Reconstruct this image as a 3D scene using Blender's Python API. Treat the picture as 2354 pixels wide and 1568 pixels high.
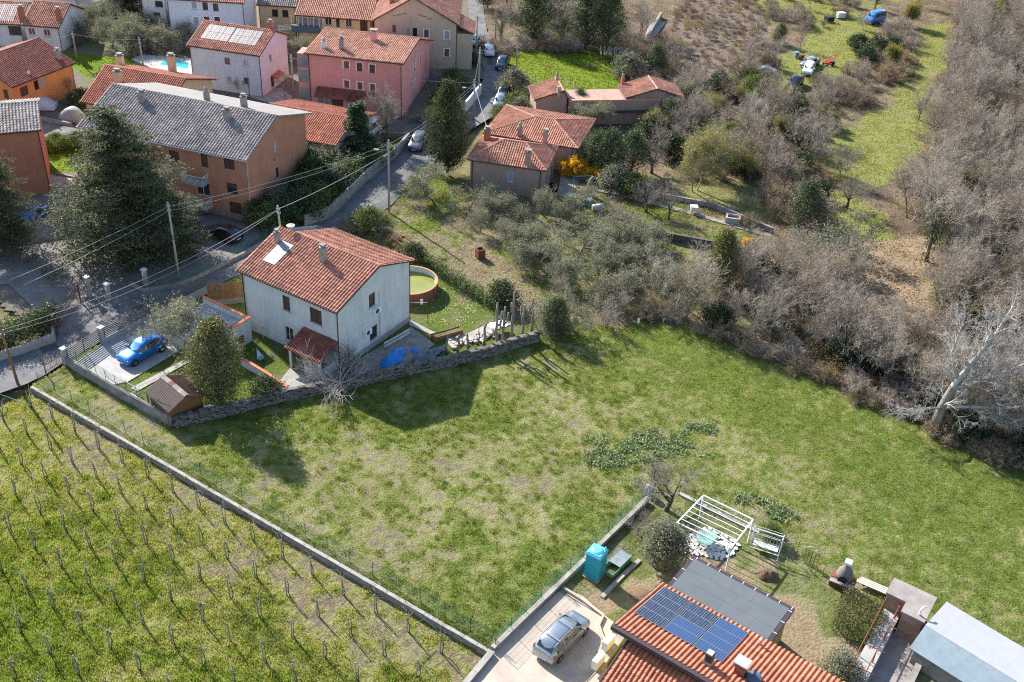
import bpy, math, random
import numpy as np
from mathutils import Vector, Matrix
random.seed(7); RNG = np.random.default_rng(7)
R = math.radians
S = bpy.context.scene
COL = S.collection
for o in list(bpy.data.objects): bpy.data.objects.remove(o)

# ---------------------------------------------------------------- camera
CX, CY, FPX, PW = 1176.5, 784.0, 2491.3, 2353.0      # photograph measured on a 2353 px wide copy
_dn = np.array([959.5 - CX, 4456.3 - CY, FPX]); _dn /= np.linalg.norm(_dn)
_fw = np.array([0, 0, 1.0]); _fw = _fw - (_fw @ _dn) * _dn; _fw /= np.linalg.norm(_fw)
_up = -_dn; _rt = np.cross(_fw, _up)
CAMH = 56.0
cam_data = bpy.data.cameras.new('camera'); cam = bpy.data.objects.new('camera', cam_data); COL.objects.link(cam)
def _w(v): v = np.array(v, float); return Vector((v @ _rt, v @ _fw, v @ _up))
cx_, cy_, cz_ = _w((1, 0, 0)), _w((0, -1, 0)), _w((0, 0, -1))
cam.matrix_world = Matrix(((cx_.x, cy_.x, cz_.x, 0), (cx_.y, cy_.y, cz_.y, 0), (cx_.z, cy_.z, cz_.z, CAMH), (0, 0, 0, 1)))
cam_data.sensor_fit = 'HORIZONTAL'; cam_data.sensor_width = 36; cam_data.lens = 36 * FPX / PW
cam_data.clip_start = 0.5; cam_data.clip_end = 4000
S.camera = cam

# ---------------------------------------------------------------- light
SUN_EL, SUN_AZ = R(33), R(-42)        # azimuth clockwise from +Y
world = bpy.data.worlds.new('World'); S.world = world; world.use_nodes = True
wn = world.node_tree.nodes; bg = wn['Background']
sky = wn.new('ShaderNodeTexSky'); sky.sky_type = 'NISHITA'; sky.sun_disc = False
sky.sun_elevation = SUN_EL; sky.sun_rotation = SUN_AZ; sky.air_density = 1.0; sky.dust_density = 0.6
world.node_tree.links.new(sky.outputs[0], bg.inputs[0]); bg.inputs[1].default_value = 0.12
sun_d = bpy.data.lights.new('sun', 'SUN'); sun_d.energy = 4.9; sun_d.angle = R(0.53); sun_d.color = (1.0, 0.95, 0.87)
sun = bpy.data.objects.new('sun', sun_d); COL.objects.link(sun)
_sd = Vector((math.sin(SUN_AZ) * math.cos(SUN_EL), math.cos(SUN_AZ) * math.cos(SUN_EL), math.sin(SUN_EL)))
sun.rotation_euler = _sd.to_track_quat('Z', 'Y').to_euler(); sun.location = _sd * 300
S.view_settings.view_transform = 'Standard'; S.view_settings.look = 'None'
S.view_settings.exposure = 1.3; S.view_settings.gamma = 1
S.render.engine = 'CYCLES'
S.cycles.max_bounces = 6; S.cycles.transparent_max_bounces = 8; S.cycles.use_denoising = False; S.cycles.use_adaptive_sampling = False; S.cycles.filter_width = 1.15

# ---------------------------------------------------------------- pixel -> place
def ray(p):
    r = np.array([p[0] - CX, p[1] - CY, FPX]); return np.array([r @ _rt, r @ _fw, r @ _up])
EYE = np.array([0, 0, CAMH])
def G(x, y, z=0.0):
    w = ray((x, y)); return EYE + w * ((z - CAMH) / w[2])
def GP(p, o, n):
    w = ray(p); n = np.array(n, float); return EYE + w * (((np.array(o, float) - EYE) @ n) / (w @ n))
def XY(p, z=0.0): g = G(p[0], p[1], z); return (g[0], g[1])
def PX(v):                                            # place -> pixel (for choosing what shows largest)
    d = np.array(v, float) - EYE; a = d @ _fw * 1.0
    M3 = np.stack([_rt, _fw, _up]); c = M3.T @ d
    return CX + FPX * c[0] / c[2], CY + FPX * c[1] / c[2]

# ---------------------------------------------------------------- materials
MATS = {}
def lin(c): return tuple(c) + (1.0,) if len(c) == 3 else tuple(c)
def M(name, col, rough=0.85, var=0.12, scale=3.0, bump=0.0, bscale=None, metal=0.0, rnd=0.0, spec=0.3, attr=None, col2=None, trans=0.0, detail=5.0, stretch=None):
    if name in MATS: return MATS[name]
    m = bpy.data.materials.new(name); m.use_nodes = True; nt = m.node_tree; N = nt.nodes; L = nt.links
    b = N['Principled BSDF']; b.inputs['Roughness'].default_value = rough; b.inputs['Metallic'].default_value = metal
    b.inputs['Specular IOR Level'].default_value = spec
    tc = N.new('ShaderNodeTexCoord'); src = tc.outputs['Object']
    if stretch:
        mp = N.new('ShaderNodeMapping'); mp.inputs['Scale'].default_value = stretch; L.new(src, mp.inputs[0]); src = mp.outputs[0]
    no = N.new('ShaderNodeTexNoise'); no.inputs['Scale'].default_value = scale; no.inputs['Detail'].default_value = detail; no.inputs['Roughness'].default_value = .65
    L.new(src, no.inputs['Vector'])
    mr = N.new('ShaderNodeMapRange'); mr.inputs[1].default_value = .3; mr.inputs[2].default_value = .7
    L.new(no.outputs['Fac'], mr.inputs[0])
    mix = N.new('ShaderNodeMix'); mix.data_type = 'RGBA'
    c2 = col2 or tuple(min(1, c * (1 + var)) for c in col); c1 = col if col2 else tuple(c * (1 - var) for c in col)
    mix.inputs[6].default_value = lin(c1); mix.inputs[7].default_value = lin(c2); L.new(mr.outputs[0], mix.inputs[0])
    out = mix.outputs[2]
    if attr:
        at = N.new('ShaderNodeAttribute'); at.attribute_name = attr
        mu = N.new('ShaderNodeMix'); mu.data_type = 'RGBA'; mu.blend_type = 'MULTIPLY'; mu.inputs[0].default_value = 1
        L.new(out, mu.inputs[6]); L.new(at.outputs['Color'], mu.inputs[7]); out = mu.outputs[2]
    if rnd:
        oi = N.new('ShaderNodeObjectInfo'); r2 = N.new('ShaderNodeMapRange'); r2.inputs[3].default_value = 1 - rnd; r2.inputs[4].default_value = 1 + rnd
        L.new(oi.outputs['Random'], r2.inputs[0])
        hs = N.new('ShaderNodeHueSaturation'); L.new(r2.outputs[0], hs.inputs['Value']); L.new(out, hs.inputs['Color']); out = hs.outputs[0]
    if name.startswith('plaster'):                    # rain streaks and grime
        mp = N.new('ShaderNodeMapping'); mp.inputs['Scale'].default_value = (2.2, 2.2, .22); L.new(tc.outputs['Object'], mp.inputs[0])
        n2 = N.new('ShaderNodeTexNoise'); n2.inputs['Scale'].default_value = 1.6; n2.inputs['Detail'].default_value = 7; L.new(mp.outputs[0], n2.inputs['Vector'])
        r3 = N.new('ShaderNodeMapRange'); r3.inputs[1].default_value = .42; r3.inputs[2].default_value = .72; r3.inputs[3].default_value = 1.0; r3.inputs[4].default_value = .88; L.new(n2.outputs['Fac'], r3.inputs[0])
        h2 = N.new('ShaderNodeHueSaturation'); L.new(r3.outputs[0], h2.inputs['Value']); L.new(out, h2.inputs['Color']); out = h2.outputs[0]
    L.new(out, b.inputs['Base Color'])
    if bump:
        nb = N.new('ShaderNodeTexNoise'); nb.inputs['Scale'].default_value = bscale or scale * 6; nb.inputs['Detail'].default_value = 6
        L.new(src, nb.inputs['Vector'])
        bu = N.new('ShaderNodeBump'); bu.inputs['Strength'].default_value = 1; bu.inputs['Distance'].default_value = bump
        L.new(nb.outputs['Fac'], bu.inputs['Height']); L.new(bu.outputs[0], b.inputs['Normal'])
    if trans:
        t = N.new('ShaderNodeBsdfTranslucent'); tm = N.new('ShaderNodeMix'); tm.data_type = 'RGBA'; tm.blend_type = 'MULTIPLY'; tm.inputs[0].default_value = 1; tm.inputs[7].default_value = (1.5, 1.4, .9, 1); L.new(out, tm.inputs[6]); L.new(tm.outputs[2], t.inputs['Color'])
        ms = N.new('ShaderNodeMixShader'); ms.inputs[0].default_value = trans
        L.new(b.outputs[0], ms.inputs[1]); L.new(t.outputs[0], ms.inputs[2]); L.new(ms.outputs[0], N['Material Output'].inputs[0])
    MATS[name] = m; return m
def Mglass(name, col=(0.02, 0.025, 0.03), rough=0.08, spec=0.8):
    return M(name, col, rough=rough, var=.3, scale=.7, spec=spec)

# ---------------------------------------------------------------- mesh tools
def mesh_np(name, V, F, mat=None, attrs=None, smooth=False):
    """V (n,3); F list of arrays (m,k). attrs: {name: (n,3) colour per vertex}"""
    me = bpy.data.meshes.new(name); V = np.asarray(V, np.float32)
    if not isinstance(F, (list, tuple)): F = [F]
    F = [np.asarray(f, np.int32) for f in F if len(f)]
    me.vertices.add(len(V)); me.vertices.foreach_set('co', V.ravel())
    nl = sum(f.size for f in F); npol = sum(len(f) for f in F)
    me.loops.add(nl); me.polygons.add(npol)
    me.loops.foreach_set('vertex_index', np.concatenate([f.ravel() for f in F]))
    tot = np.concatenate([np.full(len(f), f.shape[1], np.int32) for f in F])
    st = np.concatenate([[0], np.cumsum(tot)[:-1]]).astype(np.int32)
    me.polygons.foreach_set('loop_start', st)
    me.update(calc_edges=True)
    if attrs:
        for k, a in attrs.items():
            at = me.color_attributes.new(k, 'FLOAT_COLOR', 'POINT')
            a = np.asarray(a, np.float32); a = np.concatenate([a, np.ones((len(a), 1), np.float32)], 1)
            at.data.foreach_set('color', a.ravel())
    me.polygons.foreach_set('use_smooth', np.full(npol, bool(smooth)))
    if mat: me.materials.append(mat)
    return me
def link(name, data, parent=None, loc=None):
    o = bpy.data.objects.new(name, data); COL.objects.link(o)
    if parent is not None: o.parent = parent
    if loc is not None: o.location = loc
    return o
def tag(o, label=None, cat=None, group=None, kind=None):
    if label: o['label'] = label
    if cat: o['category'] = cat
    if group: o['group'] = group
    if kind: o['kind'] = kind
    return o
def thing(name, label, cat, loc=(0, 0, 0), rz=0.0, group=None):
    o = bpy.data.objects.new(name, None); COL.objects.link(o); o.empty_display_size = .2
    o.location = tuple(loc) if len(loc) == 3 else (loc[0], loc[1], 0); o.rotation_euler = (0, 0, rz)
    return tag(o, label, cat, group)
def dup(root, loc, rz=0.0, sc=1.0, label=None, group=None):
    r = root.copy(); COL.objects.link(r); r.location = loc; r.rotation_euler = (0, 0, rz)
    r.scale = (sc, sc, sc) if np.isscalar(sc) else sc
    if label: r['label'] = label
    if group: r['group'] = group
    for ch in KIDS.get(root.name, []):
        c = ch.copy(); COL.objects.link(c); c.parent = r
        for g in KIDS.get(ch.name, []):
            d = g.copy(); COL.objects.link(d); d.parent = c
    return r
KIDS = {}
class MB:
    def __init__(s): s.v = []; s.f = []
    def add(s, vs, fs):
        k = len(s.v); s.v += [tuple(map(float, v)) for v in vs]; s.f += [tuple(i + k for i in f) for f in fs]; return s
    def quad(s, *p): return s.add(p, [tuple(range(len(p)))])
    def box(s, x0, x1, y0, y1, z0, z1):
        return s.add([(x0, y0, z0), (x1, y0, z0), (x1, y1, z0), (x0, y1, z0), (x0, y0, z1), (x1, y0, z1), (x1, y1, z1), (x0, y1, z1)],
                     [(0, 3, 2, 1), (4, 5, 6, 7), (0, 1, 5, 4), (1, 2, 6, 5), (2, 3, 7, 6), (3, 0, 4, 7)])
    def bar(s, a, b, w, h, up=(0, 0, 1)):
        a, b = Vector(a), Vector(b); d = (b - a).normalized(); u = Vector(up)
        if abs(d.dot(u)) > .98: u = Vector((1, 0, 0))
        sx = d.cross(u).normalized() * w / 2; sz = sx.cross(d).normalized() * h / 2
        vs = [a - sx - sz, a + sx - sz, a + sx + sz, a - sx + sz, b - sx - sz, b + sx - sz, b + sx + sz, b - sx + sz]
        return s.add(vs, [(0, 1, 2, 3), (7, 6, 5, 4), (0, 4, 5, 1), (1, 5, 6, 2), (2, 6, 7, 3), (3, 7, 4, 0)])
    def tube(s, pts, r, n=6, cap=True):
        pts = [Vector(p) for p in pts]; rs = [r] * len(pts) if np.isscalar(r) else r; k = len(s.v); m = len(pts)
        ref = None
        for i, p in enumerate(pts):
            d = (pts[min(i + 1, m - 1)] - pts[max(i - 1, 0)]).normalized()
            u = d.orthogonal() if ref is None else (ref - d * ref.dot(d))
            if u.length < 1e-4: u = d.orthogonal()
            u.normalize(); ref = u; w = d.cross(u)
            for j in range(n):
                a = 2 * math.pi * j / n; q = p + (u * math.cos(a) + w * math.sin(a)) * rs[i]; s.v.append(tuple(q))
        for i in range(m - 1):
            for j in range(n):
                a = k + i * n + j; b = k + i * n + (j + 1) % n; s.f.append((a, b, b + n, a + n))
        if cap:
            s.f.append(tuple(k + j for j in reversed(range(n)))); s.f.append(tuple(k + (m - 1) * n + j for j in range(n)))
        return s
    def prism(s, poly, z0, z1):
        n = len(poly)
        a = sum(poly[i][0] * poly[(i + 1) % n][1] - poly[(i + 1) % n][0] * poly[i][1] for i in range(n))
        if a < 0: poly = poly[::-1]
        vs = [(p[0], p[1], z0) for p in poly] + [(p[0], p[1], z1) for p in poly]
        return s.add(vs, [tuple(reversed(range(n))), tuple(range(n, 2 * n))] + [(i, (i + 1) % n, n + (i + 1) % n, n + i) for i in range(n)])
    def slab(s, poly3, t):                             # polygon in space with thickness t downwards along z
        n = len(poly3); vs = [tuple(p) for p in poly3] + [(p[0], p[1], p[2] - t) for p in poly3]
        return s.add(vs, [tuple(range(n)), tuple(reversed(range(n, 2 * n)))] + [(i, n + i, n + (i + 1) % n, (i + 1) % n) for i in range(n)])
    def lathe(s, prof, n=12, c=(0, 0)):
        k = len(s.v)
        for r, z in prof:
            for j in range(n):
                a = 2 * math.pi * j / n; s.v.append((c[0] + r * math.cos(a), c[1] + r * math.sin(a), z))
        for i in range(len(prof) - 1):
            for j in range(n):
                a = k + i * n + j; b = k + i * n + (j + 1) % n; s.f.append((a, b, b + n, a + n))
        s.f.append(tuple(k + j for j in reversed(range(n)))); s.f.append(tuple(k + (len(prof) - 1) * n + j for j in range(n)))
        return s
    def build(s, name, mat, parent=None, smooth=False, origin=None, loc=None):
        me = bpy.data.meshes.new(name)
        v = s.v if origin is None else [(a - origin[0], b - origin[1], c - origin[2]) for a, b, c in s.v]
        me.from_pydata(v, [], s.f); me.update()
        if smooth: me.polygons.foreach_set('use_smooth', np.ones(len(me.polygons), bool))
        if mat: me.materials.append(mat)
        o = link(name, me, parent, loc)
        if parent is not None: KIDS.setdefault(parent.name, []).append(o)
        return o
def inst(name, me, parent, loc=(0, 0, 0), rot=(0, 0, 0), sc=(1, 1, 1)):
    o = link(name, me, parent); o.location = loc; o.rotation_euler = rot; o.scale = sc
    if parent is not None: KIDS.setdefault(parent.name, []).append(o)
    return o

# ---------------------------------------------------------------- noise and polygons
def _hash(ix, iy, seed):
    n = (ix.astype(np.int64) * 374761393 + iy.astype(np.int64) * 668265263 + seed * 974634777) & 0x7fffffff
    n = ((n ^ (n >> 13)) * 1274126177) & 0x7fffffff
    return ((n ^ (n >> 16)) & 0xffff) / 65535.0
def vnoise(x, y, seed=0):
    ix, iy = np.floor(x), np.floor(y); fx, fy = x - ix, y - iy; fx = fx * fx * (3 - 2 * fx); fy = fy * fy * (3 - 2 * fy)
    a, b = _hash(ix, iy, seed), _hash(ix + 1, iy, seed); c, d = _hash(ix, iy + 1, seed), _hash(ix + 1, iy + 1, seed)
    return (a * (1 - fx) + b * fx) * (1 - fy) + (c * (1 - fx) + d * fx) * fy
def fbm(x, y, sc, seed=0, oct=4):
    x = np.asarray(x, float) / sc; y = np.asarray(y, float) / sc; t = 0; a = .5; s = 0
    for k in range(oct): t = t + a * vnoise(x, y, seed + k * 17); s += a; a *= .5; x = x * 2.03 + 5.1; y = y * 2.03 + 1.7
    return t / s
def inpoly(x, y, poly):
    r = np.zeros(np.shape(x), bool); n = len(poly)
    for i in range(n):
        x0, y0 = poly[i]; x1, y1 = poly[(i + 1) % n]
        if y0 == y1: continue
        c = ((y0 > y) != (y1 > y)) & (x < (x1 - x0) * (y - y0) / (y1 - y0) + x0); r ^= c
    return r
def smooth01(a, lo, hi): t = np.clip((a - lo) / (hi - lo), 0, 1); return t * t * (3 - 2 * t)
def PP(*pts, z=0.0): return [XY(p, z) for p in pts]
def grid_sheet(name, poly, step, zfun, colfun, mat, kind='structure'):
    """a sheet of ground with real undulation; colour per vertex is what the soil or turf itself has"""
    P = np.array(poly); x0, y0 = P.min(0); x1, y1 = P.max(0)
    nx, ny = int((x1 - x0) / step) + 2, int((y1 - y0) / step) + 2
    X, Y = np.meshgrid(x0 + np.arange(nx) * step, y0 + np.arange(ny) * step)
    ins = inpoly(X, Y, poly)
    cell = ins[:-1, :-1] | ins[1:, :-1] | ins[:-1, 1:] | ins[1:, 1:]
    idx = np.arange(nx * ny).reshape(ny, nx)
    F = np.stack([idx[:-1, :-1][cell], idx[:-1, 1:][cell], idx[1:, 1:][cell], idx[1:, :-1][cell]], 1)
    used = np.unique(F); rm = np.full(nx * ny, -1); rm[used] = np.arange(len(used))
    x, y = X.ravel()[used], Y.ravel()[used]
    me = mesh_np(name, np.stack([x, y, zfun(x, y)], 1), rm[F], mat, {'Col': colfun(x, y)}, smooth=True)
    o = link(name, me); tag(o, kind=kind); return o
def sheet(name, poly, z, mat, t=0.0, kind='structure', label=None):
    mb = MB()
    if t: mb.prism(list(poly), z - t, z)
    else:
        a = sum(poly[i][0] * poly[(i + 1) % len(poly)][1] - poly[(i + 1) % len(poly)][0] * poly[i][1] for i in range(len(poly)))
        mb.quad(*[(p[0], p[1], z) for p in (poly if a > 0 else poly[::-1])])
    o = mb.build(name, mat); tag(o, label, kind=kind); return o
def tufts(name, poly, dens, zfun, mask, h, w, palette, blades=5, lean=.5, mat=None, excl=(), label=None, cat=None, spread=.12):
    """grass: blades as single leaf triangles, thinned by the same patchiness as the turf below"""
    P = np.array(poly); x0, y0 = P.min(0); x1, y1 = P.max(0)
    n = int((x1 - x0) * (y1 - y0) * dens)
    x, y = RNG.uniform(x0, x1, n), RNG.uniform(y0, y1, n)
    k = inpoly(x, y, poly)
    for e in excl: k &= ~inpoly(x, y, e)
    x, y = x[k], y[k]; m = mask(x, y); k = RNG.random(len(x)) < m; x, y, m = x[k], y[k], m[k]
    n = len(x); z = zfun(x, y)
    hh = h * (0.45 + .75 * RNG.random(n)) * (.6 + .6 * m)
    c = palette(x, y, n)
    B = blades; bx = np.repeat(x, B) + RNG.normal(0, spread, n * B); by = np.repeat(y, B) + RNG.normal(0, spread, n * B)
    a = RNG.uniform(0, 2 * np.pi, n * B); bh = np.repeat(hh, B) * RNG.uniform(.6, 1.15, n * B); bw = w * RNG.uniform(.6, 1.3, n * B)
    dx, dy = np.cos(a), np.sin(a); bz = np.repeat(z, B) - .01
    l = RNG.uniform(.1, lean, n * B) * bh; la = a + np.pi / 2 + RNG.normal(0, .5, n * B)
    v0 = np.stack([bx - dx * bw, by - dy * bw, bz], 1); v1 = np.stack([bx + dx * bw, by + dy * bw, bz], 1)
    v2 = np.stack([bx + np.cos(la) * l, by + np.sin(la) * l, bz + bh], 1)
    V = np.stack([v0, v1, v2], 1).reshape(-1, 3); F = np.arange(len(V)).reshape(-1, 3)
    cb = np.repeat(c, B, 0) * RNG.uniform(.8, 1.2, (n * B, 1)); C = np.repeat(cb, 3, 0)
    me = mesh_np(name, V, F, mat or MATS['grass_blade'], {'Col': C})
    o = link(name, me); tag(o, label, cat, kind='stuff'); return o

def gn_scatter(name, pts, meshes, kind='stuff'):
    """one mass of plants nobody could count: points carrying copies of a few shrubs"""
    pts = np.array(pts, np.float32); me = bpy.data.meshes.new(name); me.vertices.add(len(pts)); me.vertices.foreach_set('co', pts[:, :3].ravel())
    for k, j in (('sc', 3), ('rz', 4)): a = me.attributes.new(k, 'FLOAT', 'POINT'); a.data.foreach_set('value', np.ascontiguousarray(pts[:, j]))
    o = link(name, me); ng = bpy.data.node_groups.new(name, 'GeometryNodeTree'); ng.interface.new_socket('Geometry', in_out='INPUT', socket_type='NodeSocketGeometry'); ng.interface.new_socket('Geometry', in_out='OUTPUT', socket_type='NodeSocketGeometry')
    N, L = ng.nodes, ng.links; gi, go = N.new('NodeGroupInput'), N.new('NodeGroupOutput'); ip = N.new('GeometryNodeInstanceOnPoints'); ji = N.new('GeometryNodeGeometryToInstance')
    for m in reversed(meshes):
        src = bpy.data.objects.new(name + '_source', m); oi = N.new('GeometryNodeObjectInfo'); oi.inputs[0].default_value = src; L.new(oi.outputs['Geometry'], ji.inputs[0])
    ip.inputs['Pick Instance'].default_value = True; L.new(gi.outputs[0], ip.inputs['Points']); L.new(ji.outputs[0], ip.inputs['Instance'])
    def at(k):
        n = N.new('GeometryNodeInputNamedAttribute'); n.data_type = 'FLOAT'; n.inputs[0].default_value = k; return n.outputs[0]
    cb = N.new('ShaderNodeCombineXYZ'); L.new(at('rz'), cb.inputs[2]); L.new(cb.outputs[0], ip.inputs['Rotation']); cs = N.new('ShaderNodeCombineXYZ'); sc = at('sc')
    for k in range(3): L.new(sc, cs.inputs[k])
    L.new(cs.outputs[0], ip.inputs['Scale']); L.new(ip.outputs[0], go.inputs[0]); md = o.modifiers.new('scatter', 'NODES'); md.node_group = ng; return tag(o, kind=kind)

# ---------------------------------------------------------------- plants
def seg_mesh(segs, k, mat, name='branches', sm=True):
    s = np.array(segs, float); p0, p1, r0, r1 = s[:, 0:3], s[:, 3:6], s[:, 6], s[:, 7]
    d = p1 - p0; L = np.linalg.norm(d, axis=1, keepdims=True); d = d / np.maximum(L, 1e-6)
    ref = np.where(np.abs(d[:, 2:3]) > .9, np.array([[1., 0, 0]]), np.array([[0, 0, 1.]]))
    u = np.cross(d, ref); u /= np.linalg.norm(u, axis=1, keepdims=True); w = np.cross(d, u)
    n = len(s); V = np.zeros((n, 2, k, 3))
    for j in range(k):
        a = 2 * np.pi * j / k; q = u * np.cos(a) + w * np.sin(a)
        V[:, 0, j] = p0 + q * r0[:, None]; V[:, 1, j] = p1 + q * r1[:, None]
    b = (np.arange(n) * 2 * k)[:, None]; F = []
    for j in range(k): F.append(np.concatenate([b + j, b + (j + 1) % k, b + k + (j + 1) % k, b + k + j], 1))
    return mesh_np(name, V.reshape(-1, 3), np.concatenate(F), mat, smooth=sm)
def grow(rs, p, d, L, r, lvl, spec, thick, thin, tips):
    """one branch: bends as it grows, bears children, ends in twigs"""
    nseg = spec['seg'][lvl]; wob = spec['wob'][lvl]; up = spec['up'][lvl]; last = lvl == len(spec['n']) - 1
    p = np.array(p, float); d = np.array(d, float); st = L / nseg; pts = [p.copy()]; ds = [d.copy()]; rr = [r]
    for i in range(nseg):
        d = d + rs.normal(0, wob, 3) + np.array([0, 0, up]); d /= np.linalg.norm(d)
        q = p + d * st; r1 = r * (1 - (i + 1) / nseg * spec['taper'][lvl])
        (thick if lvl < spec.get('nthick', 2) else thin).append((*p, *q, rr[-1], r1))
        p = q; pts.append(p.copy()); ds.append(d.copy()); rr.append(r1)
    if last: tips.append((pts[-1], ds[-1])); tips.append((pts[len(pts) // 2], ds[len(pts) // 2])); return
    n = spec['n'][lvl]; n = max(1, int(round(n * rs.uniform(.8, 1.2)))); lo = spec['from'][lvl]
    for c in range(n):
        t = lo + (1 - lo) * (c + rs.uniform(.2, .9)) / n; f = t * nseg; i = min(int(f), nseg - 1); f -= i
        b = pts[i] * (1 - f) + pts[i + 1] * f; dd = ds[i]
        a = rs.uniform(0, 2 * np.pi); u = np.cross(dd, [.3, .2, 1.0] if abs(dd[2]) < .9 else [1., 0, 0]); u /= np.linalg.norm(u); v = np.cross(dd, u)
        sp = R(spec['ang'][lvl]) * rs.uniform(.7, 1.25)
        nd = dd * math.cos(sp) + (u * math.cos(a) + v * math.sin(a)) * math.sin(sp)
        rl = rr[i] * (1 - f) + rr[i + 1] * f
        grow(rs, b, nd, L * spec['len'][lvl] * rs.uniform(.7, 1.2) * (1.15 - .5 * t * spec.get('cone', 0.6)), max(rl * spec['rr'][lvl], spec.get('rmin', .006)), lvl + 1, spec, thick, thin, tips)
def skeleton(seed, spec, H, stems=1, lean=.15, r=.12, gather=.15):
    rs = np.random.default_rng(seed); thick, thin, tips = [], [], []
    for s in range(stems):
        a = rs.uniform(0, 6.28); l = lean * (1 if stems > 1 else .5) * rs.uniform(.4, 1.3)
        grow(rs, (gather * math.cos(a) * (stems > 1), gather * math.sin(a) * (stems > 1), -.1), np.array([math.cos(a) * l, math.sin(a) * l, 1.0]) / math.hypot(l, 1), H * rs.uniform(.85, 1.05), r * rs.uniform(.8, 1.1), 0, spec, thick, thin, tips)
    return thick, thin, tips, rs
def leaves(rs, centers, per, rad, size, squash=1.0, flat=0.0, elong=1.0):
    c = np.repeat(np.asarray(centers, float), per, 0); n = len(c)
    q = rs.normal(0, 1, (n, 3)) * rad; q[:, 2] *= squash; c = c + q
    nrm = rs.normal(0, 1, (n, 3)); nrm[:, 2] = np.abs(nrm[:, 2]) + flat; nrm /= np.linalg.norm(nrm, axis=1, keepdims=True)
    t = np.cross(nrm, rs.normal(0, 1, (n, 3))); t /= np.maximum(np.linalg.norm(t, axis=1, keepdims=True), 1e-5); b = np.cross(nrm, t)
    s = size * rs.uniform(.6, 1.4, (n, 1))
    V = np.stack([c - t * s * elong, c + b * s * .45, c + t * s * elong, c - b * s * .45], 1).reshape(-1, 3)
    return V, np.arange(n * 4).reshape(-1, 4), n
def leaf_mesh(name, rs, V, F, n, mat, var=.35, tint=None):
    c = rs.uniform(1 - var, 1 + var, (n, 1)) * np.ones((1, 3))
    if tint is not None:
        k = rs.random((n, 1)) < tint[1]; c = np.where(k, c * np.array([tint[0]]), c)
    return mesh_np(name, V, F, mat, {'Col': np.repeat(c, 4, 0)})
# ================================================================ setting: ground, roads, walls
VZ = -0.55
M('grass_blade', (1, 1, 1), rough=.75, var=.08, scale=.5, attr='Col', trans=.55, spec=.15)
M('turf', (1, 1, 1), rough=.95, var=.4, scale=2.2, attr='Col', bump=.10, bscale=5, detail=8, spec=.1)
M('wood_floor', (1, 1, 1), rough=.95, var=.5, scale=3.0, attr='Col', bump=.15, bscale=4, detail=9, spec=.1)
M('base_ground', (.13, .12, .055), rough=.95, var=.4, scale=.4, bump=.05, bscale=3, spec=.1)
M('asphalt', (.13, .127, .13), rough=.9, var=.38, scale=.6, bump=.006, bscale=30, detail=9)
M('asphalt_old', (.17, .158, .15), rough=.9, var=.25, scale=.7, bump=.006, bscale=25, detail=9)
M('concrete', (.30, .285, .26), rough=.9, var=.3, scale=1.1, bump=.008, bscale=18, detail=9)
M('concrete_light', (.34, .335, .32), rough=.85, var=.14, scale=1.2, bump=.004, bscale=14)
M('concrete_old', (.24, .215, .195), rough=.95, var=.4, scale=1.4, bump=.012, bscale=12, detail=10)
M('drive_warm', (.40, .34, .28), rough=.85, var=.2, scale=.6, bump=.005, bscale=16, detail=8)
M('stone', (.125, .112, .10), rough=.95, var=.45, scale=3.2, bump=.02, bscale=14, rnd=.35)
M('stone_pale', (.62, .59, .54), rough=.85, var=.2, scale=3, bump=.01, bscale=18, rnd=.18)
M('iron', (.05, .055, .05), rough=.6, var=.3, scale=6)
M('iron_green', (.035, .15, .11), rough=.5, var=.2, scale=6)
M('rust', (.16, .06, .035), rough=.85, var=.4, scale=7)
M('galv', (.32, .33, .34), rough=.45, var=.2, scale=5, metal=.5)
M('white_paint', (.72, .72, .71), rough=.5, var=.06, scale=4)
M('wood_grey', (.17, .145, .12), rough=.9, var=.4, scale=5, stretch=(1, 1, .2))
M('wood_brown', (.20, .10, .045), rough=.8, var=.35, scale=5, rnd=.25)
M('pole_wood', (.33, .29, .25), rough=.9, var=.2, scale=3, stretch=(1, 1, .1))
M('post_concrete', (.25, .235, .225), rough=.9, var=.22, scale=4, rnd=.15)

up_poly = [(-3000, 3000), (3000, 3000), (3000, -600), XY((1000, 1700)), XY((1128, 1500)), XY((72, 889)), XY((-260, 1010)), (-3000, 20)]
up_poly[3] = (XY((1000, 1700))[0], -600)
base = sheet('ground', [(-3000, -3000), (3000, -3000), (3000, 3000), (-3000, 3000)], -0.97, MATS['base_ground'])
# upper terrace as one flat bed under every turf sheet
mb = MB(); mb.prism([XY((1060, 1600)), XY((1128, 1500)), XY((72, 889)), XY((-300, 1025)), (-400, 100), (-400, 700), (400, 700), (400, 10)], -1.0, -0.4)
tag(mb.build('terrace', MATS['base_ground']), kind='structure')

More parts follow.
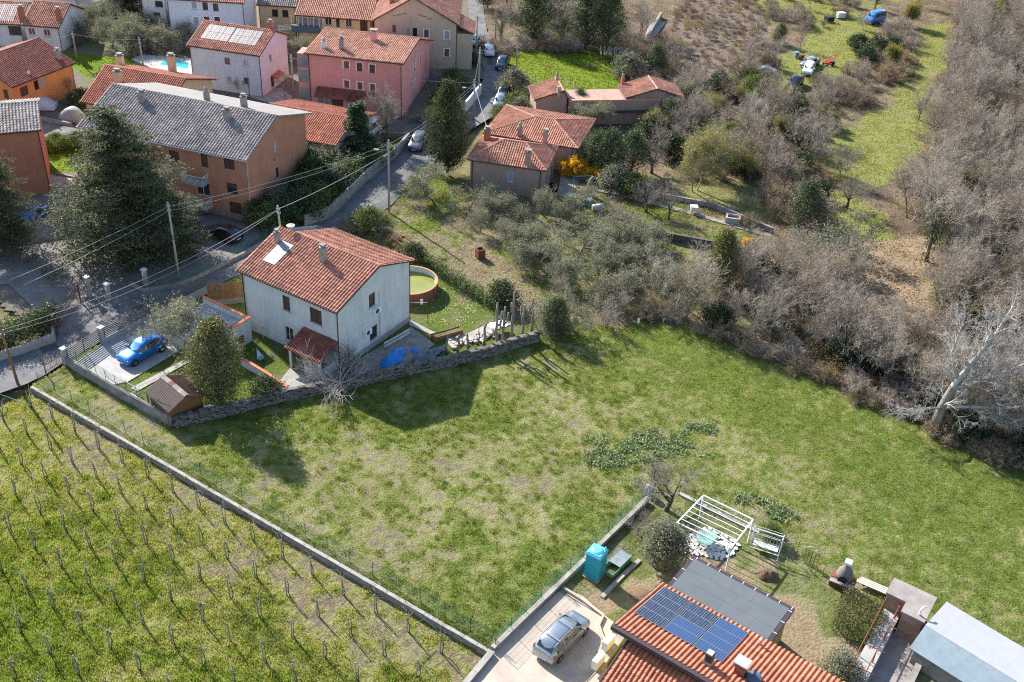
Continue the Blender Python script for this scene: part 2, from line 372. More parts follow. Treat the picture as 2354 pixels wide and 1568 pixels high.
field_px = [(72, 889), (150, 842), (398, 982), (480, 966), (600, 936), (700, 912), (880, 876), (1050, 840), (1237, 785), (1330, 792), (1480, 735), (1640, 770), (1720, 810), (1900, 885), (2150, 995), (2353, 1085), (2500, 1150), (2560, 1640), (2353, 1500), (2150, 1412), (2040, 1352), (1890, 1322), (1750, 1217), (1600, 1130), (1490, 1150), (1130, 1497)]
FIELD = PP(*field_px)
soil_spots = [(XY(p), r) for p, r in [((840, 1040), 2.8), ((900, 1080), 2.5), ((1000, 1150), 2.8), ((880, 1235), 2.8), ((960, 1210), 2.2), ((1060, 1290), 2.5), ((760, 1130), 1.8), ((720, 1080), 1.8), ((1130, 1180), 2.0), ((1180, 1120), 1.8), ((1030, 1090), 1.8), ((1260, 920), 2.2), ((1330, 960), 2.2), ((1160, 1010), 1.6), ((1720, 1060), 4.0), ((1800, 1080), 3.0), ((1640, 1010), 2.2), ((1780, 1190), 2.6), ((1850, 1210), 2.4), ((1930, 1290), 2.0), ((1700, 1150), 1.8), ((1240, 1180), 1.6), ((640, 1010), 1.4), ((620, 1130), 1.5), ((330, 980), 2.0), ((250, 920), 1.6), ((1480, 830), 1.5), ((1300, 850), 1.3)]]
lush_spots = [(XY(p), r) for p, r in [((560, 985), 3.0), ((700, 960), 3.0), ((800, 945), 3.0), ((1500, 800), 4.0), ((1640, 850), 4.0), ((1800, 950), 4.0), ((2000, 1060), 4), ((2200, 1150), 5), ((1150, 1370), 3.5), ((1050, 1360), 3), ((1250, 1290), 3), ((1330, 1200), 2.6), ((900, 985), 3), ((1150, 960), 2.5), ((1080, 1230), 2), ((1420, 860), 3), ((1000, 900), 3.2)]]
def spots(x, y, sp):
    t = np.zeros(np.shape(x))
    for (a, b), r in sp: t = np.maximum(t, np.exp(-((x - a) ** 2 + (y - b) ** 2) / (r * r)))
    return t
def field_green(x, y):
    g = .62 + .26 * (fbm(x, y, 5, 3) - .5) + .6 * (fbm(x, y, 1.3, 9) - .5) + 1.1 * (fbm(x, y, .45, 10, 2) - .5)
    w = fbm(x, y, 2.0, 31)
    g = g - .27 * spots(x, y, soil_spots) * (.35 + w) + .34 * spots(x, y, lush_spots)
    right = smooth01(x + .35 * (y - 60), 14, 24)
    g = g + .16 * right
    return np.clip(g, 0, 1)
def mixc(a, b, t): t = np.asarray(t)[:, None]; return np.array([a]) * (1 - t) + np.array([b]) * t
LUSH, MID, DRY, SOIL = (.14, .185, .044), (.215, .225, .085), (.25, .225, .125), (.185, .15, .105)
def field_col(x, y):
    g = field_green(x, y); dry = fbm(x, y, 2.6, 77)
    c = mixc(SOIL, DRY, smooth01(g, .05, .35)); 
    c2 = mixc(MID, LUSH, smooth01(g, .55, .95)); t = smooth01(g, .25, .62)[:, None]
    return (c * (1 - t) + c2 * t) * (.8 + .4 * dry)[:, None]
def field_z(x, y): return .10 * (fbm(x, y, 7, 5) - .5) + .16 * (fbm(x, y, 1.1, 8) - .5) * (.3 + field_green(x, y)) - .01
grid_sheet('field', FIELD, .2, field_z, field_col, MATS['turf'])
def field_pal(x, y, n):
    g = field_green(x, y); c = mixc(DRY, MID, smooth01(g, .2, .5)); c = c * (1 - smooth01(g, .5, .9))[:, None] + np.array([LUSH]) * smooth01(g, .5, .9)[:, None]
    h = RNG.random((n, 1)); return c * (.85 + .5 * RNG.random((n, 1))) + h * h * np.array([[.03, .03, .0]])
tufts('grass', FIELD, 62, field_z, lambda x, y: smooth01(field_green(x, y), .12, .75) * .95 + .03, .12, .02, field_pal, blades=5, spread=.16)
# the bigger dark green clumps that stand up out of the turf
tufts('tall_grass', FIELD, 4.5, field_z, lambda x, y: smooth01(field_green(x, y) + .7 * (fbm(x, y, 1.0, 55, 2) - .5), .42, .8) * (1 - .75 * smooth01(x + .35 * (y - 60), 12, 22)), .22, .024, lambda x, y, n: mixc((.19, .21, .05), (.085, .145, .03), RNG.random(n)) * (.8 + .4 * RNG.random((n, 1))), blades=16, lean=1.0, spread=.13)

# vineyard
VX = PP((72, 889), (1128, 1500), (1040, 1620), (-200, 1720), (-420, 1200), (-120, 960), z=VZ)
vu = np.array([.845, -.535]); vn = np.array([.535, .845])
def vine_green(x, y):
    s = x * vu[0] + y * vu[1]; n = x * vn[0] + y * vn[1]
    g = .58 + .6 * (fbm(x, y, 4, 21) - .5) + .8 * (fbm(x, y, 1.1, 29) - .5) + .6 * (fbm(x, y, .45, 30, 2) - .5)
    g = g + .35 * smooth01(-x, 20, 34) * smooth01(60 - y, 0, 14) - .25 * smooth01(n, 33, 38)
    return np.clip(g, 0, 1)
VL, VM, VD = (.16, .215, .038), (.24, .25, .075), (.25, .225, .12)
def vine_col(x, y):
    g = vine_green(x, y); a = mixc((.165, .13, .085), VD, smooth01(g, .05, .3)); b = mixc(VM, VL, smooth01(g, .5, .9)); t = smooth01(g, .2, .5)[:, None]
    return a * (1 - t) + b * t
def vine_z(x, y): return VZ + .12 * (fbm(x, y, 5, 6) - .5) + .2 * (fbm(x, y, .9, 12) - .5) * (.3 + vine_green(x, y))
grid_sheet('vineyard_ground', VX, .26, vine_z, vine_col, MATS['turf'])
def vine_pal(x, y, n):
    g = vine_green(x, y); c = mixc(VD, VM, smooth01(g, .15, .45)); t = smooth01(g, .5, .9)[:, None]
    return (c * (1 - t) + np.array([VL]) * t) * (.8 + .5 * RNG.random((n, 1)))
VXV = PP((72, 889), (1128, 1500), (1040, 1600), (-60, 1620), (-60, 940), z=VZ)
tufts('vineyard_grass', VXV, 75, vine_z, lambda x, y: smooth01(vine_green(x, y), .1, .6) * .9 + .05, .2, .022, vine_pal, blades=5)
tufts('vineyard_weeds', VXV, 2.5, vine_z, lambda x, y: smooth01(vine_green(x, y), .45, .8), .32, .028, lambda x, y, n: mixc((.20, .23, .04), (.09, .16, .026), RNG.random(n)) * (.8 + .4 * RNG.random((n, 1))), blades=22, lean=.9, spread=.17)

# neighbour's garden
GARD = PP((1130, 1500), (1490, 1150), (1600, 1130), (1750, 1217), (1890, 1322), (2040, 1352), (2150, 1412), (2353, 1500), (2600, 1650), (2300, 1760), (1000, 1760))
bare_g = [(XY(p), r) for p, r in [((1480, 1370), 1.6), ((1380, 1380), 1.2), ((1830, 1440), 1.6), ((1860, 1500), 2.2), ((1900, 1530), 2), ((1800, 1400), 1.2), ((1760, 1310), 1.0), ((1640, 1290), 1.5), ((1620, 1260), 2.0), ((1700, 1330), .8), ((1940, 1490), 1.2)]]
def gard_green(x, y): return np.clip(.62 + .7 * (fbm(x, y, 2.5, 41) - .5) + .9 * (fbm(x, y, .8, 43) - .5) - .75 * spots(x, y, bare_g), 0, 1)
def gard_col(x, y):
    g = gard_green(x, y); a = mixc((.27, .205, .13), DRY, smooth01(g, .1, .35)); t = smooth01(g, .3, .6)[:, None]; return a * (1 - t) + np.array([(.15, .17, .06)]) * t
gz = lambda x, y: -.02 + .08 * (fbm(x, y, 1.2, 44) - .5)
grid_sheet('garden_ground', GARD, .25, gz, gard_col, MATS['turf'])
tufts('garden_grass', PP((1300, 1360), (1490, 1150), (1600, 1130), (1750, 1217), (1890, 1322), (2040, 1352), (2120, 1420), (1990, 1600), (1850, 1600)), 34, gz, lambda x, y: smooth01(gard_green(x, y), .3, .7) * .9, .1, .024, lambda x, y, n: mixc((.21, .21, .07), (.10, .15, .035), RNG.random(n)), blades=5, excl=[PP((1060, 1580), (1128, 1502), (1292, 1352), (1375, 1400), (1410, 1430), (1385, 1600)), PP((1420, 1440), (1610, 1270), (1850, 1400), (1700, 1600), (1400, 1600))])

# woodland floor, track meadow and the dug-over plot on the right
WOOD = PP((1480, 735), (1640, 770), (1720, 810), (1900, 885), (2150, 995), (2353, 1085), (2560, 1170), (2760, 300), (2560, -140), (1560, -140), (1080, -60), (1120, 60), (1165, 165), (1200, 300), (1290, 445), (1400, 505), (1740, 580), (1660, 690))
track = PP((1960, 290), (2060, 220), (2120, 60), (2200, 50), (2150, 180), (2130, 330), (2040, 430), (1960, 440), (1870, 340), (1890, 290))
track2 = PP((1890, 0), (2030, 50), (1990, 150), (1920, 190), (1800, 215), (1740, 190), (1790, 130), (1860, 90))
track3 = PP((1880, 440), (1990, 440), (2040, 520), (2040, 570), (1920, 520))
rubble = PP((1530, 60), (1600, -40), (1700, -40), (1770, 40), (1740, 130), (1690, 180), (1600, 160))
litter = PP((1960, 560), (2120, 540), (2150, 700), (2050, 760), (1900, 640))
green_b = PP((1600, 390), (1800, 430), (1820, 520), (1700, 500), (1590, 440))
topmead = PP((1640, 10), (1800, -60), (1880, -60), (1880, 30), (1760, 40))
def wmask(x, y, poly, j=2.5):
    dx = (fbm(x, y, 4, 61) - .5) * 2 * j; dy = (fbm(x, y, 4, 67) - .5) * 2 * j; return inpoly(x + dx, y + dy, poly).astype(float)
def wood_green(x, y):
    g = .30 + .7 * (fbm(x, y, 9, 71) - .5) + .6 * (fbm(x, y, 2, 73) - .5)
    for p in (track, track2, track3, topmead): g = np.maximum(g, wmask(x, y, p) * (.62 + .5 * (fbm(x, y, 3, 75) - .3)))
    g = np.maximum(g, wmask(x, y, green_b) * (.45 + .5 * (fbm(x, y, 3, 75) - .3)))
    g = np.where(wmask(x, y, litter) > 0, g * .3, g); g = np.where(wmask(x, y, rubble) > 0, g * .35, g)
    return np.clip(g, 0, 1)
def wood_col(x, y):
    g = wood_green(x, y); v = fbm(x, y, 1.5, 79)
    a = mixc((.15, .115, .08), (.235, .18, .125), smooth01(v, .3, .7))
    r = (wmask(x, y, rubble) > 0)[:, None]; a = np.where(r, np.array([(.22, .175, .145)]) * (.75 + .5 * v)[:, None], a)
    l = (wmask(x, y, litter) > 0)[:, None]; a = np.where(l, np.array([(.32, .235, .155)]) * (.8 + .4 * v)[:, None], a)
    t = smooth01(g, .35, .7)[:, None]; return a * (1 - t) + np.array([(.235, .245, .085)]) * t
wood_z = lambda x, y: -.05 + .3 * (fbm(x, y, 3, 81) - .5) + .15 * (fbm(x, y, .9, 83) - .5)
grid_sheet('woodland_floor', WOOD, .55, wood_z, wood_col, MATS['wood_floor'])
tufts('meadow_grass', WOOD, 5, wood_z, lambda x, y: smooth01(wood_green(x, y), .35, .75), .18, .045, lambda x, y, n: np.array([(.265, .275, .09)]) * (.7 + .6 * RNG.random((n, 1))), blades=9, lean=.8, spread=.3)
tufts('dry_litter', WOOD, 5, wood_z, lambda x, y: .9 - smooth01(wood_green(x, y), .3, .6), .13, .06, lambda x, y, n: np.array([(.24, .18, .12)]) * (.5 + .8 * RNG.random((n, 1))), blades=6, lean=1.6, spread=.35)

# olive grove and the strip of lawn above it
GROVE = PP((885, 470), (985, 395), (1080, 425), (1290, 447), (1330, 400), (1480, 400), (1770, 545), (1740, 585), (1660, 690), (1480, 738), (1330, 792), (1237, 785), (1140, 690), (960, 585), (840, 560), (800, 530))
paleg = PP((1330, 410), (1770, 550), (1740, 585), (1390, 500))
def grove_green(x, y): return np.clip(.5 + .9 * (fbm(x, y, 4, 91) - .5) + .7 * (fbm(x, y, 1.1, 93) - .5) + .12 * wmask(x, y, paleg), 0, 1)
def grove_col(x, y):
    g = grove_green(x, y); a = mixc((.19, .15, .105), (.24, .205, .13), smooth01(g, .1, .4)); t = smooth01(g, .32, .62)[:, None]; return a * (1 - t) + mixc((.15, .18, .05), (.11, .165, .025), smooth01(g, .6, .9)) * t
gvz = lambda x, y: -.03 + .15 * (fbm(x, y, 1.5, 95) - .5)
grid_sheet('grove_ground', GROVE, .3, gvz, grove_col, MATS['turf'])
tufts('grove_grass', GROVE, 26, gvz, lambda x, y: smooth01(grove_green(x, y), .25, .7) * .9, .2, .035, lambda x, y, n: np.array([(.175, .205, .06)]) * (.7 + .6 * RNG.random((n, 1))), blades=5, lean=.8)
tufts('dry_stalks', GROVE, 9, gvz, lambda x, y: .8 - smooth01(grove_green(x, y), .3, .6) * .8, .22, .03, lambda x, y, n: np.array([(.30, .25, .16)]) * (.6 + .6 * RNG.random((n, 1))), blades=6, lean=1.3, spread=.2)

# gardens and verges round the upper houses
TOWN = PP((-700, 330), (-60, 640), (130, 780), (260, 700), (560, 590), (760, 505), (845, 420), (985, 292), (1075, 250), (1110, 160), (1078, -60), (1000, -200), (-900, -200))
lawns = [PP((140, 118), (310, 135), (290, 185), (200, 175), (165, 150)), PP((80, 320), (215, 325), (215, 395), (120, 400), (90, 380)), PP((300, 40), (360, 45), (350, 70), (290, 65)), PP((860, 330), (960, 300), (950, 345), (890, 390)), PP((660, 360), (760, 350), (800, 430), (700, 470))]
def town_green(x, y):
    g = .3 + .5 * (fbm(x, y, 5, 101) - .5) + .4 * (fbm(x, y, 1.5, 103) - .5)
    for p in lawns: g = np.maximum(g, wmask(x, y, p, .6) * (.75 + .4 * (fbm(x, y, 2, 105) - .5)))
    return np.clip(g, 0, 1)
def town_col(x, y):
    g = town_green(x, y); a = mixc((.16, .14, .12), (.2, .175, .14), fbm(x, y, 2, 107)); t = smooth01(g, .35, .65)[:, None]; return a * (1 - t) + np.array([(.13, .20, .022)]) * t
tz = lambda x, y: -.04 + .05 * (fbm(x, y, 2, 109) - .5)
grid_sheet('village_ground', TOWN, .6, tz, town_col, MATS['turf'])
tufts('lawn_grass', TOWN, 10, tz, lambda x, y: smooth01(town_green(x, y), .5, .8), .2, .05, lambda x, y, n: np.array([(.18, .25, .035)]) * (.75 + .5 * RNG.random((n, 1))), blades=6)
LAWN2 = PP((1163, 170), (1185, 122), (1260, 118), (1400, 122), (1425, 180), (1425, 215), (1300, 210), (1180, 190))
l2 = lambda x, y: .02 + .1 * (fbm(x, y, 2, 115) - .5)
grid_sheet('bright_lawn', LAWN2, .5, l2, lambda x, y: mixc((.14, .20, .02), (.20, .24, .04), fbm(x, y, 2.5, 111)), MATS['turf'])
tufts('bright_grass', LAWN2, 14, l2, lambda x, y: .35 + .6 * fbm(x, y, 2.5, 111), .25, .05, lambda x, y, n: np.array([(.18, .25, .03)]) * (.7 + .6 * RNG.random((n, 1))), blades=6)

# yard and lawn of the white house
YARD = PP((150, 838), (240, 788), (480, 680), (560, 600), (790, 535), (900, 560), (960, 585), (1140, 690), (1237, 780), (1050, 838), (880, 870), (700, 908), (600, 930), (480, 960), (400, 978))
def yard_green(x, y): return np.clip(.55 + .6 * (fbm(x, y, 2.5, 121) - .5) + .5 * (fbm(x, y, .9, 123) - .5), 0, 1)
yz = lambda x, y: -.02 + .06 * (fbm(x, y, 1, 125) - .5)
grid_sheet('house_lawn', YARD, .3, yz, lambda x, y: mixc((.16, .135, .085), (.115, .155, .035), smooth01(yard_green(x, y), .2, .6)), MATS['turf'])
tufts('lawn_blades', YARD, 30, yz, lambda x, y: smooth01(yard_green(x, y), .25, .65) * .9, .09, .03, lambda x, y, n: np.array([(.16, .195, .05)]) * (.75 + .5 * RNG.random((n, 1))), blades=5)
DAISY = PP((950, 740), (955, 700), (1005, 660), (1040, 662), (1140, 738), (1060, 762), (1000, 775), (950, 745))
tufts('daisy_flowers', DAISY, 16, lambda x, y: yz(x, y) + .06, lambda x, y: smooth01(fbm(x, y, 1.2, 131), .42, .6), .07, .05, lambda x, y, n: np.array([(.72, .72, .66)]) * (.8 + .2 * RNG.random((n, 1))), blades=1)

# ---- roads and paving
Lft = [(-200, 885), (-80, 845), (0, 818), (128, 776), (255, 700), (330, 672), (400, 660), (440, 648), (560, 588), (640, 545), (758, 502), (842, 418), (890, 375), (940, 330), (985, 292), (1040, 268), (1075, 252), (1104, 218), (1113, 160), (1083, 108), (1078, 40), (1070, -60)]
Rgt = [(-200, 990), (-80, 945), (0, 905), (60, 884), (105, 862), (145, 835), (228, 788), (480, 667), (545, 634), (700, 570), (800, 530), (893, 478), (939, 432), (985, 390), (1020, 345), (1080, 300), (1150, 258), (1163, 215), (1160, 165), (1148, 115), (1120, 75), (1112, 30), (1104, -60)]
sheet('road', PP(*Lft) + PP(*Rgt)[::-1], .055, MATS['asphalt'])
sheet('forecourt', PP((-160, 560), (-60, 655), (20, 655), (130, 760), (135, 772), (255, 702), (330, 674), (400, 662), (440, 650), (560, 590), (600, 530), (420, 480), (300, 430), (110, 400), (90, 440), (-120, 480)), .047, MATS['asphalt_old'])
sheet('lane', PP((-60, 255), (60, 275), (215, 302), (230, 330), (60, 312), (-60, 300)), .05, MATS['asphalt'])
sheet('courtyard_path', PP((100, 402), (165, 410), (240, 402), (260, 440), (110, 440)), .056, MATS['concrete'])
for q_ in ([(300, 712), (345, 692), (365, 706), (318, 728)], [(90, 800), (128, 790), (138, 802), (98, 814)], [(905, 452), (930, 425), (938, 430), (912, 458)], [(1118, 120), (1130, 118), (1133, 150), (1120, 152)]): sheet('road_patch', PP(*q_), .06, M('asphalt_patch', (.075, .074, .076), rough=.9, var=.2, scale=2))
for q_ in ((210, 745), (905, 420)): mh_ = MB(); mh_.lathe([(.33, .056), (.33, .064), (.02, .065)], 14, XY(q_)); tag(mh_.build('manhole_cover', MATS['iron']), 'round iron manhole cover in the road ' + ('near the slatted fence' if q_[0] < 500 else 'at the shaded bend'), 'manhole cover')
sheet('driveway', PP((160, 842), (238, 792), (400, 706), (480, 748), (465, 775), (430, 797), (295, 878), (246, 888)), .05, MATS['concrete_light'])
sheet('garden_path', PP((300, 893), (435, 822), (470, 800), (478, 806), (440, 830), (316, 900)), .045, MATS['concrete'])
sheet('porch_paving', PP((640, 878), (668, 846), (720, 800), (800, 850), (770, 885), (700, 908), (662, 912)), .048, MATS['concrete'])
sheet('side_path', PP((940, 735), (1000, 765), (1068, 770), (1115, 748), (1160, 735), (1180, 745), (1100, 772), (1045, 785), (1010, 778), (940, 748)), .046, MATS['concrete'])
sheet('side_alley', PP((790, 850), (944, 752), (1000, 792), (900, 862), (800, 895)), .044, MATS['concrete_old'])
sheet('neighbour_drive', PP((1060, 1580), (1128, 1502), (1292, 1352), (1340, 1370), (1375, 1405), (1410, 1430), (1400, 1500), (1385, 1600)), .03, MATS['drive_warm'])
sheet('upper_path', PP((1325, 422), (1420, 440), (1600, 490), (1770, 540), (1770, 547), (1600, 497), (1400, 446), (1322, 430)), .06, MATS['concrete_old'])
sheet('grove_path', PP((1385, 502), (1430, 508), (1560, 545), (1700, 575), (1700, 582), (1540, 552), (1420, 520)), .06, MATS['concrete_old'])
sheet('brown_house_yard', PP((1280, 450), (1290, 400), (1340, 385), (1400, 405), (1395, 415), (1330, 415), (1310, 460)), .065, MATS['concrete'])
sheet('pool_terrace', PP((303, 140), (325, 129), (452, 140), (450, 175), (360, 165)), .25, MATS['concrete_light'], t=.3)
sheet('car_park', PP((1480, 92), (1494, 48), (1530, 52), (1502, 90)), .06, MATS['concrete'])
sheet('pale_court', PP((560, 220), (600, 195), (650, 205), (690, 240), (640, 245)), .05, MATS['concrete'])
sheet('grey_court', PP((455, 480), (600, 545), (545, 590), (440, 540)), .052, MATS['asphalt'])

# ---- walls
def offset_line(pts, t):
    n = len(pts); L = []; Rr = []
    for i in range(n):
        a = Vector(pts[max(i - 1, 0)]); b = Vector(pts[min(i + 1, n - 1)]); d = (b - a).normalized(); m = Vector((-d.y, d.x)) * t / 2; p = Vector(pts[i])
        L.append(tuple(p + m)); Rr.append(tuple(p - m))
    return L + Rr[::-1]
def strip_boxes(mb, pts, t, z0, z1):
    for a, b in zip(pts, pts[1:]):
        mb.prism(offset_line([a, b], t), z0, z1)
def resample(pts, step):
    out = [Vector(pts[0])]
    for a, b in zip(pts, pts[1:]):
        a, b = Vector(a), Vector(b); L = (b - a).length; n = max(1, int(round(L / step)))
        for i in range(1, n + 1): out.append(a.lerp(b, i / n))
    return out
def wall(name, label, px, z0, z1, t, mat, cope=None, copemat=None, cat='wall', step=1.6, copew=.06, pts=None):
    pts = pts or PP(*px); o = thing(name, label, cat, (*pts[0], z0))
    mb = MB(); mb.prism(offset_line(pts, t), z0, z1); mb.build('wall_body', mat, o, origin=o.location)
    if cope:
        rs = resample(pts, step)
        for a, b in zip(rs, rs[1:]):
            d = (b - a).normalized(); a2 = a + d * .012; b2 = b - d * .012; j = random.uniform(-.012, .012)
            MB().prism(offset_line([a2, b2], t + copew + random.uniform(-.02, .02)), z1 + .002 , z1 + cope + j).build('coping_slab', copemat or mat, o, origin=o.location)
    return o
wall('boundary_wall', 'long low weathered concrete wall between the vineyard and the green field', [(72, 889), (600, 1194), (1128, 1499)], -1.0, -.03, .30, M('wall_face', (.21, .18, .16), rough=.95, var=.4, scale=2.2, bump=.02, bscale=8, detail=10), .08, MATS['concrete'], step=1.1, copew=-.04)
wall('boundary_wall', 'short concrete wall dropping from the wall corner beside the silver estate car', [(1131, 1503), (1050, 1600)], -1.0, .25, .34, MATS['concrete_old'], .1, MATS['concrete'])
wall('garden_wall', 'low concrete wall with fence stakes between field and drive of the solar panel house', [(1131, 1498), (1310, 1325), (1488, 1152)], -.1, .36, .26, MATS['concrete_old'], .09, MATS['concrete'], step=1.8)
wall('driveway_wall', 'grey rendered low wall along the drive of the blue car', [(152, 838), (270, 910), (398, 980)], -.15, .95, .22, MATS['concrete_old'])
wall('fence_plinth', 'pale concrete plinth under the slatted driveway fence beside the road', [(240, 790), (360, 728), (476, 672)], -.1, .62, .2, MATS['concrete_light'])
wall('hedge_wall', 'low grey wall under the dark clipped hedge beside the road', [(-60, 848), (60, 810), (126, 785), (124, 768)], -.1, .85, .25, MATS['concrete'])
wall('retaining_wall', 'concrete retaining wall with fence along the shaded bend of the road', [(700, 520), (758, 500), (842, 416), (905, 365), (940, 328)], -.1, 1.3, .25, MATS['concrete'])
wall('kerb_wall', 'brown low kerb wall curving under the green wire fence by the cedar', [(300, 655), (330, 672), (400, 662), (440, 648), (560, 588), (640, 543)], -.1, .4, .25, MATS['concrete_old'])
wall('white_wall', 'whitewashed wall along the upper road behind the dark conifer', [(1070, 258), (1104, 217)], -.1, 1.5, .25, MATS['white_paint'])
wall('terrace_wall', 'dark stone terrace wall above the far edge of the olive grove', [(1390, 508), (1540, 553), (1740, 590)], -.1, .9, .3, MATS['stone'])
wall('path_wall', 'low brown wall along the lawn with the fruit trees', [(1420, 436), (1640, 478), (1775, 535)], -.1, .6, .25, MATS['concrete_old'])
wall('tall_wall', 'grey concrete wall beside the far parking pad', [(1488, 92), (1518, 40)], -.1, .9, .4, MATS['concrete_old'])
wall('bed_wall', 'low wall round the bare planting bed near the lane', [(28, 262), (110, 280), (165, 290)], -.1, .45, .3, MATS['concrete_old'])
wall('curved_wall', 'low brown stone wall curving round the bare tree by the road', [(940, 282), (965, 278), (980, 290), (965, 315), (930, 320), (880, 318)], -.1, .8, .3, MATS['stone'])
wall('house_kerb', 'low kerb at the corner of the lawn beside the left orange block', [(130, 402), (180, 412), (240, 402)], -.1, .25, .2, MATS['concrete_old'])
wall('tile_edge_wall', 'low wall with orange tile edging in front of the porch', [(555, 838), (610, 870), (662, 905)], -.1, .7, .22, MATS['white_paint'], .07, M('tile_edge', (.5, .17, .08), var=.25), step=.5)
wall('garden_edge', 'pale concrete kerb line behind the white pergola', [(1560, 1135), (1650, 1180), (1745, 1225)], -.1, .12, .3, MATS['concrete'])

# dry stone wall, stone by stone
sw_px = [(398, 982), (440, 972), (480, 962), (540, 950), (600, 932), (660, 918), (720, 905), (800, 890), (880, 872), (960, 855), (1050, 836), (1140, 812), (1237, 782)]
sw_pts = PP(*sw_px)
sw = thing('dry_stone_wall', 'rough dry stone wall between the white house yard and the field', 'wall', (*sw_pts[0], 0))
core = MB(); core.prism(offset_line(sw_pts, .34), -.1, .86); core.build('wall_core', M('stone_dark', (.04, .036, .03), var=.4, scale=6, bump=.03), sw, origin=sw.location)
def stone_mesh(rs, name, mat):
    b = MB(); b.box(-.5, .5, -.5, .5, -.5, .5)
    v = np.array(b.v) * rs.uniform(.82, 1.1, (8, 3)); me = mesh_np(name, np.concatenate([v, rs.normal(0, .04, (6, 3)) + np.array([[0, 0, -.56], [0, 0, .56], [0, -.58, 0], [.56, 0, 0], [0, .58, 0], [-.56, 0, 0]])]), [np.array([t for i, f in enumerate(b.f) for t in [(f[k], f[(k + 1) % 4], 8 + i) for k in range(4)]])], mat); return me
_rs = np.random.default_rng(5); M('stone_fallen', (.36, .32, .28), var=.3, scale=4, rnd=.2)
stone_vars = [stone_mesh(_rs, 'stone', MATS['stone']) for _ in range(8)]
pale_vars = [stone_mesh(_rs, 'stone', MATS['stone_fallen']) for _ in range(4)]
stones = []
line = resample(sw_pts, .12); cum = 0; D = [0]
for a, b in zip(line, line[1:]): cum += (b - a).length; D.append(cum)
def at(d):
    i = min(max(int(np.searchsorted(D, d)) - 1, 0), len(line) - 2); f = (d - D[i]) / max(D[i + 1] - D[i], 1e-6); return line[i].lerp(line[i + 1], f), (line[i + 1] - line[i]).normalized()
for side, rows in ((-1, 4), (1, 2)):
    for r in range(rows):
        d = random.uniform(0, .3); z = .11 + r * .235 if side < 0 else .58 + r * .235
        while d < cum - .2:
            w = random.uniform(.2, .55); p, t = at(d + w / 2); nrm = Vector((-t.y, t.x)) * side
            stones.append((p.x + nrm.x * .19, p.y + nrm.y * .19, z + random.uniform(-.08, .08), w, random.uniform(.14, .3), random.uniform(.13, .3), math.atan2(t.y, t.x) + random.uniform(-.1, .1)))
            d += w + random.uniform(-.02, .05)
d = 0
while d < cum - .3:
    w = random.uniform(.4, 1.0); p, t = at(d + w / 2)
    stones.append((p.x, p.y, .95 + random.uniform(-.03, .04), w, random.uniform(.34, .52), random.uniform(.13, .2), math.atan2(t.y, t.x) + random.uniform(-.15, .15))); d += w + random.uniform(-.03, .12)
stones.sort(key=lambda s: (s[6] * 0 + (-s[2] * 1.5 - (s[3] * s[5]) * 4)))
for s in stones[:290]:
    inst('stone', random.choice(stone_vars), sw, (s[0] - sw.location.x, s[1] - sw.location.y, s[2]), (random.uniform(-.15, .15), random.uniform(-.3, .3), s[6]), s[3:6])
mb = MB()
for s in stones[290:]:
    me = random.choice(stone_vars); m = Matrix.LocRotScale(Vector((s[0], s[1], s[2])), (Matrix.Rotation(s[6], 3, 'Z') @ Matrix.Rotation(random.uniform(-.3, .3), 3, 'Y')).to_quaternion(), Vector(s[3:6]))
    mb.add([m @ v.co for v in me.vertices], [tuple(p.vertices) for p in me.polygons])
tag(mb.build('rubble_stone', MATS['stone'], sw, origin=sw.location), kind='stuff')
# ================================================================ buildings
M('tile_red', (.38, .14, .085), rough=.8, var=.25, scale=2.5, attr='Col', detail=7)
M('tile_old', (.39, .18, .12), rough=.85, var=.35, scale=1.6, attr='Col', detail=8)
M('tile_pale', (.43, .215, .145), rough=.85, var=.3, scale=1.8, attr='Col', detail=8)
M('tile_dark', (.23, .075, .05), rough=.8, var=.3, scale=2, attr='Col')
M('tile_grey', (.28, .24, .22), rough=.9, var=.35, scale=1.5, attr='Col', detail=8)
M('tile_near', (.40, .145, .08), rough=.75, var=.16, scale=3, attr='Col')
M('slab_brown', (.10, .045, .035), rough=.7, var=.2, scale=3)
M('gutter_brown', (.07, .035, .03), rough=.5, var=.2, scale=3)
M('gutter_grey', (.40, .41, .43), rough=.4, var=.15, scale=3, metal=.3)
M('gutter_white', (.6, .6, .62), rough=.45, var=.1, scale=3)
M('plaster_white', (.58, .575, .565), rough=.92, var=.13, scale=.55, bump=.006, bscale=9, detail=10)
M('plaster_orange', (.42, .19, .115), rough=.92, var=.14, scale=.6, bump=.004, bscale=12, detail=9)
M('plaster_redorange', (.46, .17, .095), rough=.92, var=.12, scale=.5, bump=.004, bscale=12)
M('plaster_bright', (.62, .24, .085), rough=.92, var=.1, scale=.5, bump=.004, bscale=12)
M('plaster_pink', (.60, .26, .225), rough=.92, var=.1, scale=.5, bump=.004, bscale=12)
M('plaster_pink2', (.66, .30, .30), rough=.92, var=.1, scale=.5)
M('plaster_blue', (.52, .54, .60), rough=.92, var=.08, scale=.5, bump=.003, bscale=12)
M('plaster_cream', (.58, .44, .27), rough=.92, var=.1, scale=.5, bump=.003, bscale=12)
M('plaster_yellow', (.62, .52, .26), rough=.92, var=.1, scale=.5)
M('plaster_beige', (.47, .37, .27), rough=.92, var=.12, scale=.4, bump=.003, bscale=12)
M('plaster_tan', (.38, .25, .20), rough=.92, var=.13, scale=.5, bump=.004, bscale=12)
M('plaster_brown', (.33, .235, .19), rough=.92, var=.12, scale=.5, bump=.004, bscale=12)
M('plaster_pale', (.58, .56, .54), rough=.92, var=.1, scale=.4)
M('brick_red', (.34, .12, .075), rough=.9, var=.3, scale=4)
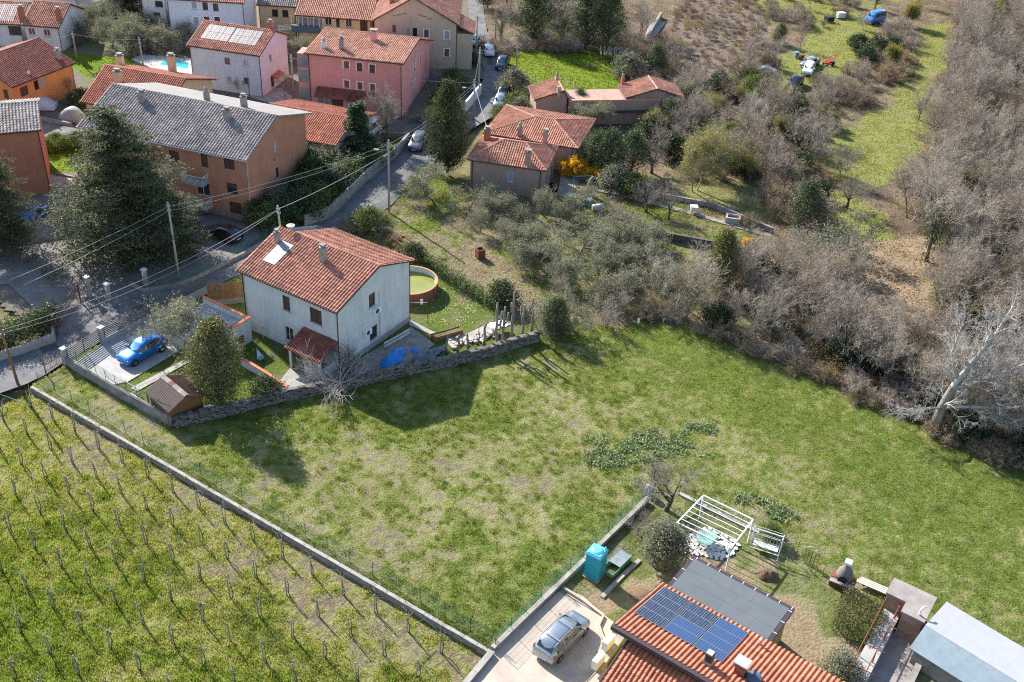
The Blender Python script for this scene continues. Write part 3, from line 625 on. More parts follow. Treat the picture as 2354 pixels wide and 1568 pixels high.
M('chimney_plaster', (.27, .24, .22), rough=.95, var=.3, scale=3, bump=.01, bscale=14)
M('shutter_brown', (.09, .05, .035), rough=.7, var=.25, scale=4, stretch=(1, 1, 6))
M('shutter_red', (.20, .06, .045), rough=.7, var=.2, scale=4, stretch=(1, 1, 6))
M('shutter_grey', (.28, .30, .33), rough=.7, var=.2, scale=4, stretch=(1, 1, 6))
M('frame_white', (.66, .66, .66), rough=.5, var=.06, scale=4)
M('frame_dark', (.06, .035, .03), rough=.6, var=.2, scale=4)
Mglass('pane_dark'); Mglass('pane_curtain', (.20, .21, .22), rough=.15)

def tile_positions(poly2, tw, tl):
    P = np.array(poly2); x0, y0 = P.min(0); x1, y1 = P.max(0)
    nx = max(1, int(round((x1 - x0) / tw))); ny = max(1, int(round((y1 - y0) / tl)))
    tw2, tl2 = (x1 - x0) / nx, (y1 - y0) / ny
    I, J = np.meshgrid(np.arange(nx), np.arange(ny)); u = x0 + (I.ravel() + .5) * tw2; v = y0 + (J.ravel() + .5) * tl2
    k = inpoly(u, v, poly2); return u[k], v[k], tw2, tl2
def tile_template(w, l, h, lo=.45):
    px = np.array([0, .30, .42, .54, .675, .81, .92, 1.0]); pz = np.array([.06, 0, .55, .92, 1, .92, .55, .1])
    n = len(px); V = []
    for (y, dz, zz) in ((-.08 * l, .028, 1), (l * 1.02, -.004, .92)):
        V += [((x - .5) * w, y - l / 2, z * h * zz + dz) for x, z in zip(px, pz)]
    V += [((x - .5) * w, -.08 * l - l / 2, -.03) for x in px]
    F = [(i, i + 1, n + i + 1, n + i) for i in range(n - 1)] + [(2 * n + i, 2 * n + i + 1, i + 1, i) for i in range(n - 1)]
    return np.array(V), np.array(F)
def tile_slope(name, parent, origin, eu, ev, poly2, tw, tl, mat, shade=.28, single=0, h=.30, lift=.03, holes=()):
    """roof tiles on the plane origin + u*eu + v*ev inside poly2; single = how many of the nearest become objects"""
    eu, ev = Vector(eu).normalized(), Vector(ev).normalized(); nn = eu.cross(ev)
    u, v, w2, l2 = tile_positions(poly2, tw, tl)
    for hp in holes:
        k = ~inpoly(u, v, hp); u, v = u[k], v[k]
    n = len(u); TV, TF = tile_template(w2 * 1.0, l2, w2 * h)
    patch = .7 + .6 * fbm(u, v, 1.6, int(abs(origin[0]) * 10) % 97); tv = np.clip(RNG.normal(1, shade * .42, n), .5, 1.5) * patch
    order = np.arange(n); pick = order[:0]
    if single:
        wm = parent_matrix(parent)
        pos = np.array([tuple(wm @ (Vector(origin) + eu * a + ev * b)) for a, b in zip(u, v)]); px = np.array([PX(p) for p in pos])
        inn = (px[:, 0] > -20) & (px[:, 0] < PW + 20) & (px[:, 1] > 0) & (px[:, 1] < 1590)
        dd = np.linalg.norm(pos - EYE, axis=1) + (~inn) * 1e3; pick = np.argsort(dd)[:single]
        var = []
        for q in range(6):
            c = np.ones((len(TV), 3)) * (.72 + .11 * q); var.append(mesh_np('roof_tile', TV, TF, mat, {'Col': c}, smooth=False))
        m3 = Matrix((eu, ev, nn)).transposed().to_4x4()
        for i in pick:
            o = link('roof_tile', var[int(np.clip((tv[i] - .67) / .11, 0, 5))], parent)
            o.matrix_local = Matrix.Translation(Vector(origin) + eu * u[i] + ev * v[i] + nn * (lift + random.uniform(-.006, .01))) @ m3 @ Matrix.Rotation(random.uniform(-.015, .015), 4, 'Z')
    rest = np.setdiff1d(order, pick)
    if len(rest):
        u, v, tv = u[rest], v[rest], tv[rest]; n = len(u)
        L = TV[None] + np.stack([u, v, np.full(n, lift) + RNG.uniform(-.006, .01, n)], 1)[:, None]
        A = np.array([tuple(eu), tuple(ev), tuple(nn)]); W = L.reshape(-1, 3) @ A + np.array(origin)
        F = (TF[None] + (np.arange(n) * len(TV))[:, None, None]).reshape(-1, 4)
        c = np.repeat(tv[:, None] * np.array([[1, 1, 1]]) * RNG.uniform(.94, 1.06, (n, 3)), len(TV), 0)
        o = link('roof_tiles' if False else name, mesh_np(name, W, F, mat, {'Col': c}), parent); tag(o, kind='stuff')
def parent_matrix(o):
    m = Matrix.Identity(4)
    while o is not None: m = Matrix.LocRotScale(o.location, o.rotation_euler, o.scale) @ m if o.rotation_mode else m; o = o.parent
    return m
def ridge_caps(parent, a, b, mat, r=.12, l=.45, name='ridge_tile'):
    a, b = Vector(a), Vector(b); n = max(1, int((b - a).length / l)); mb = MB(); d = (b - a).normalized()
    s = d.cross(Vector((0, 0, 1))).normalized(); up = s.cross(d)
    cols = []
    for i in range(n):
        p, q = a.lerp(b, i / n), a.lerp(b, (i + 1.08) / n); k = len(mb.v); m = 6
        for (e, rr) in ((p, r * 1.12), (q, r * .92)):
            for j in range(m): t = math.pi * j / (m - 1); mb.v.append(tuple(e + s * math.cos(t) * rr + up * (math.sin(t) * rr - .02)))
        for j in range(m - 1): mb.f.append((k + j, k + j + 1, k + m + j + 1, k + m + j))
        mb.f.append(tuple(k + j for j in range(m))); cols += [random.uniform(.8, 1.25)] * (2 * m)
    me = mesh_np(name, mb.v, [np.array([f for f in mb.f if len(f) == 4]), np.array([f for f in mb.f if len(f) == 6])], mat, {'Col': np.repeat(np.array(cols)[:, None], 3, 1)})
    return link(name, me, parent)
class Facade:
    """a wall face in the house frame: origin, direction u, outward normal; openings cut out, windows set into them"""
    def __init__(s, o, u, W, H, extra=None): s.o = Vector(o); s.u = Vector(u).normalized(); s.n = s.u.cross(Vector((0, 0, 1))); s.W = W; s.H = H; s.ops = []; s.extra = extra or []
    def p(s, u, z, d=0): return s.o + s.u * u + Vector((0, 0, z)) + s.n * d
    def emit(s, mb):
        us = sorted({0, s.W} | {round(a, 4) for o in s.ops for a in o[:2]}); zs = sorted({0, s.H} | {round(a, 4) for o in s.ops for a in o[2:4]})
        for i in range(len(us) - 1):
            for j in range(len(zs) - 1):
                cu, cz = (us[i] + us[i + 1]) / 2, (zs[j] + zs[j + 1]) / 2
                if any(o[0] < cu < o[1] and o[2] < cz < o[3] for o in s.ops): continue
                mb.quad(s.p(us[i], zs[j]), s.p(us[i + 1], zs[j]), s.p(us[i + 1], zs[j + 1]), s.p(us[i], zs[j + 1]))
        for (a, b, c, d) in [o[:4] for o in s.ops]:
            D = -.14
            for (q, r) in (((a, c), (b, c)), ((b, c), (b, d)), ((b, d), (a, d)), ((a, d), (a, c))):
                mb.quad(s.p(*q), s.p(*r), s.p(*r, D), s.p(*q, D))
        if s.extra: mb.quad(*[s.p(*e) for e in s.extra])
def window(f, parent, cu, z, w, h, style='dark', surround=None):
    """style: glass | shutter material names; makes window > frame-mesh with pane, sill, shutter children"""
    a, b, c, d = cu - w / 2, cu + w / 2, z, z + h; f.ops.append((a, b, c, d))
    fr = MB(); t = .06
    def bx(mb, u0, u1, z0, z1, d0, d1):
        q = [f.p(u0, z0, d0), f.p(u1, z0, d0), f.p(u1, z0, d1), f.p(u0, z0, d1), f.p(u0, z1, d0), f.p(u1, z1, d0), f.p(u1, z1, d1), f.p(u0, z1, d1)]
        mb.add(q, [(0, 3, 2, 1), (4, 5, 6, 7), (0, 1, 5, 4), (1, 2, 6, 5), (2, 3, 7, 6), (3, 0, 4, 7)])
    for (u0, u1, z0, z1) in ((a, a + t, c, d), (b - t, b, c, d), (a + t, b - t, c, c + t), (a + t, b - t, d - t, d)): bx(fr, u0, u1, z0, z1, -.135, -.075)
    st = dict(dark=('frame_dark', 'pane_dark'), white=('frame_white', 'pane_dark'), curtain=('frame_white', 'pane_curtain'), brown=('frame_dark', 'shutter_brown'), red=('frame_white', 'shutter_red'), grey=('frame_white', 'shutter_grey'), half=('frame_dark', 'pane_dark'), door=('frame_dark', 'shutter_brown'))[style]
    if w > .85: bx(fr, cu - .03, cu + .03, c + t, d - t, -.13, -.08)
    win = fr.build('door' if style == 'door' else 'window', MATS[st[0]], parent)
    pn = MB(); bx(pn, a + t, b - t, c + t, d - t, -.125, -.105); pn.build('shutter' if 'shutter' in st[1] else 'pane', MATS[st[1]], win)
    if style == 'half': sh = MB(); bx(sh, a + t, b - t, d - t - h * .42, d - t, -.10, -.085); sh.build('shutter', MATS['shutter_brown'], win)
    if style != 'door': sl = MB(); bx(sl, a - .08, b + .08, c - .07, c - .003, -.12, .07); sl.build('sill', MATS['concrete_light'], win)
    if surround:
        su = MB(); e = .12
        for (u0, u1, z0, z1) in ((a - e, a - .003, c - .003, d + e), (b + .003, b + e, c - .003, d + e), (a - .003, b + .003, d + .003, d + e)): bx(su, u0, u1, z0, z1, -.02, .035)
        su.build('surround', MATS[surround], win)
    return win
def chimney(root, p, w, d, h, mat='chimney_plaster', cap='slab', rot=0):
    """p on the roof in house frame"""
    mb = MB(); x, y, z = p; mb.box(x - w / 2, x + w / 2, y - d / 2, y + d / 2, z - .5, z + h)
    c = mb.build('chimney', MATS[mat], root)
    k = MB(); top = z + h
    if cap == 'slab':
        for sx in (-1, 1):
            for sy in (-1, 1): k.box(x + sx * w * .36 - .05, x + sx * w * .36 + .05, y + sy * d * .36 - .05, y + sy * d * .36 + .05, top, top + .22)
        k.box(x - w * .62, x + w * .62, y - d * .62, y + d * .62, top + .22, top + .30)
    elif cap == 'pot':
        k.lathe([(w * .42, top), (w * .36, top + .25), (w * .5, top + .3), (w * .5, top + .38), (w * .1, top + .55)], 10, (x, y))
    else:
        k.box(x - w * .58, x + w * .58, y - d * .58, y + d * .58, top, top + .1); k.box(x - w * .3, x + w * .3, y - d * .3, y + d * .3, top + .1, top + .3); k.box(x - w * .45, x + w * .45, y - d * .45, y + d * .45, top + .3, top + .38)
    k.build('chimney_cap', MATS['concrete_old' if mat != 'plaster_white' else 'concrete'], c); return c

class House:
    """gabled house: local x along the front eave, y back, z up"""
    def __init__(s, name, label, A, B, ze, C=None, Rg=None, over=.45, overg=.3, W=None, yr=None, zr=None, zrear=None, group=None, cat='house', L=None, z0=0):
        a, b = [Vector(q) if len(q) == 3 else Vector(G(*q, ze)) for q in (A, B)]; x = (b - a); x.z = 0; s.Lr = x.length; x.normalize(); y = Vector((-x.y, x.x, 0))
        if L: a = b - x * L; s.Lr = L
        if C is not None: c = Vector(GP(C, b, x)); s.Wr = (c - b).dot(y); s.zc = c.z
        if Rg is not None: r = Vector(GP(Rg, b, x)); s.yr = (r - b).dot(y); s.zr = r.z
        if W: s.Wr = W
        if yr: s.yr = yr
        if zr: s.zr = zr
        s.zc = zrear if zrear else s.zc; s.ze = ze; s.over, s.overg = over, overg
        rz = math.atan2(x.y, x.x); o = a + x * overg + y * over; s.z0 = z0
        s.root = thing(name, label, cat, (o.x, o.y, z0), rz, group); s.x, s.y = x, y
        s.L = s.Lr - 2 * overg; s.W = s.Wr - 2 * over; s.yr -= over
        s.m = (s.zr - s.ze) / (s.yr + over); s.m2 = (s.zr - s.zc) / (s.W + over - s.yr)
        s.ze_w = s.ze + s.m * over - .12 - z0; s.zc_w = s.zc + s.m2 * over - .12 - z0; zrw = s.zr - .12 - z0
        s.ze -= z0; s.zc -= z0; s.zr -= z0
        L_, W_ = s.L, s.W; H = min(s.ze_w, s.zc_w)
        s.front = Facade((0, 0, 0), (1, 0, 0), L_, s.ze_w)
        s.right = Facade((L_, 0, 0), (0, 1, 0), W_, H, [(0, H), (W_, H), (W_, s.zc_w), (s.yr, zrw), (0, s.ze_w)])
        s.back = Facade((L_, W_, 0), (-1, 0, 0), L_, s.zc_w)
        s.left = Facade((0, W_, 0), (0, -1, 0), W_, H, [(0, H), (W_, H), (W_, s.ze_w), (W_ - s.yr, zrw), (0, s.zc_w)])
    def w(s, p): return Matrix.Translation(s.root.location) @ Matrix.Rotation(s.root.rotation_euler.z, 4, 'Z') @ Vector(p)
    def loc(s, v): return Matrix.Rotation(-s.root.rotation_euler.z, 4, 'Z') @ (Vector(v) - s.root.location)
    def on(s, f, px):                                 # facade coordinates under a pixel
        Rm = Matrix.Rotation(s.root.rotation_euler.z, 3, 'Z'); p = Vector(GP(px, s.w(f.o), Rm @ f.n)); q = s.loc(p); return (q - f.o).dot(f.u), q.z
    def onroof(s, px, rear=False):
        Rm = Matrix.Rotation(s.root.rotation_euler.z, 3, 'Z')
        if not rear: n = Vector((0, -s.m, 1)); o = Vector((0, -s.over, s.ze))
        else: n = Vector((0, s.m2, 1)); o = Vector((0, s.W + s.over, s.zc))
        return s.loc(GP(px, s.w(o), Rm @ n))
    def win(s, side, px, w, h, style='dark', surround=None):
        f = getattr(s, side); u, z = s.on(f, px); u = min(max(u, w / 2 + .05), f.W - w / 2 - .05); z = max(.02, min(z - h / 2, f.H - h - .05)); return window(f, s.root, u, z, w, h, style, surround)
    def finish(s, wallmat, tilemat, tw=.27, tl=.4, single=0, slab='slab_brown', gut='gutter_brown', rear_x0=0, wname='wall', front_rows=None, holes=(), tiles_rear=True, plinth=None, pipes=((0, 0), (1, 0))):
        r = s.root; mb = MB()
        for f in (s.front, s.right, s.back, s.left): f.emit(mb)
        mb.build(wname, MATS[wallmat], r)
        x0, x1 = -s.overg, s.L + s.overg; T = .10
        rf = MB(); rf.slab([(x0, -s.over, s.ze), (x1, -s.over, s.ze), (x1, s.yr, s.zr), (x0, s.yr, s.zr)], T)
        rf.slab([(x0 + rear_x0, s.yr + .001, s.zr), (x1, s.yr + .001, s.zr), (x1, s.W + s.over, s.zc), (x0 + rear_x0, s.W + s.over, s.zc)], T)
        roof = rf.build('roof', MATS[slab], r)
        sl = math.hypot(s.yr + s.over, s.zr - s.ze); sl2 = math.hypot(s.W + s.over - s.yr, s.zr - s.zc); LL = x1 - x0
        ev = Vector((0, s.yr + s.over, s.zr - s.ze)); ev2 = Vector((0, -(s.W + s.over - s.yr), s.zr - s.zc))
        n2 = len(np.arange(0)) 
        tile_slope('roof_tiling', roof, (x0, -s.over, s.ze), (1, 0, 0), ev, [(0, 0), (LL, 0), (LL, sl), (0, sl)], tw, tl, MATS[tilemat], single=single, holes=holes)
        if tiles_rear: tile_slope('roof_tiling', roof, (x1, s.W + s.over, s.zc), (-1, 0, 0), ev2, [(0, 0), (LL - rear_x0, 0), (LL - rear_x0, sl2), (0, sl2)], tw, tl, MATS[tilemat])
        ridge_caps(roof, (x0 + rear_x0, s.yr, s.zr + .05), (x1, s.yr, s.zr + .05), MATS[tilemat])
        g = MB(); g.tube([(x0 - .02, -s.over - .06, s.ze - .06), (x1 + .02, -s.over - .06, s.ze - .06)], .075, 8); g.build('gutter', MATS[gut], r)
        g = MB(); g.tube([(x0 + rear_x0, s.W + s.over + .06, s.zc - .06), (x1, s.W + s.over + .06, s.zc - .06)], .075, 8); g.build('gutter', MATS[gut], r)
        for (i, j) in pipes:
            x = (-.02, s.L + .02)[i]; d = MB(); y, z = ((-s.over, s.ze), (s.W + s.over, s.zc))[j]; yy = (-.07, s.W + .07)[j]
            d.tube([(x, y, z - .08), (x, yy, z - .4), (x, yy, .0)], .05, 6); d.build('downpipe', MATS[gut], r)
        if plinth: p = MB(); p.box(-.03, s.L + .03, -.03, s.W + .03, -.1, plinth); p.build('plinth', MATS['concrete_old'], r)
        return s

# --- white house in the middle
H1 = House('white_house', 'white plastered house with red tiled roof beside the round pool', (541.5, 619.8), (775, 719.7), 6.35, (954, 599), (873.5, 611.4), over=.42, overg=.38)
zz = lambda x, y: (508.05 + .26848 * x, 493.5 + .26848 * y)
H1.win('front', zz(558, 760), .85, 1.5, 'brown'); H1.win('front', zz(810, 870), 1.35, 1.5, 'brown'); H1.win('front', zz(583, 1025), .95, 1.5, 'white')
H1.win('right', zz(1292, 730), .85, 1.35, 'dark'); H1.win('right', zz(1305, 1010), 1.05, 1.35, 'dark')
pv_q = [H1.onroof(zz(*q)) for q in ((508, 256), (606, 288), (468, 420), (384, 386))]
H1.finish('plaster_white', 'tile_old', .30, .42, single=290, rear_x0=2.0, plinth=.0, pipes=((1, 0), (1, 1), (0, 0)))
pl = MB(); pl.box(H1.L + .001, H1.L + .04, .0, H1.W, -.05, .55); pl.build('plinth', MATS['concrete'], H1.root)
q = H1.onroof(zz(483, 235)); chimney(H1.root, q, .42, .42, .95, cap='flat')
q = H1.onroof(zz(877, 400)); chimney(H1.root, q, .55, .5, 1.35, cap='none')
c0 = sum(pv_q, Vector()) / 4; nrm = Vector((0, -H1.m, 1)).normalized(); vv = Vector((0, 1, H1.m)).normalized()
mb = MB(); hw, hl = .72, 1.35
b4 = [c0 + Vector((sx * hw, 0, 0)) + vv * sy * hl + nrm * .08 for sx, sy in ((-1, -1), (1, -1), (1, 1), (-1, 1))]
mb.slab(b4, -.09); sp = mb.build('solar_panel', M('panel_white', (.21, .225, .24), rough=.5, var=.1, scale=2, spec=.3), H1.root)
mb = MB()
for i in range(1, 4):
    a = b4[0].lerp(b4[3], i / 4) + nrm * .10; b = b4[1].lerp(b4[2], i / 4) + nrm * .10; mb.bar(a, b, .04, .03, nrm)
mb.build('panel_rib', MATS['galv'], sp)
# dish and aerial on the ridge
q = H1.onroof(zz(606, 150)); d = MB(); d.tube([q, q + Vector((0, 0, .9))], .025, 5); d.lathe([(.02, q.z + .55), (.3, q.z + .6), (.4, q.z + .72), (.38, q.z + .74)], 14, (q.x, q.y - .1)); d.build('satellite_dish', M('dish_pink', (.45, .33, .33), var=.1), H1.root)
def ac_unit(root, p, u, n, w=.85, h=.6, d=.34):
    p, u, n = Vector(p), Vector(u), Vector(n); k = MB()
    vs = [p + u * a + n * b + Vector((0, 0, c)) for a in (-w / 2, w / 2) for b in (.03, .03 + d) for c in (0, h)]
    k.add(vs, [(0, 1, 3, 2), (4, 6, 7, 5), (0, 4, 5, 1), (2, 3, 7, 6), (0, 2, 6, 4), (1, 5, 7, 3)]); a = k.build('air_conditioner', MATS['white_paint'], root)
    g = MB(); c = p + n * (d + .035) + u * (-.1) + Vector((0, 0, h / 2)); m = 14
    g.quad(*[c + (u * math.cos(2 * math.pi * i / m) + Vector((0, 0, 1)) * math.sin(2 * math.pi * i / m)) * h * .4 for i in range(m)]); g.build('fan_grille', MATS['iron'], a)
    b = MB()
    for s_ in (-1, 1): b.bar(p + u * s_ * w * .35 - Vector((0, 0, .03)), p + u * s_ * w * .35 + n * (d + .05) - Vector((0, 0, .03)), .04, .04)
    b.build('bracket', MATS['galv'], a); return a
for q in ((1318, 835), (1240, 1020)):
    u, z = H1.on(H1.right, zz(*q)); ac_unit(H1.root, (H1.L, u, z), (0, 1, 0), (1, 0, 0))
u, z = H1.on(H1.right, zz(1345, 1000)); mb = MB(); mb.tube([(H1.L + .03, u + .2, .5), (H1.L + .03, u + .2, 5.4)], .025, 5); mb.build('cable_pipe', MATS['gutter_grey'], H1.root)
# porch with its own little roof
po = H1.loc(G(*zz(690, 1250), 0)); u0, z0 = H1.on(H1.front, zz(700, 975)); u1, z1 = H1.on(H1.front, zz(975, 1110))
zt = 3.0; pe0 = H1.loc(G(*zz(535, 1140), 2.2)); pe1 = H1.loc(G(*zz(845, 1270), 2.2))
px0, px1, pd = min(pe0.x, u0), max(pe1.x, u1 - .2), -(pe0.y + pe1.y) / 2
px0 = pe0.x; px1 = pe1.x
rf = MB(); rf.slab([(px0, -pd, 2.2), (px1, -pd, 2.2), (px1, -.01, zt), (px0, -.01, zt)], .09); prf = rf.build('porch_roof', MATS['slab_brown'], H1.root)
tile_slope('porch_tiling', prf, (px0, -pd, 2.2), (1, 0, 0), (0, pd, zt - 2.2), [(0, 0), (px1 - px0, 0), (px1 - px0, math.hypot(pd, zt - 2.2)), (0, math.hypot(pd, zt - 2.2))], .25, .38, MATS['tile_dark'])
mb = MB()
for x in (px0 + .35, px1 - .35): mb.box(x - .11, x + .11, -pd + .25, -pd + .47, 0, 2.15)
mb.build('porch_post', MATS['plaster_white'], H1.root)
mb = MB(); mb.box(px0 + 1.9, px1 - .46, -pd + .3, -pd + .42, .0, .95); mb.box(px1 - .42, px1 - .3, -pd + .5, -.02, 0, 1.0); mb.build('porch_parapet', MATS['plaster_white'], H1.root)
mb = MB()
for x in np.linspace(px0 + .5, px1 - .5, 6): mb.box(x - .03, x + .03, -pd + .33, -pd + .39, .0, 2.1)
mb.box(px0 + .47, px1 - .47, -pd + .33, -pd + .39, 2.0, 2.1); fr = mb.build('porch_glazing', M('frame_wood', (.25, .13, .05), var=.2), H1.root)
xs_ = np.linspace(px0 + .5, px1 - .5, 6)
for i in range(5):
    p_ = MB(); p_.box(xs_[i] + .035, xs_[i + 1] - .035, -pd + .345, -pd + .365, 1.0 if i > 1 else .1, 1.98); p_.build('pane', MATS['pane_curtain' if i > 1 else 'pane_dark'], fr)

# --- flat garage terrace beside it
gt = thing('garage', 'flat roofed white garage with blue grey deck and red edged parapet', 'garage', (*XY((575, 800)), 0))
zt0 = lambda tx, ty: (.27768 * tx, 362.9 + .27768 * ty)
q1 = [Vector(G(*zt0(*p), 2.5)) for p in ((1690, 1150), (2065, 1320), (1905, 1400), (1420, 1290))]
qq = [Vector(G(*zt0(*p), 2.45)) for p in ((1690, 1150), (2070, 1325))]
gx = (qq[1] - qq[0]); gL = gx.length; gx.normalize(); gy = Vector((gx.y, -gx.x, 0))
def gp(a, b, z): return qq[0] + gx * a + gy * b + Vector((0, 0, z - 2.45))
GD = 4.6
def gbox(mb, a0, a1, b0, b1, z0, z1):
    vs = [gp(a, b, z) for z in (z0, z1) for a, b in ((a0, b0), (a0, b1), (a1, b1), (a1, b0))]
    mb.add(vs, [(0, 3, 2, 1), (4, 5, 6, 7), (0, 1, 5, 4), (1, 2, 6, 5), (2, 3, 7, 6), (3, 0, 4, 7)])
mb = MB(); gbox(mb, 0, gL, 0, GD, 0, 1.85); mb.build('wall', MATS['plaster_pale'], gt, origin=gt.location)
mb = MB(); gbox(mb, .2, gL - .2, .2, GD, 1.852, 1.9); mb.build('deck', M('deck_blue', (.30, .33, .37), rough=.6, var=.3, scale=.8, spec=.5), gt, origin=gt.location)
mb = MB(); gbox(mb, 0, gL, 0, .2, 1.85, 2.45); gbox(mb, gL - .2, gL, .2, 2.0, 1.85, 2.45); mb.build('parapet', MATS['plaster_pale'], gt, origin=gt.location)
mb = MB(); gbox(mb, -.05, gL + .05, -.05, .25, 2.452, 2.52); gbox(mb, gL - .25, gL + .05, .25, 2.05, 2.452, 2.52); mb.build('parapet_tiles', MATS['tile_edge'], gt, origin=gt.location)
mb = MB(); gbox(mb, gL + .001, gL + .03, 1.0, 1.9, .4, 1.2); gr = mb.build('window_grille', MATS['rust'], gt, origin=gt.location)
for i in range(4):
    p = gp(gL - .6, 1.0 + .33 * i, 1.9); f = thing('flower_pot', 'terracotta flower pot on the flat garage roof edge', 'flower pot', p, group='pots on the garage roof')
    k = MB(); k.lathe([(.1, 0), (.16, .26), (.17, .3), (.14, .3), (.13, .26)], 10); k.build('pot', MATS['tile_edge'], f); k = MB(); k.lathe([(.12, .24), (.13, .27), (.02, .3)], 8); k.build('soil', MATS['rust'], f)

# --- orange block with the grey roof
H2 = House('apartment_block', 'orange two storey block with long grey tiled roof', (176.3, 290.2), (566.5, 370.7), 7.5, (716.7, 259.7), (637.6, 267.1), over=.75, overg=.5, cat='apartment block')
t1 = lambda x, y: (.27768 * x, .27768 * y); t2 = lambda x, y: (580.6 + .27768 * x, .27768 * y); t3 = lambda x, y: (1161.2 + .27768 * x, .27768 * y)
t4 = lambda x, y: (1741.9 + .27768 * x, .27768 * y)
H2.win('front', t1(1895, 1355), 1.25, 1.3, 'brown'); H2.win('front', (533, 434), 1.25, 1.25, 'half'); H2.win('front', (543, 497), 1.4, 1.9, 'door')
H2.win('front', t1(1690, 1320), .8, 1.8, 'brown'); H2.win('front', (466, 430), 1.6, 2.0, 'white'); H2.win('front', (400, 360), 1.2, 1.3, 'brown'); H2.win('front', (330, 345), 1.2, 1.3, 'brown')
H2.win('right', t2(185, 1215), .55, 1.25, 'grey'); H2.win('right', t2(205, 1430), .55, 1.25, 'dark'); H2.win('right', t2(180, 1320), .3, .3, 'brown')
H2.finish('plaster_orange', 'tile_grey', .33, .40, gut='gutter_grey', slab='concrete_old', tiles_rear=False, pipes=((1, 0),), plinth=.55)
x0, x1 = -.5, H2.L + .5
mb = MB(); mb.slab([(x0, H2.yr + .1, H2.zr + .03), (x1, H2.yr + .1, H2.zr + .03), (x1, H2.W + .75, H2.zc + .03), (x0, H2.W + .75, H2.zc + .03)], .05); mb.build('rear_roof', M('roof_felt', (.22, .205, .195), rough=.9, var=.15, scale=.6, bump=.01, bscale=5), H2.root)
for q, w, h in ((t1(1180, 840), .7, 1.0), (t1(1885, 985), .7, 1.0)): chimney(H2.root, H2.onroof(q), w, w * .85, h, cap='flat')
chimney(H2.root, (H2.L - 4.5, H2.yr + 1.6, H2.zr - .3), .6, .5, 1.0, cap='flat'); chimney(H2.root, (H2.L - 9, H2.yr + 1.4, H2.zr - .3), .5, .5, .9, cap='pot')
def balcony(h, px, w, d, z, rail='frame_white'):
    u, _ = h.on(h.front, px); b = MB(); b.box(u - w / 2, u + w / 2, -d, -.002, z - .12, z); o = b.build('balcony', MATS['concrete'], h.root)
    r = MB()
    for x in np.arange(u - w / 2 + .04, u + w / 2, .14): r.bar((x, -d + .03, z), (x, -d + .03, z + .95), .02, .02)
    for y in np.arange(-d + .1, -.05, .14):
        for x in (u - w / 2 + .03, u + w / 2 - .03): r.bar((x, y, z), (x, y, z + .95), .02, .02)
    r.bar((u - w / 2, -d + .03, z + .97), (u + w / 2, -d + .03, z + .97), .05, .05)
    for x in (u - w / 2 + .03, u + w / 2 - .03): r.bar((x, -d, z + .97), (x, 0, z + .97), .05, .05)
    r.build('railing', MATS[rail], o)
_, zb = H2.on(H2.front, (455, 408)); balcony(H2, t1(1640, 1470), 2.6, 1.2, 3.7); balcony(H2, (466, 470), 2.6, 1.2, .9)

# --- orange block at the left edge
H3 = House('apartment_block', 'plain red orange block cut by the photo edge with grey roof', (-260, 330), (95, 299), 7.6, (128 * .72, 292), (40, 270), over=.4, overg=.4, W=9.0, yr=4.5, zr=9.0, zrear=7.6, cat='apartment block')
H3.finish('plaster_redorange', 'tile_grey', .33, .4, gut='gutter_brown', slab='concrete_old')
# --- orange house upper left
H4 = House('orange_house', 'bright orange house with dark red roof at the upper left', t1(95, 725), t1(625, 520), 4.2, over=.45, overg=.4, W=11.5, yr=5.75, zr=6.3, zrear=4.2)
H4.win('front', t1(200, 755), 1.2, 1.2, 'brown'); H4.win('front', t1(302, 705), .7, 1.2, 'dark'); H4.win('front', t1(355, 680), .7, 1.2, 'grey'); H4.win('left', t1(50, 780), .8, 1.2, 'brown')
H4.finish('plaster_bright', 'tile_dark', .28, .4, pipes=((1, 0),))
chimney(H4.root, H4.onroof(t1(485, 490)), .55, .55, 1.1, 'tile_near' if False else 'chimney_plaster', 'flat'); chimney(H4.root, H4.onroof(t1(240, 620)), .2, .2, .5, 'white_paint', 'pot')
# --- house with the solar panels, pale blue
H6 = House('pale_blue_house', 'pale blue two storey house with white solar panels on red roof', (427.6, 104.1), (597.3, 129.1), 5.8, (665.3, 80.5), (633.4, 71.6), over=.4, overg=.3)
for q, st in ((t1(1880, 505), 'dark'), (t1(2035, 520), 'curtain'), (t1(1897, 660), 'grey'), (t1(2040, 670), 'dark')): H6.win('front', q, .75, .85, st, None)
H6.win('right', t2(148, 480), .6, .9, 'white'); H6.win('right', t2(165, 670), .9, 1.7, 'dark')
H6.finish('plaster_blue', 'tile_old', .27, .4, pipes=((0, 0), (1, 0)), gut='gutter_brown')
M('pv_glare', (.20, .21, .22), rough=.5, var=.1, scale=2, spec=.3)
vv = Vector((0, 1, H6.m)).normalized(); nn = Vector((0, -H6.m, 1)).normalized()
o0 = H6.onroof(t1(1662, 318)); oT = H6.onroof(t1(1738, 205)); o1 = H6.onroof(t2(20, 372)); ww = (o1.x - o0.x); hh = (oT - o0).dot(vv)
for i in range(12):
    for j in range(2):
        a = o0 + Vector((ww * i / 12 + (.12 if i > 5 else 0) + .02, 0, 0)) + vv * (hh * j / 2) + nn * .12; b = ww / 12 - .05; e = hh / 2 - .05
        MB().slab([a, a + Vector((b, 0, 0)), a + Vector((b, 0, 0)) + vv * e, a + vv * e], .04).build('solar_panel', MATS['pv_glare'], H6.root)
chimney(H6.root, (H6.L - .7, H6.yr + .6, H6.zr - .4), .6, .5, 1.3, 'brick_red', 'flat')
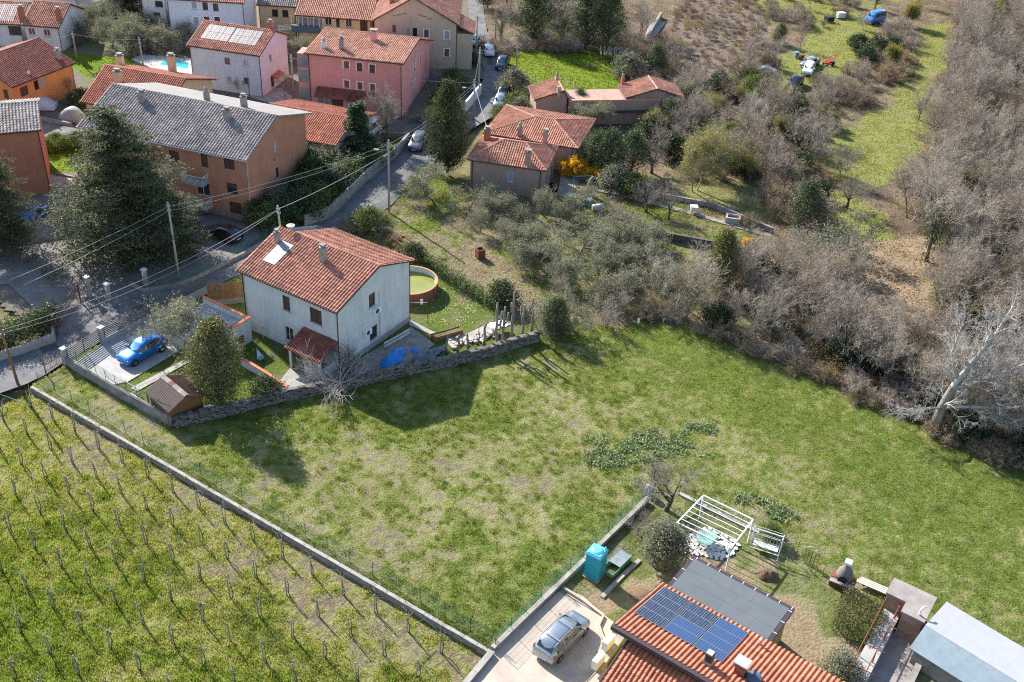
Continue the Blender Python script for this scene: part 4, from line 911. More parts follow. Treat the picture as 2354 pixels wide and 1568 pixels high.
u, z = H6.on(H6.right, t2(185, 610)); mb = MB(); mb.slab([(H6.L + .9, u - 1.2, z - .25), (H6.L + .9, u + 1.2, z - .25), (H6.L, u + 1.2, z + .15), (H6.L, u - 1.2, z + .15)], .1); mb.build('porch_roof', MATS['brick_red'], H6.root)
# --- pink house
H7 = House('pink_house', 'tall salmon pink house with wide red tiled roof', (697.2, 122.2), (927.7, 147.2), 7.6, (997.1, 93), (965.2, 88.9), over=.55, overg=.5)
for q in ((775, 540), (885, 555), (990, 570)): H7.win('front', t2(*q), .75, 1.1, 'red' if q[0] == 775 else 'brown' if q[0] == 885 else 'dark', 'frame_white')
for q in ((777, 700), (887, 715), (992, 730)): H7.win('front', t2(*q), .75, 1.1, 'red', 'frame_white')
for q, s_ in (((1340, 415), 'dark'), ((1388, 380), 'dark'), ((1338, 530), 'dark'), ((1338, 690), 'grey'), ((1428, 740), 'dark')): H7.win('right', t2(*q), .65, 1.0, s_, 'frame_white')
H7.win('front', t2(590, 830), 2.0, 1.8, 'curtain'); H7.win('front', t2(830, 860), 1.7, 1.8, 'curtain'); H7.win('front', t2(700, 845), 1.6, 1.8, 'door')
H7.finish('plaster_pink', 'tile_pale', .27, .4, pipes=((0, 0), (1, 0)))
for q, w, h, m_, c_ in ((t2(592, 400), .6, .9, 'plaster_white', 'pot'), (t2(737, 410), .55, 1.4, 'chimney_plaster', 'flat'), (t2(1003, 335), .8, 1.2, 'plaster_pink2', 'slab')): chimney(H7.root, H7.onroof(q), w, w * .85, h, m_, c_)
u0, z0_ = H7.on(H7.front, t2(535, 715)); u1, _ = H7.on(H7.front, t2(980, 775))
mb = MB(); mb.slab([(u0, -1.6, z0_ - .75), (u1 + .8, -1.6, z0_ - .75), (u1 + .8, -.01, z0_), (u0, -.01, z0_)], .12); prf = mb.build('lean_to_roof', MATS['slab_brown'], H7.root)
tile_slope('roof_tiling', prf, (u0, -1.6, z0_ - .75), (1, 0, 0), (0, 1.6, .75), [(0, 0), (u1 + .8 - u0, 0), (u1 + .8 - u0, 1.75), (0, 1.75)], .25, .4, MATS['tile_dark'])
mb = MB(); mb.box(-1.7, -.002, .3, 2.6, 0, H7.ze_w - .3); bay = mb.build('bay', MATS['plaster_pink'], H7.root)
for z in (1.0, 3.4, 5.4):
    mb = MB(); mb.box(-1.6, -.12, .22, .297, z, z + 1.6); mb.build('bay_window', MATS['pane_curtain'], bay)
# --- red roofed long low building behind the grey roof
H5 = House('long_house', 'long low red roofed house with cream gable behind the grey roof', (183, 234), (374, 268), 3.6, (497, 183), (427.6, 181.9), over=.4, overg=.5)
H5.finish('plaster_cream', 'tile_red', .28, .4)
H9 = House('garage_block', 'low bright red roofed outbuilding between orange block and pink house', (572, 299), (772.2, 336), 3.4, (866.6, 262.4), (815.2, 273.5), over=.3, overg=.4)
H9.finish('plaster_pale', 'tile_red', .27, .4)
for q, h_ in ((t1(1000, 545), 1.3), (t1(1430, 600), 2.2), (t1(985, 690), 1.5)):
    p = H5.onroof(q, q[1] < 175); chimney(H5.root, p, .8, .7, h_, 'plaster_cream', 'flat')
# --- beige house with the wide gable, and the yellow wing
a_, b_ = Vector(G(*t2(1705, 212), 6.6)), Vector(G(*t2(985, 178), 6.6)); du = (a_ - b_).normalized(); dv = Vector((-du.y, du.x, 0))
H8 = House('beige_house', 'large beige gabled house with salmon tiled roof beside the upper road', tuple(a_), tuple(a_ + dv * 15), 6.6, over=.35, overg=.35, W=(a_ - b_).length, yr=(a_ - b_).length * .52, zr=10.2, zrear=6.6)
for q, st in (((1170, 240), 'red'), ((1288, 262), 'grey'), ((1342, 268), 'dark'), ((1437, 280), 'red'), ((1607, 295), 'grey'), ((1605, 440), 'red')): H8.win('left', t2(*q), .62 if q[0] < 1400 else .75, 1.25, st, 'frame_white' if q[0] > 1400 else None)
H8.finish('plaster_beige', 'tile_pale', .27, .4, pipes=((0, 0),))
f = H8.left; m8 = MB()
for q in ((1180, 132), (1215, 123), (1255, 113), (1390, 125), (1425, 140), (1462, 157)):
    u, z = H8.on(f, t2(*q)); p = [f.p(u - .3, z - .06, .02), f.p(u + .3, z - .06, .02), f.p(u + .3, z + .06, .02), f.p(u - .3, z + .06, .02)]; m8.quad(*p)
m8.build('vent_slot', MATS['shutter_red'], H8.root)
chimney(H8.root, (3.2, H8.W - 2.2, H8.zr - 2.2), .7, .6, 1.7, 'brick_red', 'slab')
ext = MB(); ext.box(.3, 5.5, -2.3, -.02, 0, 5.2); e = ext.build('side_wing', MATS['plaster_beige'], H8.root)
rf = MB(); rf.slab([(0, -2.6, 5.25), (5.8, -2.6, 5.25), (5.8, -.4, 6.3), (0, -.4, 6.3)], .1); rf = rf.build('side_roof', MATS['slab_brown'], H8.root)
tile_slope('roof_tiling', rf, (0, -2.6, 5.25), (1, 0, 0), (0, 2.2, 1.05), [(0, 0), (5.8, 0), (5.8, 2.4), (0, 2.4)], .27, .4, MATS['tile_pale'])
H8b = House('yellow_wing_house', 'yellow house with glazed verandah under a long red roof', t2(345, 125), t2(985, 172), 5.2, over=.5, overg=.3, W=11, yr=5.5, zr=7.2, zrear=5.2)
for q, w, h, st in (((625, 180), 1.0, 1.1, 'white'), ((705, 190), .5, 1.2, 'dark'), ((795, 195), .9, 1.1, 'white'), ((920, 215), 1.1, 1.6, 'door'), ((440, 180), 3.6, 1.25, 'curtain')): H8b.win('front', t2(*q), w, h, st)
H8b.finish('plaster_yellow', 'tile_pale', .27, .4)
u, z = H8b.on(H8b.front, t2(445, 235)); mb = MB(); mb.box(u - 2.1, u + 2.1, -.5, -.003, z - .55, z + .45); mb.build('verandah_panel', M('verandah', (.10, .13, .15), var=.1), H8b.root)
mb = MB()
for x in np.linspace(u - 2.05, u + 2.05, 6): mb.box(x - .04, x + .04, -.48, -.42, z + .45, z + 1.9)
mb.build('verandah_frame', MATS['frame_white'], H8b.root)

# --- house at the top left, with dark solar panels on its lower roof
HT = House('pinkish_house', 'pale house with red roof and brick chimney at the top left', t1(175, 207), t1(490, 232), 3.6, over=.3, overg=.3, W=8.6, yr=4.6, zr=5.6, zrear=3.7)
for q in ((262, 262), (388, 272)): HT.win('front', t1(*q), .95, 1.0, 'red')
HT.finish('plaster_pale', 'tile_old', .27, .4, pipes=((1, 0),))
chimney(HT.root, HT.onroof(t1(492, 165)), .6, .6, 1.5, 'brick_red', 'flat'); chimney(HT.root, HT.onroof(t1(185, 150)), .7, .6, 1.5, 'brick_red', 'flat')
HTb = House('panel_house', 'low pale wing with blue solar panels at the top left corner', t1(-250, 190), t1(170, 205), 3.3, over=.3, overg=.2, W=8.6, yr=4.6, zr=5.0, zrear=3.7)
HTb.win('front', t1(135, 255), 1.7, 1.3, 'dark'); HTb.finish('plaster_pale', 'tile_old', .27, .4)
vv = Vector((0, 1, HTb.m)).normalized(); nn = Vector((0, -HTb.m, 1)).normalized(); o0 = HTb.onroof(t1(-10, 175)); o1 = HTb.onroof(t1(105, 180)); oT = HTb.onroof(t1(-10, 35))
M('pv_cell', (.03, .045, .10), rough=.4, var=.15, scale=4, spec=.2)
hh = (oT - o0).dot(vv)
for i in range(6):
    for j in range(2):
        a = o0 + Vector(((o1.x - o0.x) * (i - 3) / 3 + .03, 0, 0)) + vv * hh * j / 2 + nn * .1; b = (o1.x - o0.x) / 3 - .06; e = hh / 2 - .06
        p_ = MB().slab([a, a + Vector((b, 0, 0)), a + Vector((b, 0, 0)) + vv * e, a + vv * e], .04).build('solar_panel', MATS['pv_cell'], HTb.root)
        MB().slab([a - Vector((.03, 0, 0)) - vv * .03 - nn * .01, a + Vector((b + .03, 0, 0)) - vv * .03 - nn * .01, a + Vector((b + .03, 0, 0)) + vv * (e + .03) - nn * .01, a + vv * (e + .03) - Vector((.03, 0, 0)) - nn * .01], .03).build('panel_frame', MATS['galv'], p_)
# --- pale blue flats at the top, white annex, tan house
HF = House('white_flats', 'pale blue white block of flats with brown downpipes at the top', t1(1360, -10), t1(2020, 28), 7.2, over=.3, overg=.3, W=9, yr=4.5, zr=9, zrear=7.2)
for q, st in (((1605, 45), 'grey'), ((1698, 52), 'dark'), ((1785, 60), 'dark'), ((1622, 172), 'grey'), ((1712, 170), 'brown'), ((1798, 172), 'brown')): HF.win('front', t1(*q), .8, 1.1, st, 'frame_white')
HF.finish('plaster_blue', 'tile_pale', .27, .4, pipes=((0, 0), (1, 0)))
HG = House('white_annex', 'white lower building beside the pale blue flats', t1(1150, -40), t1(1370, -20), 6.0, over=.2, overg=.2, W=8, yr=4, zr=7.2, zrear=6.0)
HG.win('front', t1(1315, 35), 1.2, .9, 'dark'); HG.win('front', t1(1300, 130), 1.0, .9, 'brown'); HG.finish('plaster_pale', 'tile_pale', .27, .4)
HN = House('tan_house', 'tan ochre house with grey roof in the gap at the top', t2(30, 40), t2(360, 60), 5.0, over=.4, overg=.3, W=9, yr=4.5, zr=7, zrear=5)
for q in ((185, 110), (270, 115)): HN.win('front', t2(*q), .9, 1.1, 'dark')
HN.finish('plaster_cream', 'tile_grey', .3, .4)
for i, (a_, b_, m_, lb) in enumerate(((t1(330, -18), t1(640, -5), 'tile_old', 'reddish roofed house at the top edge behind the cedar, only partly in view'),)):
    hx = House('far_house', lb, a_, b_, 3.2, over=.3, overg=.3, W=8, yr=4, zr=5, zrear=3.2); hx.finish('plaster_pale', m_, .3, .4)

# --- hip roofed houses
class Hip:
    def __init__(s, name, label, A, B, W, ridge_x, zr, ze, over, wallmat, tilemat, cat='house', tw=.27, tl=.4, single=0):
        a, b = Vector(G(*A, ze)), Vector(G(*B, ze)); x = b - a; L = x.length; x.normalize(); y = Vector((-x.y, x.x, 0)); o = a + x * over + y * over
        s.root = r = thing(name, label, cat, (o.x, o.y, 0), math.atan2(x.y, x.x)); s.over = over
        s.L, s.W, s.ze, s.zr, s.rx = L - 2 * over, W - 2 * over, ze, zr, [q - over for q in ridge_x]
        s.front = Facade((0, 0, 0), (1, 0, 0), s.L, ze - .03); s.right = Facade((s.L, 0, 0), (0, 1, 0), s.W, ze - .03); s.back = Facade((s.L, s.W, 0), (-1, 0, 0), s.L, ze - .03); s.left = Facade((0, s.W, 0), (0, -1, 0), s.W, ze - .03)
        s.wm, s.tm, s.tw, s.tl, s.single = wallmat, tilemat, tw, tl, single; s.m = (zr - ze) / (W / 2)
    loc = House.loc; w = House.w; on = House.on; win = House.win
    def onroof(s, px): 
        Rm = Matrix.Rotation(s.root.rotation_euler.z, 3, 'Z'); return s.loc(GP(px, s.w((0, -s.over, s.ze)), Rm @ Vector((0, -s.m, 1))))
    def finish(s, gut='gutter_brown', pipes=(0, 1)):
        mb = MB(); [f.emit(mb) for f in (s.front, s.right, s.back, s.left)]; mb.build('wall', MATS[s.wm], s.root)
        x0, x1, y0, y1, yc = -s.over, s.L + s.over, -s.over, s.W + s.over, s.W / 2; P0, P1 = Vector((s.rx[0], yc, s.zr)), Vector((s.rx[1], yc, s.zr))
        c = [Vector((x0, y0, s.ze)), Vector((x1, y0, s.ze)), Vector((x1, y1, s.ze)), Vector((x0, y1, s.ze))]
        rf = MB(); dz = Vector((0, 0, -.02))
        rf.add([*c, P0, P1], [(0, 1, 5, 4), (1, 2, 5), (2, 3, 4, 5), (3, 0, 4), (3, 2, 1, 0)]); roof = rf.build('roof', MATS['slab_brown'], s.root)
        for (e0, e1, rest) in ((c[0], c[1], [P1, P0]), (c[1], c[2], [P1]), (c[2], c[3], [P0, P1]), (c[3], c[0], [P0])):
            eu = (e1 - e0).normalized(); nrm = eu.cross(rest[0] - e0).normalized(); ev = nrm.cross(eu)
            tile_slope('roof_tiling', roof, e0, eu, ev, [((q - e0).dot(eu), (q - e0).dot(ev)) for q in [e0, e1, *rest]], s.tw, s.tl, MATS[s.tm], lift=.02)
        up = Vector((0, 0, .05))
        for p, q in ((P0, P1), (c[0], P0), (c[3], P0), (c[1], P1), (c[2], P1)): ridge_caps(roof, p + up, q + up, MATS[s.tm])
        g = MB()
        for p, q in ((c[0], c[1]), (c[1], c[2]), (c[3], c[0])): g.tube([p + Vector((0, 0, -.05)), q + Vector((0, 0, -.05))], .08, 6)
        g.build('gutter', MATS[gut], s.root)
        for k in pipes: d = MB(); xx = (.25, s.L - .35)[k]; d.tube([(xx, -s.over, s.ze - .08), (xx, -.07, s.ze - .35), (xx, -.07, 0)], .05, 6); d.build('downpipe', MATS[gut], s.root)
        return s
qz = lambda x, y: (1059.6 + .15416 * x, 246.8 + .15416 * y)
B1 = Hip('brown_house', 'brown house with hipped red roof, lower front wing by the olive grove', qz(85, 775), qz(1270, 950), 6.9, (3.45, 6.05), 5.15, 3.7, .35, 'plaster_brown', 'tile_old')
B1.win('front', qz(735, 1040), .75, 1.25, 'grey'); B1.win('right', qz(1335, 1110), .8, 1.9, 'door'); B1.win('right', qz(1270, 1050), .45, .9, 'white'); B1.finish()
chimney(B1.root, B1.onroof(qz(995, 845)), .6, .55, 1.5, 'plaster_brown', 'slab'); chimney(B1.root, (B1.L - 1.2, B1.W - .2, 3.7), .5, .5, 2.0, 'plaster_brown', 'slab'); chimney(B1.root, (.8, B1.W - 1.8, 4.0), .7, .6, 1.6, 'brick_red', 'none')
B2 = Hip('brown_rear_house', 'wide hipped red roof of the brown house behind the front wing', qz(331, 387), qz(1745, 620), 9.6, (5.07, 7.5), 4.4, 3.35, .4, 'plaster_brown', 'tile_old')
B2.win('right', qz(1790, 660), .9, 1.3, 'grey'); B2.finish(pipes=(1,)); chimney(B2.root, B2.onroof(qz(875, 425)), .55, .5, 1.2, 'plaster_brown', 'pot')
# --- beige complex: two gabled units joined by a flat link
C1 = House('garden_annex', 'small tan gabled annex with terracotta roof left of the flat link', t3(190, 715), t3(245, 830), 3.5, t3(530, 830), t3(485, 755), over=.25, overg=.3)
C1.finish('plaster_tan', 'tile_pale', .27, .4, pipes=())
chimney(C1.root, C1.onroof(t3(440, 770)), .45, .4, .6, 'plaster_tan', 'slab'); chimney(C1.root, (.6, C1.W - .7, C1.zc + .3), .45, .4, 1.4, 'plaster_tan', 'pot')
C2 = House('garden_annex', 'wider tan gabled annex with terracotta roof at the right end of the link', t3(930, 705), t3(1000, 815), 3.5, over=.25, overg=.3, W=7.9, yr=4.1, zr=4.7, zrear=3.5)
C2.finish('plaster_tan', 'tile_pale', .27, .4, pipes=()); chimney(C2.root, C2.onroof(t3(968, 700)), .45, .4, 1.0, 'brick_red', 'pot')
la, lb_ = Vector(G(*t3(530, 832), 3.4)), Vector(G(*t3(1285, 820), 3.4)); lu = (lb_ - la).normalized(); lv = Vector((-lu.y, lu.x, 0))
lk = thing('link_building', 'flat roofed mauve brown link between the two gabled annexes', 'building', (la.x, la.y, 0), math.atan2(lu.y, lu.x)); LL = (lb_ - la).length
mb = MB(); mb.box(0, LL, 0, 4.2, 0, 3.2); mb.build('wall', MATS['plaster_tan'], lk)
mb = MB(); mb.box(-.05, LL + .05, -.06, .3, 3.202, 3.42); mb.build('parapet_coping', MATS['tile_pale'] if False else M('coping_orange', (.55, .28, .18), var=.12), lk)
mb = MB(); mb.box(LL * .45, LL, -.5, -.002, 1.75, 1.9); mb.build('canopy', MATS['iron'], lk)
mb = MB(); mb.box(.1, .7, -.03, -.001, .1, 2.1); mb.build('door', MATS['shutter_grey'], lk)

# --- yellow house with the solar panels, bottom right
uz = lambda x, y: ((1880 + .30586 * x) / 1.37782, (1700 + .30586 * y) / 1.37782)
ZF = 4.8
fa, fb = Vector(G(*uz(210, 905), ZF)), Vector(G(*uz(1240, 1503), ZF)); eu = (fb - fa).normalized(); en = Vector((-eu.y, eu.x, 0))
HB = thing('yellow_house', 'yellow house with terracotta tiled roofs and blue solar panels, bottom right', 'house', (fa.x, fa.y, 0), math.atan2(eu.y, eu.x))
LB, DB, SL = 16.5, 6.15, -.25
zr_ = lambda y: ZF + SL * y
mb = MB(); mb.box(.6, LB - .6, .4, DB - .3, 0, 3.0); mb.box(.6, LB - .6, .38, .42, 3.0, 4.55); mb.add([(.6, .4, 3), (.6, DB - .3, 3), (.6, DB - .3, zr_(DB) - .1), (.6, .4, ZF - .2)], [(3, 2, 1, 0)]); mb.build('wall', M('plaster_mustard', (.46, .33, .10), rough=.9, var=.08, scale=.6), HB)
mb = MB(); mb.slab([(0, 0, ZF), (LB, 0, ZF), (LB, DB, zr_(DB)), (0, DB, zr_(DB))], .16); rB = mb.build('roof', MATS['slab_brown'], HB)
mb = MB(); mb.box(-.06, LB, -.30, -.002, ZF - .26, ZF + .05); mb.box(-.10, -.002, -.30, DB, ZF - 1.9, ZF - 1.75) if False else None; mb.build('fascia', M('fascia_brown', (.055, .04, .045), rough=.5, var=.15), HB)
mb = MB(); mb.slab([(-.08, -.0, ZF + .05), (-.001, 0, ZF + .05), (-.001, DB, zr_(DB) + .05), (-.08, DB, zr_(DB) + .05)], .24); mb.build('verge_board', MATS['fascia_brown'], HB)
def rp(px, lift=0):                                   # point on the upper roof under a pixel, in house frame
    v = Vector(GP(px, fa, Matrix.Rotation(HB.rotation_euler.z, 3, 'Z') @ Vector((0, -SL, 1)))); return Matrix.Rotation(-HB.rotation_euler.z, 4, 'Z') @ (v - HB.location)
pc = [rp(uz(*q)) for q in ((410, 795), (720, 530), (1600, 1010), (1330, 1320))]
X0, X1 = (pc[0].x + pc[1].x) / 2, (pc[2].x + pc[3].x) / 2; Y0, Y1 = (pc[0].y + pc[3].y) / 2, min((pc[1].y + pc[2].y) / 2, DB - .05)
sl = math.hypot(1, SL); ny_ = DB * sl
# slope frame: starts at the low far edge, runs up to the fascia
tile_slope('roof_tiling', rB, (LB, DB, zr_(DB)), (-1, 0, 0), (0, -1, -SL), [(0, 0), (LB, 0), (LB, ny_), (0, ny_)], .30, .42, MATS['tile_near'], single=210, holes=[[(LB - X1 + .1, (DB - Y1) * sl), (LB - X0 - .1, (DB - Y1) * sl), (LB - X0 - .1, (DB - Y0) * sl - .15), (LB - X1 + .1, (DB - Y0) * sl - .15)]])
# photovoltaic modules, cell grid and pale bus dots in the material
def pv_mat(name, col, dot):
    m = bpy.data.materials.new(name); m.use_nodes = True; nt = m.node_tree; N = nt.nodes; L = nt.links; b = N['Principled BSDF']
    tc = N.new('ShaderNodeTexCoord'); sx = N.new('ShaderNodeSeparateXYZ'); L.new(tc.outputs['Object'], sx.inputs[0])
    def cell(src, sc):
        mu = N.new('ShaderNodeMath'); mu.operation = 'MULTIPLY'; mu.inputs[1].default_value = sc; L.new(src, mu.inputs[0])
        fr = N.new('ShaderNodeMath'); fr.operation = 'FRACT'; L.new(mu.outputs[0], fr.inputs[0])
        s_ = N.new('ShaderNodeMath'); s_.operation = 'SUBTRACT'; s_.inputs[1].default_value = .5; L.new(fr.outputs[0], s_.inputs[0])
        a = N.new('ShaderNodeMath'); a.operation = 'ABSOLUTE'; L.new(s_.outputs[0], a.inputs[0]); return a.outputs[0]
    cx, cy = cell(sx.outputs[0], 1 / .168), cell(sx.outputs[1], 1 / .158)
    if dot: o_ = N.new('ShaderNodeMath'); o_.operation = 'ADD'; th = .86
    else: o_ = N.new('ShaderNodeMath'); o_.operation = 'MAXIMUM'; th = .455
    L.new(cx, o_.inputs[0]); L.new(cy, o_.inputs[1])
    g = N.new('ShaderNodeMath'); g.operation = 'GREATER_THAN'; g.inputs[1].default_value = th; L.new(o_.outputs[0], g.inputs[0])
    mx = N.new('ShaderNodeMix'); mx.data_type = 'RGBA'; mx.inputs[6].default_value = lin(col); mx.inputs[7].default_value = (.50, .54, .62, 1) if dot else (.09, .15, .28, 1)
    L.new(g.outputs[0], mx.inputs[0]); L.new(mx.outputs[2], b.inputs['Base Color']); b.inputs['Roughness'].default_value = .2; b.inputs['Specular IOR Level'].default_value = .6; MATS[name] = m; return m
pv_mat('pv_mono', (.018, .025, .05), True); pv_mat('pv_poly', (.02, .045, .12), False)
ml, mw = (X1 - X0) / 3, (Y1 - Y0) / 4
rotp = Matrix.Rotation(math.atan(SL), 4, 'X')
for i in range(3):
    for j in range(4):
        mono = i == 0 or (i == 1 and j >= 2); cx, cy = X0 + (i + .5) * ml, Y0 + (j + .5) * mw; p = Vector((cx, cy, zr_(cy) + .17))
        mb = MB(); w2, h2 = ml / 2 - (.035 if True else 0), mw * sl / 2 - .012; mb.box(-w2, w2, -h2, h2, -.04, -.003); fo = mb.build('solar_panel', MATS['galv'], HB); fo.matrix_local = Matrix.Translation(p) @ rotp
        nxc, nyc = 12, 6; c = MB(); c.box(-.168 * nxc / 2 * (w2 - .03) / 1.008, .168 * nxc / 2 * (w2 - .03) / 1.008, -h2 + .022, h2 - .022, -.003, .002); c.build('solar_cell_sheet', MATS['pv_mono' if mono else 'pv_poly'], fo)
# flat annex roof with bitumen sheets
ZL = 2.95
fc = [Vector(G(*uz(*q), ZL)) for q in ((1025, 183), (2083, 742), (1812, 1120), (740, 525))]; fl = [Matrix.Rotation(-HB.rotation_euler.z, 4, 'Z') @ (v - HB.location) for v in fc]
ax0, ax1 = (fl[0].x + fl[3].x) / 2, (fl[1].x + fl[2].x) / 2; ay0, ay1 = DB - .6, (fl[0].y + fl[1].y) / 2
mb = MB(); mb.box(ax0 + .35, ax1 - .25, ay0, ay1 - .35, 0, 2.6); mb.build('annex_wall', MATS['plaster_mustard'], HB)
mb = MB(); mb.box(ax0, ax1, ay0, ay1, 2.62, ZL - .002); an = mb.build('annex_roof', MATS['fascia_brown'], HB)
M('bitumen', (.105, .12, .13), rough=.8, var=.08, scale=.8, bump=.002, bscale=40, rnd=.025)
inx0, inx1, iny1 = ax0 + .28, ax1 - .28, ay1 - .28; sw_ = (iny1 - ay0) / 4; k = 0
for j in range(4):
    cuts = [inx0] + sorted([inx0 + (inx1 - inx0) * c for c in ((.30, .62), (.48, .8), (.16, .55), (.25, .45, .68))[j]]) + [inx1]
    for c0_, c1_ in zip(cuts, cuts[1:]): s_ = MB(); s_.box(c0_ + .005, c1_ - .005, ay0 + sw_ * j + .006, ay0 + sw_ * (j + 1) - .006, ZL + .001, ZL + .012 + .003 * (k % 2)); k += 1; s_.build('bitumen_sheet', MATS['bitumen'], an)
mb = MB()
for t in np.linspace(.05, .98, 9): x = ax0 + (ax1 - ax0) * t; mb.box(x - .02, x + .02, ay1 - .27, ay1 + .005, ZL, ZL + .02)
for t in (.15, .4, .65, .9):
    y = ay0 + (ay1 - ay0) * t; mb.box(ax0 - .005, ax0 + .27, y - .02, y + .02, ZL, ZL + .02); mb.box(ax1 - .27, ax1 + .005, y - .02, y + .02, ZL, ZL + .02)
mb.build('edge_clip', MATS['white_paint'], an)
# lower roof in front
zl = ZF - .75; S2 = .32; D2 = 4.5; xs0 = 1.15
mb = MB(); mb.slab([(xs0, -D2, zl - S2 * D2), (LB + 2, -D2, zl - S2 * D2), (LB + 2, .3, zl + S2 * .3), (xs0, .3, zl + S2 * .3)], .14); r2 = mb.build('lower_roof', MATS['slab_brown'], HB)
l2_ = D2 * math.hypot(1, S2)
tile_slope('roof_tiling', r2, (xs0, -D2, zl - S2 * D2), (1, 0, 0), (0, 1, S2), [(0, 0), (LB + 2 - xs0, 0), (LB + 2 - xs0, l2_), (0, l2_)], .29, .40, MATS['tile_near'], single=90)
mb = MB(); mb.box(xs0 + .35, LB, -D2 + .5, .3, 0, 2.2); mb.build('lower_wall', MATS['plaster_mustard'], HB)
g = MB(); g.tube([(xs0 - .08, -D2, zl - S2 * D2 + .02), (xs0 - .08, .1, zl + .05)], .08, 6); g.build('gutter', MATS['fascia_brown'], HB)
def bchim(px, w, d, h, base, cap):
    p = rp(px); mb = MB(); mb.box(p.x - w / 2, p.x + w / 2, p.y - d / 2, p.y + d / 2, p.z - .3, p.z + h); c = mb.build('chimney', MATS[base], HB); k = MB()
    if cap == 'cowl':
        for i in range(4): k.box(p.x - .22, p.x + .22, p.y - .22, p.y + .22, p.z + h + .02 + i * .13, p.z + h + .10 + i * .13); k.box(p.x - .17, p.x + .17, p.y - .17, p.y + .17, p.z + h + .1 + i * .13, p.z + h + .15 + i * .13)
        k.box(p.x - .24, p.x + .24, p.y - .24, p.y + .24, p.z + h + .56, p.z + h + .64); k.build('chimney_cowl', MATS['iron'], c); t = MB(); t.box(p.x - .2, p.x + .2, p.y - .2, p.y + .2, p.z + h + .642, p.z + h + .70); t.build('cowl_lid', MATS['concrete_light'], c)
    else:
        k.box(p.x - w * .72, p.x + w * .72, p.y - d * .72, p.y + d * .72, p.z + h + .12, p.z + h + .2); k.box(p.x - w * .3, p.x + w * .3, p.y - d * .3, p.y + d * .3, p.z + h, p.z + h + .12); k.build('chimney_cap', MATS['concrete_light'], c)
    return c
M('brick_dark', (.20, .075, .05), rough=.9, var=.3, scale=6)
bchim(uz(1180, 1325), .5, .45, .42, 'concrete', 'cowl'); bchim(uz(1510, 1420), .62, .55, .95, 'brick_dark', 'cap')
p = rp(uz(1650, 1480)); k = MB(); k.lathe([(.32, p.z + .02), (.5, p.z + .1), (.46, p.z + .3), (.1, p.z + .42), (.04, p.z + .75), (.1, p.z + .8)], 12, (p.x, p.y)); k.build('satellite_dish', M('dish_blue', (.08, .11, .16), rough=.4), HB)
p = rp(uz(1720, 1130)); k = MB(); k.tube([(p.x, p.y, p.z), (p.x, p.y, p.z + .5)], .07, 8); k.lathe([(.12, p.z + .5), (.14, p.z + .6), (.02, p.z + .66)], 8, (p.x, p.y)); k.build('vent_pipe', MATS['galv'], HB)

# --- brown shed by the drive
sz = lambda x, y: ((380 + .20408 * x) / 1.37782, (1080 + .20408 * y) / 1.37782)
SH = House('garden_shed', 'brown wooden shed with ribbed metal roof by the stone wall', sz(375, 790), sz(750, 1110), 1.75, over=.3, overg=.25, W=3.5, yr=1.75, zr=2.55, zrear=1.75, cat='shed')
mbw = MB(); [f.emit(mbw) for f in (SH.front, SH.right, SH.back, SH.left)]; mbw.build('wall', M('shed_wood', (.16, .075, .035), rough=.8, var=.4, scale=4, stretch=(1, 1, 8)), SH.root)
M('shed_roof', (.115, .065, .058), rough=.45, var=.2, scale=2)
mb = MB(); x0, x1 = -.25, SH.L + .25
mb.slab([(x0, -.3, 1.75), (x1, -.3, 1.75), (x1, SH.yr, SH.zr), (x0, SH.yr, SH.zr)], .05); mb.slab([(x0, SH.yr, SH.zr), (x1, SH.yr, SH.zr), (x1, SH.W + .3, SH.zc), (x0, SH.W + .3, SH.zc)], .05); shr = mb.build('roof', MATS['shed_roof'], SH.root)
mb = MB()
for x in np.arange(x0 + .05, x1, .13):
    mb.bar((x, -.3, 1.765), (x, SH.yr - .1, SH.zr - .03), .03, .035); mb.bar((x, SH.yr + .1, SH.zr - .03), (x, SH.W + .3, SH.zc + .015), .03, .035)
tag(mb.build('roof_rib', MATS['shed_roof'], shr), kind='stuff')
for i in range(6):
    a, b = x0 + (x1 - x0) * i / 6, x0 + (x1 - x0) * (i + 1) / 6 - .015; mb = MB(); j = random.uniform(-.01, .01)
    mb.slab([(a, SH.yr - .22, SH.zr - .02 + j), (b, SH.yr - .22, SH.zr - .02 + j), (b, SH.yr, SH.zr + .07 + j), (a, SH.yr, SH.zr + .07 + j)], .03); mb.slab([(a, SH.yr, SH.zr + .07 + j), (b, SH.yr, SH.zr + .07 + j), (b, SH.yr + .22, SH.zr - .02 + j), (a, SH.yr + .22, SH.zr - .02 + j)], .03); mb.build('ridge_sheet', MATS['concrete_old'] if i != 2 else MATS['rust'], shr)
pa = SH.loc(G(*sz(420, 880), 1.4)); mb = MB()
for x in (.1, SH.L - .1): mb.bar((x, -.25, 0), (x, -.25, 1.7), .08, .08)
mb.bar((0, -.28, 1.5), (SH.L, -.28, 1.5), .04, .06); mb.build('post', MATS['wood_brown'], SH.root)

